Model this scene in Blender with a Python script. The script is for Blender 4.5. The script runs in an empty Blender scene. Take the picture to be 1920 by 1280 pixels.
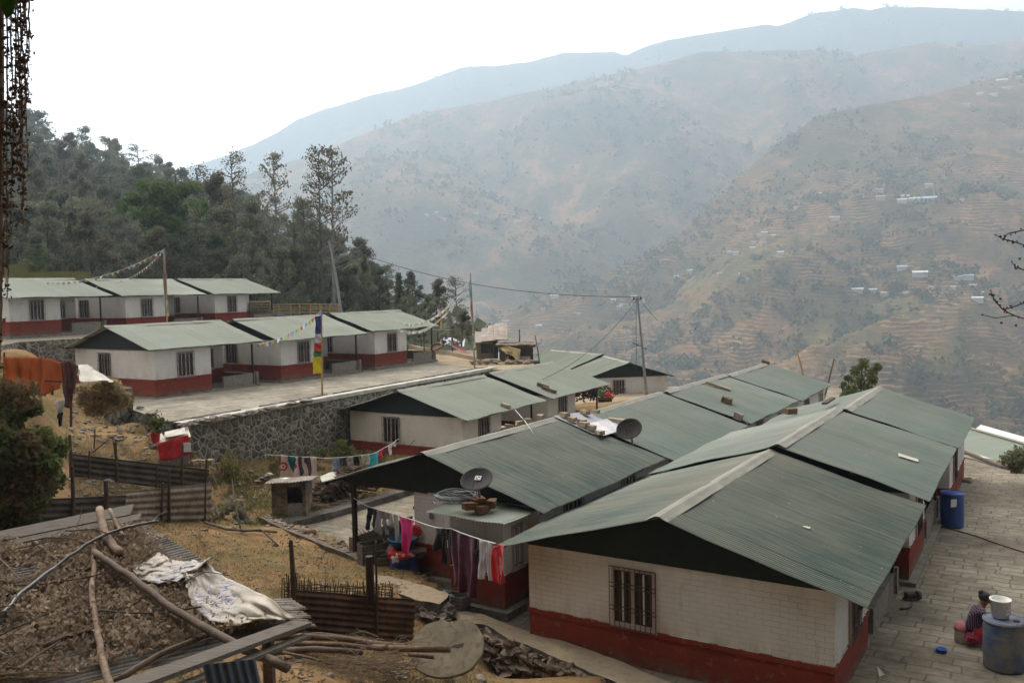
import bpy, math, random
import numpy as np
from mathutils import Vector, Matrix, noise
from mathutils.bvhtree import BVHTree
R=math.radians; S=bpy.context.scene; C=S.collection
random.seed(7); rng=np.random.default_rng(7)
# ---------------------------------------------------------------- camera
F,PITCH,ROLL=1651.164,R(3.397),R(1.177)
cd=bpy.data.cameras.new('camera'); cam=bpy.data.objects.new('camera',cd); C.objects.link(cam); S.camera=cam
cd.sensor_width=36; cd.sensor_fit='HORIZONTAL'; cd.lens=F/1920*36; cd.clip_start=.1; cd.clip_end=20000
fw=Vector((0,math.cos(PITCH),-math.sin(PITCH))); r0=Vector((1,0,0)); u0=Vector((0,math.sin(PITCH),math.cos(PITCH)))
rt=r0*math.cos(ROLL)-u0*math.sin(ROLL); up=r0*math.sin(ROLL)+u0*math.cos(ROLL)
M=Matrix((rt,up,-fw)).transposed().to_4x4(); cam.matrix_world=M
def ray(x,y):                       # direction of a sight line, used to survey the site
    a=x-960; b=y-640
    return fw+rt*(a/F)-up*(b/F)
def W(x,y,z): r=ray(x,y); return r*(z/r.z)
def WY(x,y,Y): r=ray(x,y); return r*(Y/r.y)
# ---------------------------------------------------------------- sky and sun
SUN_EL,SUN_AZ=R(42),R(-38)          # azimuth measured from +Y towards +X
sd=Vector((math.sin(SUN_AZ)*math.cos(SUN_EL),math.cos(SUN_AZ)*math.cos(SUN_EL),math.sin(SUN_EL)))
wd=bpy.data.worlds.new('World'); S.world=wd; wd.use_nodes=True
nt=wd.node_tree; N=nt.nodes; L=nt.links; N.clear()
sky=N.new('ShaderNodeTexSky'); sky.sky_type='NISHITA'; sky.sun_disc=False; sky.sun_elevation=SUN_EL; sky.sun_rotation=SUN_AZ
sky.dust_density=4; sky.air_density=1.2; sky.altitude=1200
tc=N.new('ShaderNodeTexCoord'); nz=N.new('ShaderNodeTexNoise'); nz.inputs['Scale'].default_value=2.2; nz.inputs['Detail'].default_value=5; nz.inputs['Roughness'].default_value=.55
mp=N.new('ShaderNodeMapping'); mp.inputs['Scale'].default_value=(1,1,3.5)
L.new(tc.outputs['Generated'],mp.inputs[0]); L.new(mp.outputs[0],nz.inputs['Vector'])
cr=N.new('ShaderNodeValToRGB'); cr.color_ramp.elements[0].position=.3; cr.color_ramp.elements[1].position=.75
cr.color_ramp.elements[0].color=(8.3,8.05,7.75,1); cr.color_ramp.elements[1].color=(10.6,10.0,9.3,1)
L.new(nz.outputs['Fac'],cr.inputs[0])
# thin cloud is brighter towards the hidden sun
dp=N.new('ShaderNodeVectorMath'); dp.operation='DOT_PRODUCT'; dp.inputs[1].default_value=sd; L.new(tc.outputs['Generated'],dp.inputs[0])
mr=N.new('ShaderNodeMapRange'); mr.inputs[1].default_value=-.3; mr.inputs[2].default_value=1; mr.inputs[3].default_value=.25; mr.inputs[4].default_value=2.9; mr.interpolation_type='SMOOTHSTEP'
L.new(dp.outputs['Value'],mr.inputs[0])
vm=N.new('ShaderNodeVectorMath'); vm.operation='SCALE'; L.new(cr.outputs[0],vm.inputs[0]); L.new(mr.outputs[0],vm.inputs['Scale'])
mx=N.new('ShaderNodeMix'); mx.data_type='RGBA'; mx.inputs[0].default_value=.86; L.new(sky.outputs[0],mx.inputs[6]); L.new(vm.outputs[0],mx.inputs[7])
bg=N.new('ShaderNodeBackground'); bg.inputs[1].default_value=.1; L.new(mx.outputs[2],bg.inputs[0])
wo=N.new('ShaderNodeOutputWorld'); L.new(bg.outputs[0],wo.inputs[0])
sl=bpy.data.lights.new('sun','SUN'); sl.energy=2.6; sl.angle=R(14); sl.color=(1,.89,.74); so=bpy.data.objects.new('sun',sl); C.objects.link(so)
so.rotation_euler=(-sd).to_track_quat('-Z','Y').to_euler()
S.view_settings.view_transform='Standard'; S.view_settings.look='None'; S.view_settings.exposure=.35; S.view_settings.gamma=1
S.cycles.use_denoising=True; S.cycles.max_bounces=6; S.cycles.transparent_max_bounces=8; S.cycles.volume_bounces=1
# ---------------------------------------------------------------- materials
def col(c): return (c[0],c[1],c[2],1)
def newmat(name):
    m=bpy.data.materials.new(name); m.use_nodes=True; n=m.node_tree.nodes; b=n['Principled BSDF']; return m,n,m.node_tree.links,b
def nd(n,t,**k):
    o=n.new('ShaderNode'+t)
    for a,v in k.items():
        if isinstance(a,str) and hasattr(o,a) and not a.startswith('i_'): setattr(o,a,v)
    return o
def mathn(n,l,op,a,b=None,c=None):
    o=n.new('ShaderNodeMath'); o.operation=op
    for i,x in enumerate((a,b,c)):
        if x is None: continue
        if isinstance(x,(int,float)): o.inputs[i].default_value=x
        else: l.new(x,o.inputs[i])
    return o.outputs[0]
def mixc(n,l,f,a,b,bt='MIX'):
    o=n.new('ShaderNodeMix'); o.data_type='RGBA'; o.blend_type=bt
    for i,x in ((0,f),(6,a),(7,b)):
        if isinstance(x,(int,float)): o.inputs[i].default_value=x
        elif isinstance(x,tuple): o.inputs[i].default_value=col(x)
        else: l.new(x,o.inputs[i])
    return o.outputs[2]
def tex(n,l,vec,scale,detail=6,rough=.6,stretch=None):
    if stretch:
        m=n.new('ShaderNodeMapping'); m.inputs['Scale'].default_value=stretch; l.new(vec,m.inputs[0]); vec=m.outputs[0]
    t=n.new('ShaderNodeTexNoise'); t.inputs['Scale'].default_value=scale; t.inputs['Detail'].default_value=detail; t.inputs['Roughness'].default_value=rough
    l.new(vec,t.inputs['Vector']); return t.outputs['Fac']
def ramp(n,l,f,lo,hi):
    o=n.new('ShaderNodeMapRange'); o.inputs[1].default_value=lo; o.inputs[2].default_value=hi; l.new(f,o.inputs[0]); return o.outputs[0]
def bump(n,l,b,h,s,d=.02):
    o=n.new('ShaderNodeBump'); o.inputs['Strength'].default_value=s; o.inputs['Distance'].default_value=d; l.new(h,o.inputs['Height']); l.new(o.outputs[0],b.inputs['Normal'])
def simple(name,c,rough=.75,c2=None,scale=3,lo=.35,hi=.65,bs=.3,bd=.02,metal=0,spec=.3,stretch=None,fine=None):
    m,n,l,b=newmat(name); b.inputs['Roughness'].default_value=rough; b.inputs['Metallic'].default_value=metal; b.inputs['Specular IOR Level'].default_value=spec
    if c2 is None: c2=tuple(x*.7 for x in c)
    tc=n.new('ShaderNodeTexCoord'); v=tc.outputs['Object']
    f=tex(n,l,v,scale,7,.65,stretch); o=mixc(n,l,ramp(n,l,f,lo,hi),c2,c)
    f2=tex(n,l,v,scale*6,4,.6,stretch); o=mixc(n,l,ramp(n,l,f2,.3,.5),tuple(x*.75 for x in c2),o) if fine else o
    l.new(o,b.inputs['Base Color'])
    if bs: bump(n,l,b,tex(n,l,v,scale*5,5,.6,stretch),bs,bd)
    return m
def roof_mat(name,c,dust,amt):
    m,n,l,b=newmat(name); tc=n.new('ShaderNodeTexCoord'); v=tc.outputs['Object']
    sx=n.new('ShaderNodeSeparateXYZ'); l.new(v,sx.inputs[0])
    # a tone of its own for each sheet (0.86 wide along the ridge)
    st=mathn(n,l,'FLOOR',mathn(n,l,'DIVIDE',sx.outputs['Y'],.86)); sd_=mathn(n,l,'SIGN',sx.outputs['X'])
    wn=n.new('ShaderNodeTexWhiteNoise'); wn.noise_dimensions='2D'; cx=n.new('ShaderNodeCombineXYZ'); l.new(st,cx.inputs[0]); l.new(sd_,cx.inputs[1]); l.new(cx.outputs[0],wn.inputs['Vector'])
    k=mixc(n,l,wn.outputs['Value'],tuple(x*.9 for x in c),tuple(min(1,x*1.1) for x in c))
    big=tex(n,l,v,.35,5,.6); k=mixc(n,l,mathn(n,l,'MULTIPLY',ramp(n,l,big,.35,.75),amt),k,dust)
    strk=tex(n,l,v,1.6,5,.65,(.22,7,1)); k=mixc(n,l,mathn(n,l,'MULTIPLY',ramp(n,l,strk,.42,.75),.6*amt+.2),k,dust)
    # dust lies along the ridge
    rd=mathn(n,l,'ABSOLUTE',sx.outputs['X']); k=mixc(n,l,mathn(n,l,'MULTIPLY',ramp(n,l,rd,1.4,.1),.45*amt),k,dust)
    sp=tex(n,l,v,9,3,.5); k=mixc(n,l,ramp(n,l,sp,.74,.78),k,(.45,.42,.36))
    sr=tex(n,l,v,2.5,6,.7,(1,9,1)); k=mixc(n,l,mathn(n,l,'MULTIPLY',ramp(n,l,sr,.66,.7),.35),k,(.5,.52,.48))
    # lap lines between sheets
    fr=mathn(n,l,'FRACT',mathn(n,l,'DIVIDE',sx.outputs['Y'],.86)); ln=mathn(n,l,'LESS_THAN',fr,.03); k=mixc(n,l,mathn(n,l,'MULTIPLY',ln,.45),k,tuple(x*.35 for x in c))
    l.new(k,b.inputs['Base Color']); b.inputs['Roughness'].default_value=.42; b.inputs['Specular IOR Level'].default_value=.45
    rr=ramp(n,l,big,.3,.7); o=n.new('ShaderNodeMapRange'); o.inputs[3].default_value=.36; o.inputs[4].default_value=.6; l.new(rr,o.inputs[0]); l.new(o.outputs[0],b.inputs['Roughness'])
    return m
def wall_mat(name,hr,white=(.74,.71,.67),red=(.26,.045,.028)):
    m,n,l,b=newmat(name); tc=n.new('ShaderNodeTexCoord'); v=tc.outputs['Object']
    s=n.new('ShaderNodeSeparateXYZ'); l.new(v,s.inputs[0]); sn=n.new('ShaderNodeSeparateXYZ'); l.new(tc.outputs['Normal'],sn.inputs[0])
    nx=mathn(n,l,'GREATER_THAN',mathn(n,l,'ABSOLUTE',sn.outputs['X']),.5)
    U=mathn(n,l,'ADD',mathn(n,l,'MULTIPLY',s.outputs['Y'],nx),mathn(n,l,'MULTIPLY',s.outputs['X'],mathn(n,l,'SUBTRACT',1,nx)))
    c=n.new('ShaderNodeCombineXYZ'); l.new(U,c.inputs[0]); l.new(s.outputs['Z'],c.inputs[1])
    wob=n.new('ShaderNodeVectorMath'); wob.operation='ADD'; t0=n.new('ShaderNodeTexNoise'); t0.inputs['Scale'].default_value=2.; l.new(v,t0.inputs['Vector'])
    sc=n.new('ShaderNodeVectorMath'); sc.operation='SCALE'; sc.inputs['Scale'].default_value=.03; l.new(t0.outputs['Color'],sc.inputs[0]); l.new(c.outputs[0],wob.inputs[0]); l.new(sc.outputs[0],wob.inputs[1])
    br=n.new('ShaderNodeTexBrick'); br.inputs['Scale'].default_value=1; br.inputs['Brick Width'].default_value=.38; br.inputs['Row Height'].default_value=.128; br.inputs['Mortar Size'].default_value=.007; br.inputs['Mortar Smooth'].default_value=.3
    l.new(wob.outputs[0],br.inputs['Vector']); mort=br.outputs['Fac']
    vis=ramp(n,l,tex(n,l,v,1.3,5,.6),.4,.62)
    k=mixc(n,l,ramp(n,l,tex(n,l,v,.9,6,.65),.3,.72),tuple(x*.84 for x in white),white)
    k=mixc(n,l,ramp(n,l,tex(n,l,v,2.2,6,.7,(1,1,.35)),.6,.78),k,(.42,.36,.25))
    # splash and damp stain over the plinth band and under the wall head
    z=s.outputs['Z']; st=mathn(n,l,'MULTIPLY',ramp(n,l,z,1.6,hr),ramp(n,l,tex(n,l,v,3,6,.7,(1,1,.3)),.42,.75)); k=mixc(n,l,mathn(n,l,'MULTIPLY',st,.75),k,(.42,.3,.2))
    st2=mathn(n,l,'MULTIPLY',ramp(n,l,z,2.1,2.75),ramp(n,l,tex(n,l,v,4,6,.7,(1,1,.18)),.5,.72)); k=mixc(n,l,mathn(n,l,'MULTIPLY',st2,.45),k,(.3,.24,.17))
    beam=mathn(n,l,'GREATER_THAN',z,2.46)
    mm=mathn(n,l,'MULTIPLY',mathn(n,l,'MULTIPLY',mort,mathn(n,l,'SUBTRACT',1,beam)),mathn(n,l,'ADD',.25,mathn(n,l,'MULTIPLY',vis,.5)))
    k=mixc(n,l,mathn(n,l,'MULTIPLY',mm,.75),k,(.25,.22,.19))
    rr=mixc(n,l,ramp(n,l,tex(n,l,v,1.1,6,.7),.3,.7),tuple(x*.72 for x in red),red)
    dirt=mathn(n,l,'MULTIPLY',ramp(n,l,z,.42,-.05),ramp(n,l,tex(n,l,v,2.5,6,.7),.35,.6)); rr=mixc(n,l,dirt,rr,(.2,.15,.11))
    rr=mixc(n,l,mathn(n,l,'MULTIPLY',ramp(n,l,tex(n,l,v,5,6,.7),.58,.68),.55),rr,(.33,.19,.15))
    edge=mathn(n,l,'ADD',hr,mathn(n,l,'MULTIPLY',mathn(n,l,'SUBTRACT',tex(n,l,v,3,3,.5),.5),.012))
    k=mixc(n,l,mathn(n,l,'LESS_THAN',z,edge),k,rr); l.new(k,b.inputs['Base Color']); b.inputs['Roughness'].default_value=.85; b.inputs['Specular IOR Level'].default_value=.2
    bump(n,l,b,mathn(n,l,'ADD',mathn(n,l,'MULTIPLY',mort,-1),mathn(n,l,'MULTIPLY',tex(n,l,v,25,5,.6),.5)),.5,.02)
    return m
def paving_mat(name,a,b1,mort,rot,bw=.95,rh=.42):
    m,n,l,b=newmat(name); tc=n.new('ShaderNodeTexCoord'); mp=n.new('ShaderNodeMapping'); mp.inputs['Rotation'].default_value=(0,0,rot); l.new(tc.outputs['Object'],mp.inputs[0]); v=tc.outputs['Object']
    t0=n.new('ShaderNodeTexNoise'); t0.inputs['Scale'].default_value=1.1; t0.inputs['Detail'].default_value=4; l.new(v,t0.inputs['Vector']); sc=n.new('ShaderNodeVectorMath'); sc.operation='SCALE'; sc.inputs['Scale'].default_value=.22; l.new(t0.outputs['Color'],sc.inputs[0])
    ad=n.new('ShaderNodeVectorMath'); ad.operation='ADD'; l.new(mp.outputs[0],ad.inputs[0]); l.new(sc.outputs[0],ad.inputs[1])
    br=n.new('ShaderNodeTexBrick'); br.inputs['Scale'].default_value=1; br.inputs['Brick Width'].default_value=bw; br.inputs['Row Height'].default_value=rh; br.inputs['Mortar Size'].default_value=.03; br.inputs['Mortar Smooth'].default_value=.35; br.offset_frequency=2; br.squash=.7; br.squash_frequency=3
    br.inputs['Color1'].default_value=col(a); br.inputs['Color2'].default_value=col(b1); br.inputs['Mortar'].default_value=col(mort); l.new(ad.outputs[0],br.inputs['Vector'])
    k=mixc(n,l,ramp(n,l,tex(n,l,v,.35,6,.7),.35,.7),br.outputs['Color'],tuple(x*.62 for x in mort))
    k=mixc(n,l,mathn(n,l,'MULTIPLY',ramp(n,l,tex(n,l,v,.9,7,.75),.4,.65),.5),k,tuple(x*1.25 for x in b1)); k=mixc(n,l,mathn(n,l,'MULTIPLY',ramp(n,l,tex(n,l,v,1.4,7,.75,(1,1.6,1)),.48,.62),.6),k,(.15,.12,.085))
    k=mixc(n,l,mathn(n,l,'MULTIPLY',ramp(n,l,tex(n,l,v,7,6,.7),.5,.75),.5),k,tuple(x*.8 for x in mort))
    l.new(k,b.inputs['Base Color']); b.inputs['Roughness'].default_value=.9; b.inputs['Specular IOR Level'].default_value=.15
    bump(n,l,b,mathn(n,l,'ADD',mathn(n,l,'MULTIPLY',br.outputs['Fac'],-1),mathn(n,l,'MULTIPLY',tex(n,l,v,9,6,.7),.8)),.5,.03)
    return m
def rubble_mat(name,sc=2.6,stone=(.2,.18,.15),mort=(.34,.33,.3),edge=.09):
    m,n,l,b=newmat(name); tc=n.new('ShaderNodeTexCoord'); v=tc.outputs['Object']
    t0=n.new('ShaderNodeTexNoise'); t0.inputs['Scale'].default_value=1.5; t0.inputs['Detail'].default_value=5; l.new(v,t0.inputs['Vector']); s_=n.new('ShaderNodeVectorMath'); s_.operation='SCALE'; s_.inputs['Scale'].default_value=.25; l.new(t0.outputs['Color'],s_.inputs[0]); ad=n.new('ShaderNodeVectorMath'); ad.operation='ADD'; l.new(v,ad.inputs[0]); l.new(s_.outputs[0],ad.inputs[1])
    vo=n.new('ShaderNodeTexVoronoi'); vo.feature='DISTANCE_TO_EDGE'; vo.inputs['Scale'].default_value=sc; l.new(ad.outputs[0],vo.inputs['Vector'])
    vc=n.new('ShaderNodeTexVoronoi'); vc.inputs['Scale'].default_value=sc; l.new(ad.outputs[0],vc.inputs['Vector'])
    hs=n.new('ShaderNodeSeparateColor'); l.new(vc.outputs['Color'],hs.inputs[0])
    k=mixc(n,l,hs.outputs[0],tuple(x*.55 for x in stone),tuple(x*1.5 for x in stone)); k=mixc(n,l,ramp(n,l,tex(n,l,v,8,6,.7),.4,.7),k,tuple(x*.6 for x in stone))
    e=ramp(n,l,vo.outputs['Distance'],edge,edge*.45); k=mixc(n,l,e,k,mort); k=mixc(n,l,mathn(n,l,'MULTIPLY',ramp(n,l,tex(n,l,v,.5,6,.7),.5,.7),.6),k,(.11,.1,.07))
    l.new(k,b.inputs['Base Color']); b.inputs['Roughness'].default_value=.92; b.inputs['Specular IOR Level'].default_value=.15
    bump(n,l,b,mathn(n,l,'ADD',ramp(n,l,vo.outputs['Distance'],0,edge*2.2),mathn(n,l,'MULTIPLY',tex(n,l,v,14,5,.7),.3)),.9,.09)
    return m
def ground_mat(name,dirt,dirt2,grass,gl=.5,gh=.62):
    m,n,l,b=newmat(name); tc=n.new('ShaderNodeTexCoord'); v=tc.outputs['Object']
    k=mixc(n,l,ramp(n,l,tex(n,l,v,.55,8,.7),.32,.68),dirt2,dirt)
    k=mixc(n,l,mathn(n,l,'MULTIPLY',ramp(n,l,tex(n,l,v,.28,8,.72),gl,gh),ramp(n,l,tex(n,l,v,2.5,6,.7),.35,.6)),k,grass)
    k=mixc(n,l,mathn(n,l,'MULTIPLY',ramp(n,l,tex(n,l,v,6,7,.75),.5,.7),.6),k,tuple(x*.45 for x in dirt2))
    k=mixc(n,l,mathn(n,l,'MULTIPLY',ramp(n,l,tex(n,l,v,17,5,.7),.62,.7),.6),k,(.38,.33,.25))
    l.new(k,b.inputs['Base Color']); b.inputs['Roughness'].default_value=.95; b.inputs['Specular IOR Level'].default_value=.1
    bump(n,l,b,tex(n,l,v,3.5,9,.75),.8,.16)
    return m
def cloth_mat(name,c,pattern=None,c2=(1,1,1),scale=10):
    m,n,l,b=newmat(name); b.inputs['Roughness'].default_value=.9; b.inputs['Specular IOR Level'].default_value=.1; b.inputs['Sheen Weight'].default_value=.2
    tc=n.new('ShaderNodeTexCoord'); v=tc.outputs['Object']; k=mixc(n,l,tex(n,l,v,7,5,.6),tuple(x*.7 for x in c),c)
    if pattern=='rose':
        vo=n.new('ShaderNodeTexVoronoi'); vo.inputs['Scale'].default_value=scale; vo.inputs['Randomness'].default_value=.35; l.new(v,vo.inputs['Vector']); d=vo.outputs['Distance']
        k=mixc(n,l,mathn(n,l,'LESS_THAN',d,.34),k,c2); k=mixc(n,l,mathn(n,l,'MULTIPLY',mathn(n,l,'LESS_THAN',d,.2),mathn(n,l,'GREATER_THAN',d,.13)),k,c)
    elif pattern in('stripe','check'):
        w=n.new('ShaderNodeTexWave'); w.inputs['Scale'].default_value=scale; w.bands_direction='X'; l.new(v,w.inputs['Vector']); k=mixc(n,l,mathn(n,l,'GREATER_THAN',w.outputs['Fac'],.72),k,c2)
        if pattern=='check':
            w=n.new('ShaderNodeTexWave'); w.inputs['Scale'].default_value=scale; w.bands_direction='Z'; l.new(v,w.inputs['Vector']); k=mixc(n,l,mathn(n,l,'MULTIPLY',mathn(n,l,'GREATER_THAN',w.outputs['Fac'],.72),.8),k,c2)
    elif pattern=='spots':
        k=mixc(n,l,ramp(n,l,tex(n,l,v,scale,3,.5),.56,.62),k,c2)
    l.new(k,b.inputs['Base Color']); bump(n,l,b,tex(n,l,v,18,4,.6),.3,.02); return m
def leaf_mat(name,a,b1,sc=.6):
    m,n,l,b=newmat(name); g=n.new('ShaderNodeNewGeometry'); tc=n.new('ShaderNodeTexCoord')
    k=mixc(n,l,g.outputs['Random Per Island'],a,b1); k=mixc(n,l,mathn(n,l,'MULTIPLY',ramp(n,l,tex(n,l,tc.outputs['Object'],sc,4,.6),.35,.65),.6),k,tuple(x*.5 for x in a))
    oi=n.new('ShaderNodeObjectInfo'); h=n.new('ShaderNodeHueSaturation'); h.inputs['Saturation'].default_value=1; l.new(k,h.inputs['Color']); mr=n.new('ShaderNodeMapRange'); mr.inputs[3].default_value=.75; mr.inputs[4].default_value=1.25; l.new(oi.outputs['Random'],mr.inputs[0]); l.new(mr.outputs[0],h.inputs['Value'])
    l.new(h.outputs[0],b.inputs['Base Color']); b.inputs['Roughness'].default_value=.8; b.inputs['Specular IOR Level'].default_value=.15
    tr=n.new('ShaderNodeBsdfTranslucent'); l.new(h.outputs[0],tr.inputs[0]); ms_=n.new('ShaderNodeMixShader'); ms_.inputs[0].default_value=.4; l.new(b.outputs[0],ms_.inputs[1]); l.new(tr.outputs[0],ms_.inputs[2]); l.new(ms_.outputs[0],n['Material Output'].inputs['Surface'])
    return m
# ---------------------------------------------------------------- mesh helpers
def tag(o,label=None,cat=None,group=None,kind=None):
    if label: o['label']=label
    if cat: o['category']=cat
    if group: o['group']=group
    if kind: o['kind']=kind
    return o
def empty(name,loc,label,cat,rz=0,group=None):
    o=bpy.data.objects.new(name,None); o.empty_display_size=.2; C.objects.link(o); o.location=loc; o.rotation_euler=(0,0,rz); return tag(o,label,cat,group)
def rootof(o):
    while o.parent: o=o.parent
    return o
class MB:
    def __init__(s): s.v=[];s.f=[];s.m=[]
    def add(s,vs,fs,m=0):
        k=len(s.v); s.v+=[tuple(x) for x in vs]; s.f+=[tuple(i+k for i in f) for f in fs]; s.m+=[m]*len(fs); return s
    def box(s,c,size,rot=None,m=0,jit=0):
        c=Vector(c); h=[x/2 for x in size]; vs=[]
        for x in(-1,1):
            for y in(-1,1):
                for z in(-1,1):
                    p=Vector((x*h[0],y*h[1],z*h[2]))
                    if jit: p+=Vector((random.uniform(-jit,jit),random.uniform(-jit,jit),random.uniform(-jit,jit)))
                    if rot is not None: p=rot@p
                    vs.append(c+p)
        return s.add(vs,[(0,1,3,2),(4,6,7,5),(0,4,5,1),(2,3,7,6),(0,2,6,4),(1,5,7,3)],m)
    def rbox(s,c,size,rz=0,m=0,jit=0,tilt=0): return s.box(c,size,Matrix.Rotation(rz,3,'Z')@Matrix.Rotation(tilt,3,'Y'),m,jit)
    def beam(s,a,b,w,h,m=0):
        a=Vector(a);b=Vector(b); d=b-a; q=d.to_track_quat('Y','Z').to_matrix(); return s.box((a+b)/2,(w,d.length,h),q,m)
    def tube(s,pts,rad,n=6,m=0,cap=True):
        pts=[Vector(p) for p in pts]; k=len(pts); rad=rad if isinstance(rad,(list,tuple)) else [rad]*k; vs=[];fs=[]
        ref=Vector((0,0,1)) if abs((pts[-1]-pts[0]).normalized().z)<.9 else Vector((1,0,0))
        for i,p in enumerate(pts):
            d=(pts[min(i+1,k-1)]-pts[max(i-1,0)]).normalized(); a=d.cross(ref).normalized(); b=d.cross(a)
            for j in range(n): t=2*math.pi*j/n; vs.append(p+(a*math.cos(t)+b*math.sin(t))*rad[i])
        for i in range(k-1):
            for j in range(n): fs.append((i*n+j,i*n+(j+1)%n,(i+1)*n+(j+1)%n,(i+1)*n+j))
        if cap: fs+=[tuple(range(n))[::-1],tuple((k-1)*n+j for j in range(n))]
        return s.add(vs,fs,m)
    def lathe(s,c,prof,n=24,m=0,axis=None):
        c=Vector(c); vs=[];fs=[];k=len(prof); q=Vector(axis).to_track_quat('Z','Y').to_matrix() if axis is not None else Matrix.Identity(3)
        for r,z in prof:
            for j in range(n): t=2*math.pi*j/n; vs.append(c+q@Vector((r*math.cos(t),r*math.sin(t),z)))
        for i in range(k-1):
            for j in range(n): fs.append((i*n+j,i*n+(j+1)%n,(i+1)*n+(j+1)%n,(i+1)*n+j))
        if prof[0][0]>.001: fs.append(tuple(range(n))[::-1])
        if prof[-1][0]>.001: fs.append(tuple((k-1)*n+j for j in range(n)))
        return s.add(vs,fs,m)
    def blob(s,c,rad,n=8,k=5,amp=.15,sd_=0,m=0,rz=0):
        c=Vector(c); vs=[];fs=[]
        for i in range(k+1):
            ph=math.pi*i/k
            for j in range(n):
                t=2*math.pi*j/n; d=Vector((math.sin(ph)*math.cos(t),math.sin(ph)*math.sin(t),math.cos(ph)))
                q=1+amp*noise.noise(d*1.7+Vector((sd_*3.1,sd_*1.7,sd_)))*2; p=Vector((d.x*rad[0]*q,d.y*rad[1]*q,d.z*rad[2]*q)); vs.append(c+Matrix.Rotation(rz,3,'Z')@p)
        for i in range(k):
            for j in range(n): fs.append((i*n+j,(i+1)*n+j,(i+1)*n+(j+1)%n,i*n+(j+1)%n))
        return s.add(vs,fs,m)
    def prism(s,poly,z0,z1,m=0,mtop=None):
        n=len(poly); vs=[(p[0],p[1],z0) for p in poly]+[(p[0],p[1],z1) for p in poly]
        s.add(vs,[(i,(i+1)%n,n+(i+1)%n,n+i) for i in range(n)]+[tuple(range(n))[::-1]],m); k=len(s.v)-2*n
        s.f.append(tuple(k+n+i for i in range(n))); s.m.append(m if mtop is None else mtop); return s
    def corr(s,P,U,V,per,amp,nv=2,m=0,dent=0,sub=6,sd_=0,Nn=None):
        P=Vector(P);U=Vector(U);V=Vector(V); lu=U.length; nu=max(2,int(lu/per*sub)); Nn=Nn or U.cross(V).normalized(); vs=[];fs=[]
        for i in range(nu+1):
            t=i/nu; h=amp*math.sin(2*math.pi*t*lu/per)+(.012*((t*lu/.86)%1) if dent else 0)
            for j in range(nv+1):
                q=j/nv; p=P+U*t+V*q; d=dent*noise.noise(p*.6+Vector((sd_,0,0)))*2 if dent else 0; vs.append(p+Nn*(h+d))
        for i in range(nu):
            for j in range(nv): a=i*(nv+1)+j; fs.append((a,a+1,a+nv+2,a+nv+1))
        return s.add(vs,fs,m)
    def build(s,name,mats,parent=None,origin=None,local=False,smooth=False,thick=0):
        mats=mats if isinstance(mats,(list,tuple)) else [mats]; me=bpy.data.meshes.new(name); vs=s.v
        if parent is not None and not local:
            inv=rootof(parent).matrix_basis.inverted(); vs=[tuple(inv@Vector(p)) for p in vs]
        elif origin is not None: o=Vector(origin); vs=[tuple(Vector(p)-o) for p in vs]
        me.from_pydata(vs,[],s.f); 
        for x in mats: me.materials.append(x)
        me.polygons.foreach_set('material_index',s.m)
        if smooth: me.polygons.foreach_set('use_smooth',[True]*len(s.f))
        me.update(); o=bpy.data.objects.new(name,me); C.objects.link(o)
        if parent is not None: o.parent=parent
        elif origin is not None: o.location=origin
        if thick: md=o.modifiers.new('thickness','SOLIDIFY'); md.thickness=thick
        return o
def np_mesh(name,vs,fs,mats,smooth=False):
    me=bpy.data.meshes.new(name); vs=np.asarray(vs,np.float32); fs=np.asarray(fs,np.int32); k=fs.shape[1]
    me.vertices.add(len(vs)); me.vertices.foreach_set('co',vs.ravel()); me.loops.add(fs.size); me.loops.foreach_set('vertex_index',fs.ravel())
    me.polygons.add(len(fs)); me.polygons.foreach_set('loop_start',np.arange(0,fs.size,k)); me.update(calc_edges=True)
    if smooth: me.polygons.foreach_set('use_smooth',[True]*len(fs))
    for m in mats if isinstance(mats,list) else [mats]: me.materials.append(m)
    me.validate(); return me
def cards(cen,size,up=.35,asp=1.7):
    """leaf shaped quads round the given centres"""
    n=len(cen); a=rng.normal(size=(n,3)); a/=np.linalg.norm(a,axis=1)[:,None]; b=rng.normal(size=(n,3)); b[:,2]*=up; b=np.cross(a,b); b/=np.linalg.norm(b,axis=1)[:,None]+1e-9
    s=(size*(.6+.8*rng.random(n)))[:,None]; A=a*s*asp/2; B=b*s/2
    v=np.stack([cen-A,cen-B*.9+A*.05,cen+A,cen+B],1).reshape(-1,3); f=np.arange(4*n).reshape(n,4); return v,f
def add_obj(name,me,parent=None,loc=None):
    o=bpy.data.objects.new(name,me); C.objects.link(o)
    if parent: o.parent=parent
    if loc is not None: o.location=loc
    return o
# ---------------------------------------------------------------- material set
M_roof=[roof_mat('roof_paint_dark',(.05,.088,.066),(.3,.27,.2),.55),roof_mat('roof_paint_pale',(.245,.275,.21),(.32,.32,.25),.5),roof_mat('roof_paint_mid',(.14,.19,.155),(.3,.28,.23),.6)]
M_cap=simple('ridge_metal',(.27,.25,.2),.6,(.2,.185,.15),1.2,bs=.2)
M_wall=wall_mat('block_wall',1.0); M_gable=simple('gable_sheet',(.012,.024,.019),.7,(.006,.012,.01),2,bs=.1)
M_wallb=wall_mat('block_wall_warm',1.0,(.7,.65,.57),(.29,.05,.03))
M_conc=simple('raw_concrete',(.3,.27,.22),.9,(.17,.15,.12),1.5,fine=True,bd=.03); M_cap2=simple('pale_mortar',(.55,.52,.46),.9,(.36,.33,.28),1.5)
M_frame=simple('window_frame_paint',(.5,.42,.4),.6,(.38,.28,.26),3); M_redwood=simple('red_wood',(.14,.04,.035),.6,(.08,.025,.02),3)
M_glass,_n,_l,_b=newmat('dark_pane'); _b.inputs['Base Color'].default_value=(.012,.013,.014,1); _b.inputs['Roughness'].default_value=.25
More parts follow.
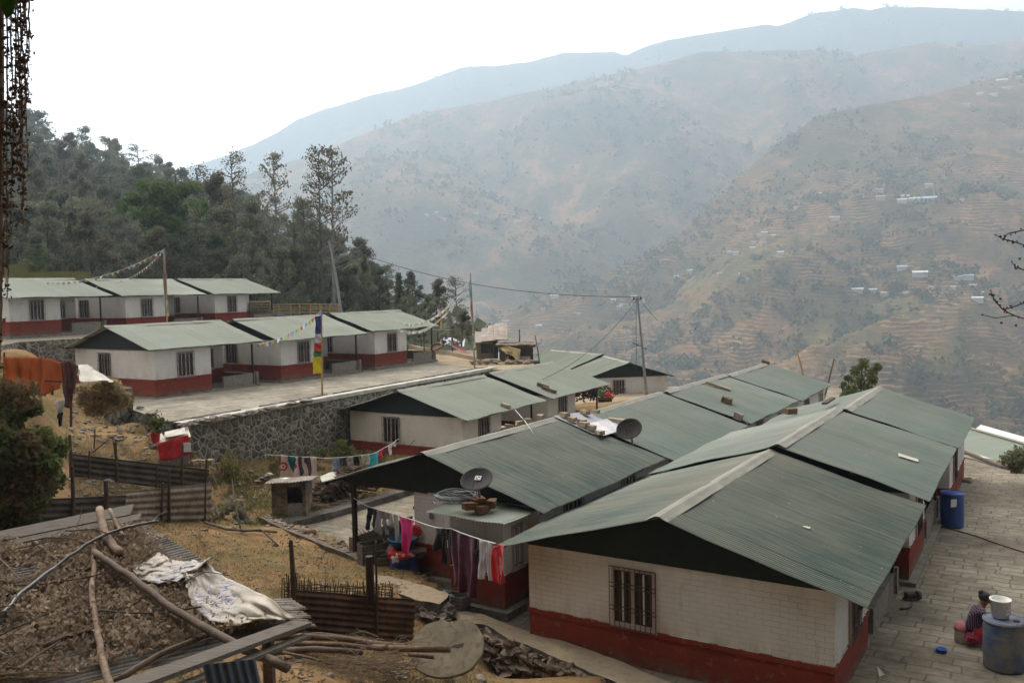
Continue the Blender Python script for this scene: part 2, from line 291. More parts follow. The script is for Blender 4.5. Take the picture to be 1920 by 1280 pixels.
M_iron=simple('iron',(.05,.03,.025),.6,(.09,.04,.025),6); M_post=simple('dark_post',(.04,.014,.012),.6,(.02,.012,.01),4)
M_rust=simple('rusty_tin',(.16,.085,.05),.75,(.07,.045,.033),1.2,fine=True,spec=.2,stretch=(1,1,.4)); M_rust2=simple('weathered_tin',(.36,.33,.28),.55,(.2,.13,.085),1.5,fine=True,metal=.2,stretch=(1,1,.5))
M_tindark=simple('dark_tin',(.12,.095,.07),.65,(.05,.042,.036),1.3,fine=True); M_tinnew=simple('grey_tin',(.42,.42,.46),.45,(.3,.29,.3),2,metal=.3)
M_wood=simple('grey_board',(.19,.16,.13),.9,(.1,.085,.07),2.5,stretch=(1,8,8),fine=True,bs=.5); M_woodb=simple('brown_board',(.2,.13,.08),.85,(.1,.065,.04),3,fine=True)
M_pole=simple('peeled_pole',(.33,.235,.155),.8,(.15,.09,.065),3,fine=True,bs=.4); M_pole2=simple('dark_pole',(.19,.135,.1),.8,(.1,.07,.052),3,fine=True,bs=.4); M_twig=simple('twig',(.1,.065,.045),.85,(.05,.035,.028),5); M_bamboo=simple('bamboo',(.42,.3,.15),.6,(.3,.2,.1),3); M_twigp=simple('pale_twig',(.27,.2,.13),.85,(.16,.11,.08),5)
M_stone=simple('field_stone',(.3,.26,.21),.9,(.15,.13,.11),2,fine=True,bd=.05); M_dkstone=simple('dark_stone',(.14,.12,.1),.9,(.06,.05,.045),2.5,fine=True,bd=.05)
M_brick=simple('raw_brick',(.4,.33,.23),.9,(.28,.21,.14),4,fine=True); M_rbrick=simple('red_brick',(.2,.09,.045),.9,(.1,.05,.03),5,fine=True)
M_gab=rubble_mat('gabion_rubble',2.9,(.19,.16,.125),(.36,.33,.28),.11); M_dry=rubble_mat('dry_stone',1.8,(.15,.14,.12),(.05,.045,.04),.06)
M_pave=paving_mat('pavers',(.42,.36,.27),(.27,.23,.17),(.13,.11,.08),R(31.8)); M_pave2=paving_mat('pale_pavers',(.48,.43,.34),(.33,.29,.225),(.15,.13,.1),R(31.5),.9,.38)
M_ground=ground_mat('foreground_soil',(.38,.225,.105),(.2,.125,.062),(.15,.135,.05),.45,.58)
M_sand=ground_mat('sandy_soil',(.42,.34,.23),(.33,.25,.17),(.16,.14,.08),.6,.75)
M_blue=simple('blue_plastic',(.02,.07,.32),.35,(.015,.045,.22),2,spec=.5); M_bluedull=simple('dusty_blue_plastic',(.04,.075,.16),.65,(.2,.18,.155),1.9,fine=False)
M_red=simple('red_cloth',(.55,.03,.03),.8,(.35,.02,.02),4); M_white=simple('white_plastic',(.75,.75,.72),.5,(.62,.6,.55),4); M_orange=simple('orange_tarp',(.66,.15,.025),.8,(.4,.085,.02),1.2,stretch=(1,1,.4))
M_sack=simple('white_sack',(.62,.57,.49),.85,(.44,.39,.32),1.6,bs=.35,bd=.03); M_maroon=simple('maroon_cloth',(.17,.075,.06),.9,(.1,.045,.04),2)
# ---------------------------------------------------------------- mountains
def slope_mat(name,tcol,scol,terr,gcen=()):
    m,n,l,b=newmat(name); tc=n.new('ShaderNodeTexCoord'); v=tc.outputs['Object']; s=n.new('ShaderNodeSeparateXYZ'); l.new(v,s.inputs[0])
    big=tex(n,l,v,.0035,9,.68); mid=tex(n,l,v,.016,8,.7); fine=tex(n,l,v,.09,6,.7)
    k=mixc(n,l,ramp(n,l,mid,.42,.6),scol,tcol)
    k=mixc(n,l,ramp(n,l,big,.45,.62),k,tuple(x*.85 for x in scol))
    # terraces: field treads and darker risers follow the contours
    wz=mathn(n,l,'ADD',s.outputs['Z'],mathn(n,l,'MULTIPLY',tex(n,l,v,.006,5,.6),46)); fr=mathn(n,l,'FRACT',mathn(n,l,'DIVIDE',wz,5.2))
    hard=ramp(n,l,fr,.62,.8); tm=ramp(n,l,tex(n,l,v,.0045,7,.65),.5-terr*.16,.62-terr*.16); brk=ramp(n,l,tex(n,l,v,.02,5,.6,(1,1,.5)),.4,.55)
    tread=mixc(n,l,ramp(n,l,mid,.4,.6),(.34,.19,.095),(.47,.31,.16)); riser=(.09,.055,.03)
    k=mixc(n,l,mathn(n,l,'MULTIPLY',mathn(n,l,'MULTIPLY',tm,brk),.62),k,mixc(n,l,hard,riser,tread))
    for c,r,g in gcen:
        d=n.new('ShaderNodeVectorMath'); d.operation='DISTANCE'; l.new(v,d.inputs[0]); d.inputs[1].default_value=c
        gm=mathn(n,l,'MULTIPLY',ramp(n,l,d.outputs['Value'],r,r*.4),mathn(n,l,'MULTIPLY',hard,ramp(n,l,mid,.45,.5))); k=mixc(n,l,gm,k,g)
    k=mixc(n,l,mathn(n,l,'MULTIPLY',ramp(n,l,fine,.5,.66),.75),k,(.05,.055,.032))
    l.new(k,b.inputs['Base Color']); b.inputs['Roughness'].default_value=1; b.inputs['Specular IOR Level'].default_value=0
    bump(n,l,b,fine,.6,6); return m
def loft(name,crest,bot,nu,nv,amp,scl,mat,sag=0,back=400,seed=0):
    """mountain flank: crest line, foot line, ravines; the far side falls away behind the crest"""
    cx=np.array([c[0] for c in crest],float); out=[]
    us=np.linspace(cx[0],cx[-1],nu); cy=np.interp(us,cx,[c[1] for c in crest]); cd_=np.interp(us,cx,[c[2] for c in crest])
    bx=np.array([c[0] for c in bot],float); bd=np.interp(us,bx,[c[1] for c in bot]); bz=np.interp(us,bx,[c[2] for c in bot])
    P=np.zeros((nu,nv+4,3))
    for i,u in enumerate(us):
        top=WY(u,cy[i],cd_[i]); r=ray(u,640); r.z=0; r=r/r.y; lo=r*bd[i]; lo.z=bz[i]
        for j in range(nv+1):
            t=j/nv; p=top.lerp(lo,t); q=Vector((p.x,p.y,0))
            w=min(1,t*6)*min(1,(1-t)*4+.2)
            rg=noise.fractal(Vector((p.x/scl,p.y/scl,seed)),.8,2.1,6); rv=1-abs(noise.noise(Vector((p.x/scl*.9+3,p.y/scl*.9,seed+5))))*2.2
            p.z+=(rg*amp*.8-rv*amp*.75)*w+sag*math.sin(math.pi*t)+ (noise.fractal(Vector((p.x/scl*5,p.y/scl*5,seed)),.8,2,5)*amp*.12*(.35+w))
            P[i,j+3]=p
        d=Vector((top.x,top.y,0)).normalized()
        for j,(bk,dr) in enumerate(((back,back*.9),(back*.6,back*.42),(back*.2,back*.08))):
            P[i,j]=(top.x+d.x*bk,top.y+d.y*bk,top.z-dr)
    k=nv+4; vs=P.reshape(-1,3); a=(np.arange(nu-1)[:,None]*k+np.arange(k-1)[None]).ravel(); fs=np.stack([a,a+1,a+k+1,a+k],1)
    me=np_mesh(name,vs,fs,mat,True); o=add_obj(name,me); tag(o,kind='structure'); bv=BVHTree.FromPolygons([Vector(x) for x in vs],fs.tolist()); return o,bv,P
far_crest=[(-900,420,4200),(0,380,4200),(300,330,4200),(345,314,4200),(400,300,4200),(430,290,4200),(500,260,4200),(560,222,4200),(610,205,4200),(700,180,4200),(790,155,4200),(860,127,4200),(930,124,4200),(1000,115,4200),(1060,100,4200),(1150,97,4200),(1172,104,4200),(1210,88,4200),(1250,76,4200),(1350,60,4200),(1440,46,4200),(1460,50,4200),(1530,25,4200),(1600,15,4200),(1630,20,4200),(1660,12,4200),(1760,16,4200),(1920,22,4200),(2500,0,4200)]
M_r1=slope_mat('forested_far_slope',(.12,.11,.07),(.05,.07,.045),-.9); M_r2=slope_mat('scrub_slope',(.34,.195,.105),(.115,.11,.065),.08)
mid_crest=[(-600,430,2700),(300,352,2700),(400,338,2700),(500,318,2700),(600,285,2700),(700,245,2750),(780,214,2800),(900,192,2800),(1000,172,2800),(1100,150,2850),(1200,130,2850),(1320,97,2900),(1420,96,2900),(1530,92,2900),(1600,104,2900),(1740,80,3000),(1850,84,3000),(1950,70,3000),(2500,60,3000)]
near_crest=[(500,800,1400),(700,730,1400),(800,680,1450),(900,622,1500),(1000,562,1550),(1150,508,1600),(1260,452,1650),(1320,398,1700),(1380,335,1750),(1440,285,1800),(1530,218,1900),(1640,196,1950),(1740,178,2000),(1850,150,2050),(1960,130,2150),(2500,60,2300)]
o1,b1_,P1=loft('far_mountain',far_crest,[(-900,2600,50),(2500,3000,200)],330,50,150,900,M_r1,0,900,1)
o2,b2_,P2=loft('middle_mountain',mid_crest,[(-600,900,-300),(600,900,-300),(1200,1500,-200),(2500,1700,0)],330,90,95,520,M_r2,-20,600,2)
_,b3_,_P=loft('hillside',near_crest,[(500,620,-265),(2500,600,-265)],60,30,62,330,M_r2,10,400,3); bpy.data.objects.remove(_)
def on(bv,x,y):
    h=bv.ray_cast(Vector((0,0,0)),ray(x,y).normalized()); return h[0]
gc=[(tuple(on(b3_,x,y)),r,g) for x,y,r,g in((1400,490,100,(.13,.2,.05)),(1330,512,70,(.14,.22,.05)),(1610,595,90,(.12,.17,.05)),(1530,650,60,(.13,.2,.05)),(1760,110,120,(.2,.2,.1))) if on(b3_,x,y)]
M_r3=slope_mat('terraced_slope',(.29,.155,.075),(.11,.09,.042),.5,gc)
o3,b3_,P3=loft('hillside',near_crest,[(500,620,-265),(2500,600,-265)],420,200,62,330,M_r3,10,400,3)
ground=MB().add([(-5400,-400,-266),(5400,-400,-266),(5400,5150,-266),(-5400,5150,-266)],[(0,1,2,3)]).build('valley_floor',M_r2); tag(ground,kind='structure')
# scattered far woods: clumps of foliage on the slopes
M_clump=leaf_mat('far_foliage',(.08,.085,.04),(.145,.135,.06),.02)
def clumps(name,P,n,size,seed,dens):
    r_=np.random.default_rng(seed); nu,nv,_=P.shape; cs=[]; sz=[]
    while len(cs)<n:
        i=r_.integers(0,nu-1); j=r_.integers(3,nv-1); a,b=r_.random(2); p=P[i,j]*(1-a)*(1-b)+P[i+1,j]*a*(1-b)+P[i,j+1]*(1-a)*b+P[i+1,j+1]*a*b
        d=noise.fractal(Vector(p)/dens,.7,2,4)
        if d<r_.random()*.8-.3: continue
        cs.append(p); sz.append(size*(.35+r_.random()**3*1.6))
    cs=np.array(cs); sz=np.array(sz); K=14
    c=np.repeat(cs,K,0)+r_.normal(size=(n*K,3))*np.repeat(sz,K)[:,None]*np.array([.42,.42,.3])+np.repeat(sz,K)[:,None]*np.array([0,0,.35]); 
    A=r_.normal(size=(n*K,3)); A/=np.linalg.norm(A,axis=1)[:,None]; B=np.cross(A,r_.normal(size=(n*K,3))); B/=np.linalg.norm(B,axis=1)[:,None]; s_=np.repeat(sz,K)[:,None]*.26
    v=np.stack([c-A*s_,c-B*s_,c+A*s_,c+B*s_],1).reshape(-1,3); f=np.arange(4*n*K).reshape(-1,4)
    o=add_obj(name,np_mesh(name,v,f,M_clump)); return tag(o,kind='stuff')
k1=clumps('hillside_scrub',P3,9000,7.5,11,210); tag(k1,'dark scrub and trees scattered over the terraced hillside across the valley','scrub')
k2=clumps('mountain_woods',P2,9000,11,12,380); tag(k2,'blue hazy woods covering the middle mountain','woods')
k3=clumps('ridge_woods',P1,9000,12,13,700); tag(k3,'faint blue forest on the farthest mountain ridge','woods')
# ---------------------------------------------------------------- village hill
def inpoly(x,y,poly):
    c=False;n=len(poly)
    for i in range(n):
        x1,y1=poly[i]; x2,y2=poly[(i+1)%n]
        if (y1>y)!=(y2>y) and x<(x2-x1)*(y-y1)/(y2-y1)+x1: c=not c
    return c
C0=W(530,986,-9.2)
PLAZA=[(C0.x,C0.y),(W(775,915,-9.2).x,W(775,915,-9.2).y),(1.5,50.5),(9,62),(22,80),(30,76),(24.5,62),(21.5,50.5),(24.6,44.5),(27.5,40),(42,34),(30,8),(2,12),(W(1160,1262,-9.2).x-.1,W(1160,1262,-9.2).y),(W(955,1185,-9.2).x,W(955,1185,-9.2).y),(W(800,1112,-9.2).x,W(800,1112,-9.2).y),(W(672,1042,-9.2).x,W(672,1042,-9.2).y)]
TA=W(248,768,-5.8); TB=W(332,796,-5.8); TC=W(925,690,-5.8)
TERR=[(TA.x,TA.y),(TB.x,TB.y),(TC.x,TC.y),(2.2,71),(-2,84),(-20,90),(-33,66),(-27,52)]
U0=W(35,641,-2.7); U1=W(152,634,-2.7)
UE=[(U0.x,U0.y),(U1.x,U1.y),(-26.6,58),(-15,80),(-12,96),(-62,96),(-70,50),(W(-60,660,-2.7).x,W(-60,660,-2.7).y)]
PTS=[]                              # surveyed heights of the slope in front of the village
def sv(px,py,z): p=W(px,py,z); PTS.append((p.x,p.y,z))
for q in((400,985,-8.2),(300,1000,-8.0),(500,975,-8.95),(560,1010,-8.9),(670,1045,-8.9),(620,1030,-8.9),(540,1015,-8.75),(470,990,-8.75),(640,1060,-8.75),(440,1060,-8.1),(540,1100,-7.9),(640,1090,-8.3),(700,1085,-8.6),(555,1195,-7.6),(660,1200,-7.9),(775,1205,-8.6),(700,1275,-7.9),(560,1275,-7.2),(850,1260,-9.6),(960,1275,-10.2),(240,990,-7.8),(120,985,-7.2),(60,990,-7.0),
    (330,890,-8.0),(390,900,-8.6),(450,900,-8.85),(400,862,-7.8),(450,857,-7.95),(500,852,-8.2),(550,847,-8.45),(600,843,-8.75),(645,839,-8.94),(425,867,-7.95),(475,863,-8.2),(525,858,-8.45),(575,853,-8.7),(250,860,-7.2),(200,810,-6.4),(270,800,-6.6),(150,880,-7.0),(200,760,-5.9),(240,745,-5.7),(290,795,-5.95),(335,802,-6.1),(360,830,-6.9),(345,800,-6.0),(370,860,-7.9),(280,840,-6.9),(300,860,-7.5),(345,850,-7.5),(250,790,-6.1),(330,825,-6.8),(190,710,-5.0),(150,700,-4.6),(110,745,-5.2),(60,735,-4.4),(60,850,-6.2),(0,800,-5.2),(-120,760,-3.8),(0,700,-3.2),(20,940,-6.4),(-150,900,-5.5),
    (640,960,-9.0),(770,905,-9.05),(20,655,-2.9),(510,965,-9.05),(545,955,-9.1),(600,945,-9.1),(560,930,-9.1),(480,950,-8.95),(440,950,-8.8),(620,900,-9.1),(700,900,-9.1),(500,900,-8.95),(560,890,-9.0),(470,920,-8.9),(640,880,-9.1),(700,870,-9.1),(700,930,-9.1)): sv(*q)
PTS+=[(0,0,-1.75),(-4,-4,-1),(3,-3,-2.2),(-3,8,-6.0),(-7,9,-5.6),(-10,12,-6.3),(-12,18,-7.6),(-7,17,-7.6),(-16,24,-7.4),(-20,22,-6.4),(-9,24,-7.9),(0,12,-8.0),(2,14,-9.6),(3,9,-7.5),(8,10,-10.2),(12,5,-9.8),(-9,3,-3.2),(-16,8,-4),(-14,58,-9.3),(-8,62,-9.3),(0,72,-9.4),(-4,50,-9.2),(10,16,-10.2),(-24,16,-5),(-34,28,-3.6),(-45,40,-.6),(-60,45,0),(-34,44,-2.8),(-50,60,-1.5)]
PA=np.array(PTS)
def ground_h(x,y):
    d=np.hypot(PA[:,0]-x,PA[:,1]-y)+.35; w=1/d**3.2; return float((w*PA[:,2]).sum()/w.sum())
xs=np.arange(-62,14,.42); ys=np.arange(-6,66,.42); nx,ny=len(xs),len(ys); V=np.zeros((nx,ny,3)); HG={}
for i,x in enumerate(xs):
    for j,y in enumerate(ys):
        h=ground_h(x,y)+noise.fractal(Vector((x*.35,y*.35,0)),.9,2.1,6)*.14
        if inpoly(x,y,TERR): h=min(h,-6.2)
        if inpoly(x,y,UE): h=min(h,-3.0)
        if inpoly(x,y,PLAZA): h=min(h,-9.6)
        V[i,j]=(x,y,h)
a=(np.arange(nx-1)[:,None]*ny+np.arange(ny-1)[None]).ravel(); FS=np.stack([a,a+ny,a+ny+1,a+1],1)
gr=add_obj('ground',np_mesh('ground',V.reshape(-1,3),FS,M_ground,True)); tag(gr,kind='structure')
GB=BVHTree.FromPolygons([Vector(v) for v in V.reshape(-1,3)],FS.tolist())
def G(x,y):
    h=GB.ray_cast(Vector((x,y,50)),Vector((0,0,-1))); return h[0] if h[0] else Vector((x,y,-9.3))
def GP(px,py):                      # where a sight line meets the ground
    h=GB.ray_cast(Vector((0,0,0)),ray(px,py).normalized()); return h[0] if h[0] else W(px,py,-9)
# the wider hill the village stands on
xs=np.arange(-300,330,5.); ys=np.arange(-60,420,5.); V2=np.zeros((len(xs),len(ys),3)); D_=Vector((.527,.85))
for i,x in enumerate(xs):
    for j,y in enumerate(ys):
        f1=x-27-max(0,y-46)*.12 - (40-y if y<40 else 0)*.8; f2=x*D_.x+y*D_.y-84; f3=(y-30)*.5-60 if False else 0
        z=-9.75-.62*max(0,f1)-.62*max(0,f2 if x>-25 else f2-(-25-x)*2)
        if x<12 and y<64: z-=4
        if y<8: z-=3
        z+=noise.fractal(Vector((x*.03,y*.03,3)),.9,2,5)*min(6,max(f1,f2,0)*.15); V2[i,j]=(x,y,max(z,-268))
nx,ny=len(xs),len(ys); a=(np.arange(nx-1)[:,None]*ny+np.arange(ny-1)[None]).ravel()
vh=add_obj('village_hill',np_mesh('village_hill',V2.reshape(-1,3),np.stack([a,a+ny,a+ny+1,a+1],1),M_sand,True)); tag(vh,kind='structure')
p=MB(); p.prism(PLAZA,-10.4,-9.2); tag(p.build('paving',M_pave),kind='structure')
p=MB(); p.prism(TERR,-9.3,-5.8,0,1); tag(p.build('upper_paving',[M_dry,M_pave2]),kind='structure')
p=MB(); p.prism(UE,-5.9,-2.7,0,1); tag(p.build('top_terrace',[M_gab,ground_mat('trodden_soil',(.3,.26,.2),(.17,.145,.11),(.1,.1,.05),.5,.65)]),kind='structure')
# sandy track past the upper houses
tr=[W(765,655,-5.78),W(880,662,-5.78),W(1000,680,-5.78),W(1010,700,-5.78),W(925,692,-5.78),W(830,683,-5.78),W(770,668,-5.78)]
p=MB(); p.prism([(q.x,q.y) for q in tr],-9.5,-5.775); tag(p.build('track',M_sand),kind='structure')

# unseen hill behind the viewer, added and steepened to shade the near gables
xs=np.arange(-150,121,6.); ys=np.arange(-144,-3,5.); V3=np.zeros((len(xs),len(ys),3))
for i,x in enumerate(xs):
    for j,y in enumerate(ys):
        t=-4-y; V3[i,j]=(x,y,-3-max(0,x)*.12+1.7*t*(1-t/300)+noise.fractal(Vector((x*.03,y*.03,9)),.9,2,5)*5*min(1,t/20))
nx,ny=len(xs),len(ys); a=(np.arange(nx-1)[:,None]*ny+np.arange(ny-1)[None]).ravel()
M_hb=ground_mat('dark_hillside',(.09,.08,.05),(.05,.045,.03),(.04,.05,.02)); bh=add_obj('shade_hill',np_mesh('shade_hill',V3.reshape(-1,3),np.stack([a,a+ny,a+ny+1,a+1],1),M_hb,True)); tag(bh,kind='structure')
# ---------------------------------------------------------------- houses
HB=None
def frame_of(root): return root.matrix_basis
def window(parent,u,v,z0,z1,wd,axis,grille=True,shut=False):
    """local frame: axis 'x' = on a wall facing +X (right side), '-y' = on the gable wall towards the camera"""
    def P(a,b,o): return (b if axis=='-y' else v+o, (u-o) if axis=='-y' else a, 0)
    def bx(m_,a0,a1,z_0,z_1,o0,o1,mi=0):
        # a along wall, o outward
        if axis=='-y': c=((a0+a1)/2,u-(o0+o1)/2,(z_0+z_1)/2); s_=(a1-a0,o1-o0,z_1-z_0)
        elif axis=='x': c=(v+(o0+o1)/2,(a0+a1)/2,(z_0+z_1)/2); s_=(o1-o0,a1-a0,z_1-z_0)
        else: c=(v-(o0+o1)/2,(a0+a1)/2,(z_0+z_1)/2); s_=(o1-o0,a1-a0,z_1-z_0)
        m_.box(c,s_,m=mi)
    a0=(v if axis=='-y' else u)-wd/2; a1=a0+wd; t=.07
    f=MB(); bx(f,a0,a0+t,z0,z1,-.02,.05); bx(f,a1-t,a1,z0,z1,-.02,.05); bx(f,a0+t,a1-t,z1-t,z1,-.02,.05); bx(f,a0+t,a1-t,z0,z0+t,-.02,.05); mid=(a0+a1)/2; bx(f,mid-.05,mid+.05,z0+t,z1-t,-.02,.045)
    for q in(a0+t,mid+.05):
        w_=(mid-.05-a0-t); bx(f,q+w_*.5-.02,q+w_*.5+.02,z0+t+.04,z1-t-.04,-.01,.03,1)
    w=f.build('window',[M_frame,M_white],parent,local=True)
    g=MB(); bx(g,a0+t+.001,mid-.051,z0+t+.001,z1-t-.001,-.02,.008); bx(g,mid+.051,a1-t-.001,z0+t+.001,z1-t-.001,-.02,.008); g.build('pane',M_glass,w,local=True)
    if grille:
        b=MB(); e=.04
        for q in np.linspace(a0-e,a1+e,10): bx(b,q-.008,q+.008,z0-e,z1+e-.02,.075,.09)
        for q in(z0-e,z0+.38,z0+.48,z1-.48,z1-.38,z1+e-.02): bx(b,a0-e,a1+e,q-.01,q+.01,.0905,.103)
        b.build('grille',M_iron,w,local=True)
    s_=MB(); bx(s_,a0-.06,a1+.06,z0-.07,z0-.003,0,.07); s_.build('sill',M_frame,w,local=True)
HS={}
def house(name,kind,pos,yaw,Lr,rise,w,rmat,label,group='white and red block houses',zr_off=0,grille=True,wallm=None,front_row=True,u0=.553,porch=True,basez=None):
    ww=3.8; r=rise; zr_=pos[2]; zb=zr_-r*ww/w-.223-2.596 if basez is None else basez
    root=empty('block_house',(pos[0],pos[1],zb),label,'house',-R(yaw),group); Z=zr_-zb; hw=2.66; uL=Lr-u0; uE=4.45; vb=.8; WM=wallm or M_wall
    if kind=='far': poly=[(-ww,u0),(ww,u0),(ww,uE),(vb,uE),(vb,uL),(-ww,uL)]
    elif kind=='near': uM=uL-3.9; poly=[(-vb,u0),(ww,u0),(ww,uL),(-ww,uL),(-ww,uM),(-vb,uM)]
    else: poly=[(-ww,u0),(ww,u0),(ww,uL),(-ww,uL)]
    m_=MB(); m_.prism(poly,.02,hw); wl=m_.build('wall',WM,root,local=True)
    def grow(po,e):
        n=len(po); o=[]
        for i in range(n):
            p0,p,p2=[Vector(q) for q in(po[i-1],po[i],po[(i+1)%n])]; d1=(p-p0).normalized(); d2=(p2-p).normalized(); n1=Vector((d1.y,-d1.x)); n2=Vector((d2.y,-d2.x)); o.append(tuple(p+(n1+n2)*e))
        return o
    m_=MB(); m_.prism(grow(poly,.035),.87,1.0); m_.build('plinth_band',WM,wl,local=True)
    full=[(-ww,u0),(ww,u0),(ww,uL),(-ww,uL)]
    m_=MB(); m_.prism(grow(full,.22),-.5,.0); m_.build('plinth',M_conc,root,local=True)
    # roof: two corrugated slopes
    m_=MB(); per=.105; sg=pos[0]*.7
    for s_ in(1,-1):
        U=Vector((0,Lr,0)); V=Vector((s_*w,0,-r)); m_.corr(Vector((0,0,Z)),U,V,per,.024,8,dent=.03,sub=6,sd_=sg+s_,Nn=Vector((0,0,1)))
    rf=m_.build('roof',rmat,root,local=True)
    m_=MB(); nseg=14
    vs=[];fs=[]
    prof=[(-.27,-.27*r/w+.035),(-.16,-.16*r/w+.05),(-.05,.062),(.05,.062),(.16,-.16*r/w+.05),(.27,-.27*r/w+.035)]
    for i in range(nseg+1):
        y=-.03+(Lr+.06)*i/nseg
        for k,(x,z) in enumerate(prof): vs.append((x+.012*noise.noise(Vector((y*2,k,sg))),y,Z+z+.02*noise.noise(Vector((y*.6,sg,0)))+.012*noise.noise(Vector((y*3,k,sg)))))
    for i in range(nseg):
        for k in range(5): a=i*6+k; fs.append((a,a+1,a+7,a+6))
    m_.add(vs,fs); m_.build('ridge_cap',M_cap,rf,local=True)
    # gable sheets
    for uu,sgn in((u0-.02,-1),(uL+.02,1)):
        m_=MB(); zo=Z-r*ww/w-.05; p=[(-ww,hw+.003),(ww,hw+.003),(ww,zo),(0,Z-.05),(-ww,zo)]
        for y in(uu,uu+.03*sgn): m_.add([(a,y,b) for a,b in p],[(0,1,2,3,4)])
        for i in range(5):
            a=p[i];b=p[(i+1)%5]; m_.add([(a[0],uu,a[1]),(b[0],uu,b[1]),(b[0],uu+.03*sgn,b[1]),(a[0],uu+.03*sgn,a[1])],[(0,1,2,3)])
        m_.build('gable',M_gable,root,local=True)
    # eaves boards / purlins
    m_=MB()
    for s_ in(1,-1):
        for f_ in(.5,.97): m_.box((s_*w*f_,Lr/2,Z-r*f_-.065),(.07,Lr-.1,.07))
    m_.build('purlin',M_post,rf,local=True)
    if kind in('far','full'):
        window(root,u0,-.86,1.02,2.45,1.13,'-y',grille); window(root,2.6,ww,1.02,2.45,1.12,'x',grille)
    else:
        window(root,2.6,ww,1.02,2.45,1.12,'x',grille)
    if kind=='far':
        window(root,6.6,vb,1.02,2.3,1.0,'x',False)
        m_=MB(); m_.box((vb+.02,5.2,1.05),(.06,.85,2.05)); d=m_.build('door',M_redwood,root,local=True)
        m_=MB(); m_.lathe((vb+.09,5.52,1.05),[(.001,0),(.03,.01),(.03,.05),(.001,.06)],8); m_.build('handle',M_iron,d,local=True)
        m_=MB(); m_.box((ww-.06,uL-.15,1.3),(.09,.09,2.6)); m_.build('porch_post',M_post,root,local=True)
        h=.72; m_=MB(); m_.box((ww-.1,(uE+.9+uL+.02)/2,h/2),(.16,uL+.02-uE-.9,h)); m_.box(((vb+ww-.18)/2,uL-.07,h/2),(ww-.18-vb,.16,h)); m_.box((ww-.1,uL+.14,h/2+.04),(.3,.22,h+.08)); m_.build('parapet',M_conc,root,local=True)
        m_=MB(); m_.box(((vb+ww)/2,(uE+uL)/2,.03),(ww-vb,uL-uE,.06)); m_.build('porch_floor',M_conc,root,local=True)
    if kind=='near':
        m_=MB(); m_.box((-ww+.37,u0+.05,1.3),(.13,.13,2.7)); m_.build('porch_post',M_post,root,local=True)
        m_=MB(); m_.box((-ww+.1,u0+1.7,.36),(.16,3.2,.72)); m_.box((-2.2,u0+.08,.3),(2.2,.16,.6)); m_.build('parapet',M_conc,root,local=True)
        m_=MB(); m_.box((-2.3,u0+1.95,.02),(3.0,3.9,.04)); m_.build('porch_floor',M_conc,root,local=True)
        m_=MB(); m_.box((-1.9,u0,hw+.0),(3.3,.1,.09)); m_.build('porch_beam',M_post,root,local=True)
    HS[name]=dict(root=root,pos=Vector(pos),d=Vector((math.sin(R(yaw)),math.cos(R(yaw)),0)),s=Vector((math.cos(R(yaw)),-math.sin(R(yaw)),0)),zb=zb,r=r,w=w,L=Lr)
    return root
def HP(h,u,v,z): q=HS[h]; p=q['pos']+q['d']*u+q['s']*v; return Vector((p.x,p.y,q['zb']+z))
def on_roof(h,px,py,side=1):        # point of a roof slope met by a sight line
    q=HS[h]; n=(q['s']*(side*q['r'])+Vector((0,0,1))*q['w']).normalized(); r=ray(px,py); return r*(q['pos'].dot(n)/r.dot(n))
R0,R1,R2=M_roof
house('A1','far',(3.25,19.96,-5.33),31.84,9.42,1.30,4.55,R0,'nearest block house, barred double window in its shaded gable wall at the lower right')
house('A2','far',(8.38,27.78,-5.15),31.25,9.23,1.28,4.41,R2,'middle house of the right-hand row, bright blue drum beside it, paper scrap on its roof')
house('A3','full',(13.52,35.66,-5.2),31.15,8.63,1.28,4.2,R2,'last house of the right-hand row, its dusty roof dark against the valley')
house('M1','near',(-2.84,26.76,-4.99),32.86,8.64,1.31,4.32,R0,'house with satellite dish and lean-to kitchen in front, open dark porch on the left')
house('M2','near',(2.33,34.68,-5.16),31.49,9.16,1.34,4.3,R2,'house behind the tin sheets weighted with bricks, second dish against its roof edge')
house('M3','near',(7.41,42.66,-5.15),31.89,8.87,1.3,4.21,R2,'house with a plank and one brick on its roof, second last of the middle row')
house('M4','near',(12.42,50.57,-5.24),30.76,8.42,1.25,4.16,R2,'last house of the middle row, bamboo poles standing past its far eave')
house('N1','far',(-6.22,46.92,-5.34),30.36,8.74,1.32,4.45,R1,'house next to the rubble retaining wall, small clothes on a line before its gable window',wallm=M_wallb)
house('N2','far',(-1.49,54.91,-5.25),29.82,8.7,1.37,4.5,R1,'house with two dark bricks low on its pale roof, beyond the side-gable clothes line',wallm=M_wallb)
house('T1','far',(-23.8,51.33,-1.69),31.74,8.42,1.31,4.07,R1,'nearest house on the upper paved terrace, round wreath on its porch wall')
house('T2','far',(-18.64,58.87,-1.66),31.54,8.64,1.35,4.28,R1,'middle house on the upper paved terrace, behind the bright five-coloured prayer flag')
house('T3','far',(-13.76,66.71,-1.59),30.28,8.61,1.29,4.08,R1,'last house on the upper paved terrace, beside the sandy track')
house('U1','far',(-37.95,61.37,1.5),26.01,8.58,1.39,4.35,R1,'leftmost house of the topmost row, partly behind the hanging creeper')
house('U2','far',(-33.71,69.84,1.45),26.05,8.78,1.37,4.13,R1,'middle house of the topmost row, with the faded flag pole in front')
house('U3','far',(-29.54,78.17,1.49),25.88,8.63,1.39,4.29,R1,'rightmost house of the topmost row, next to the bamboo railing')
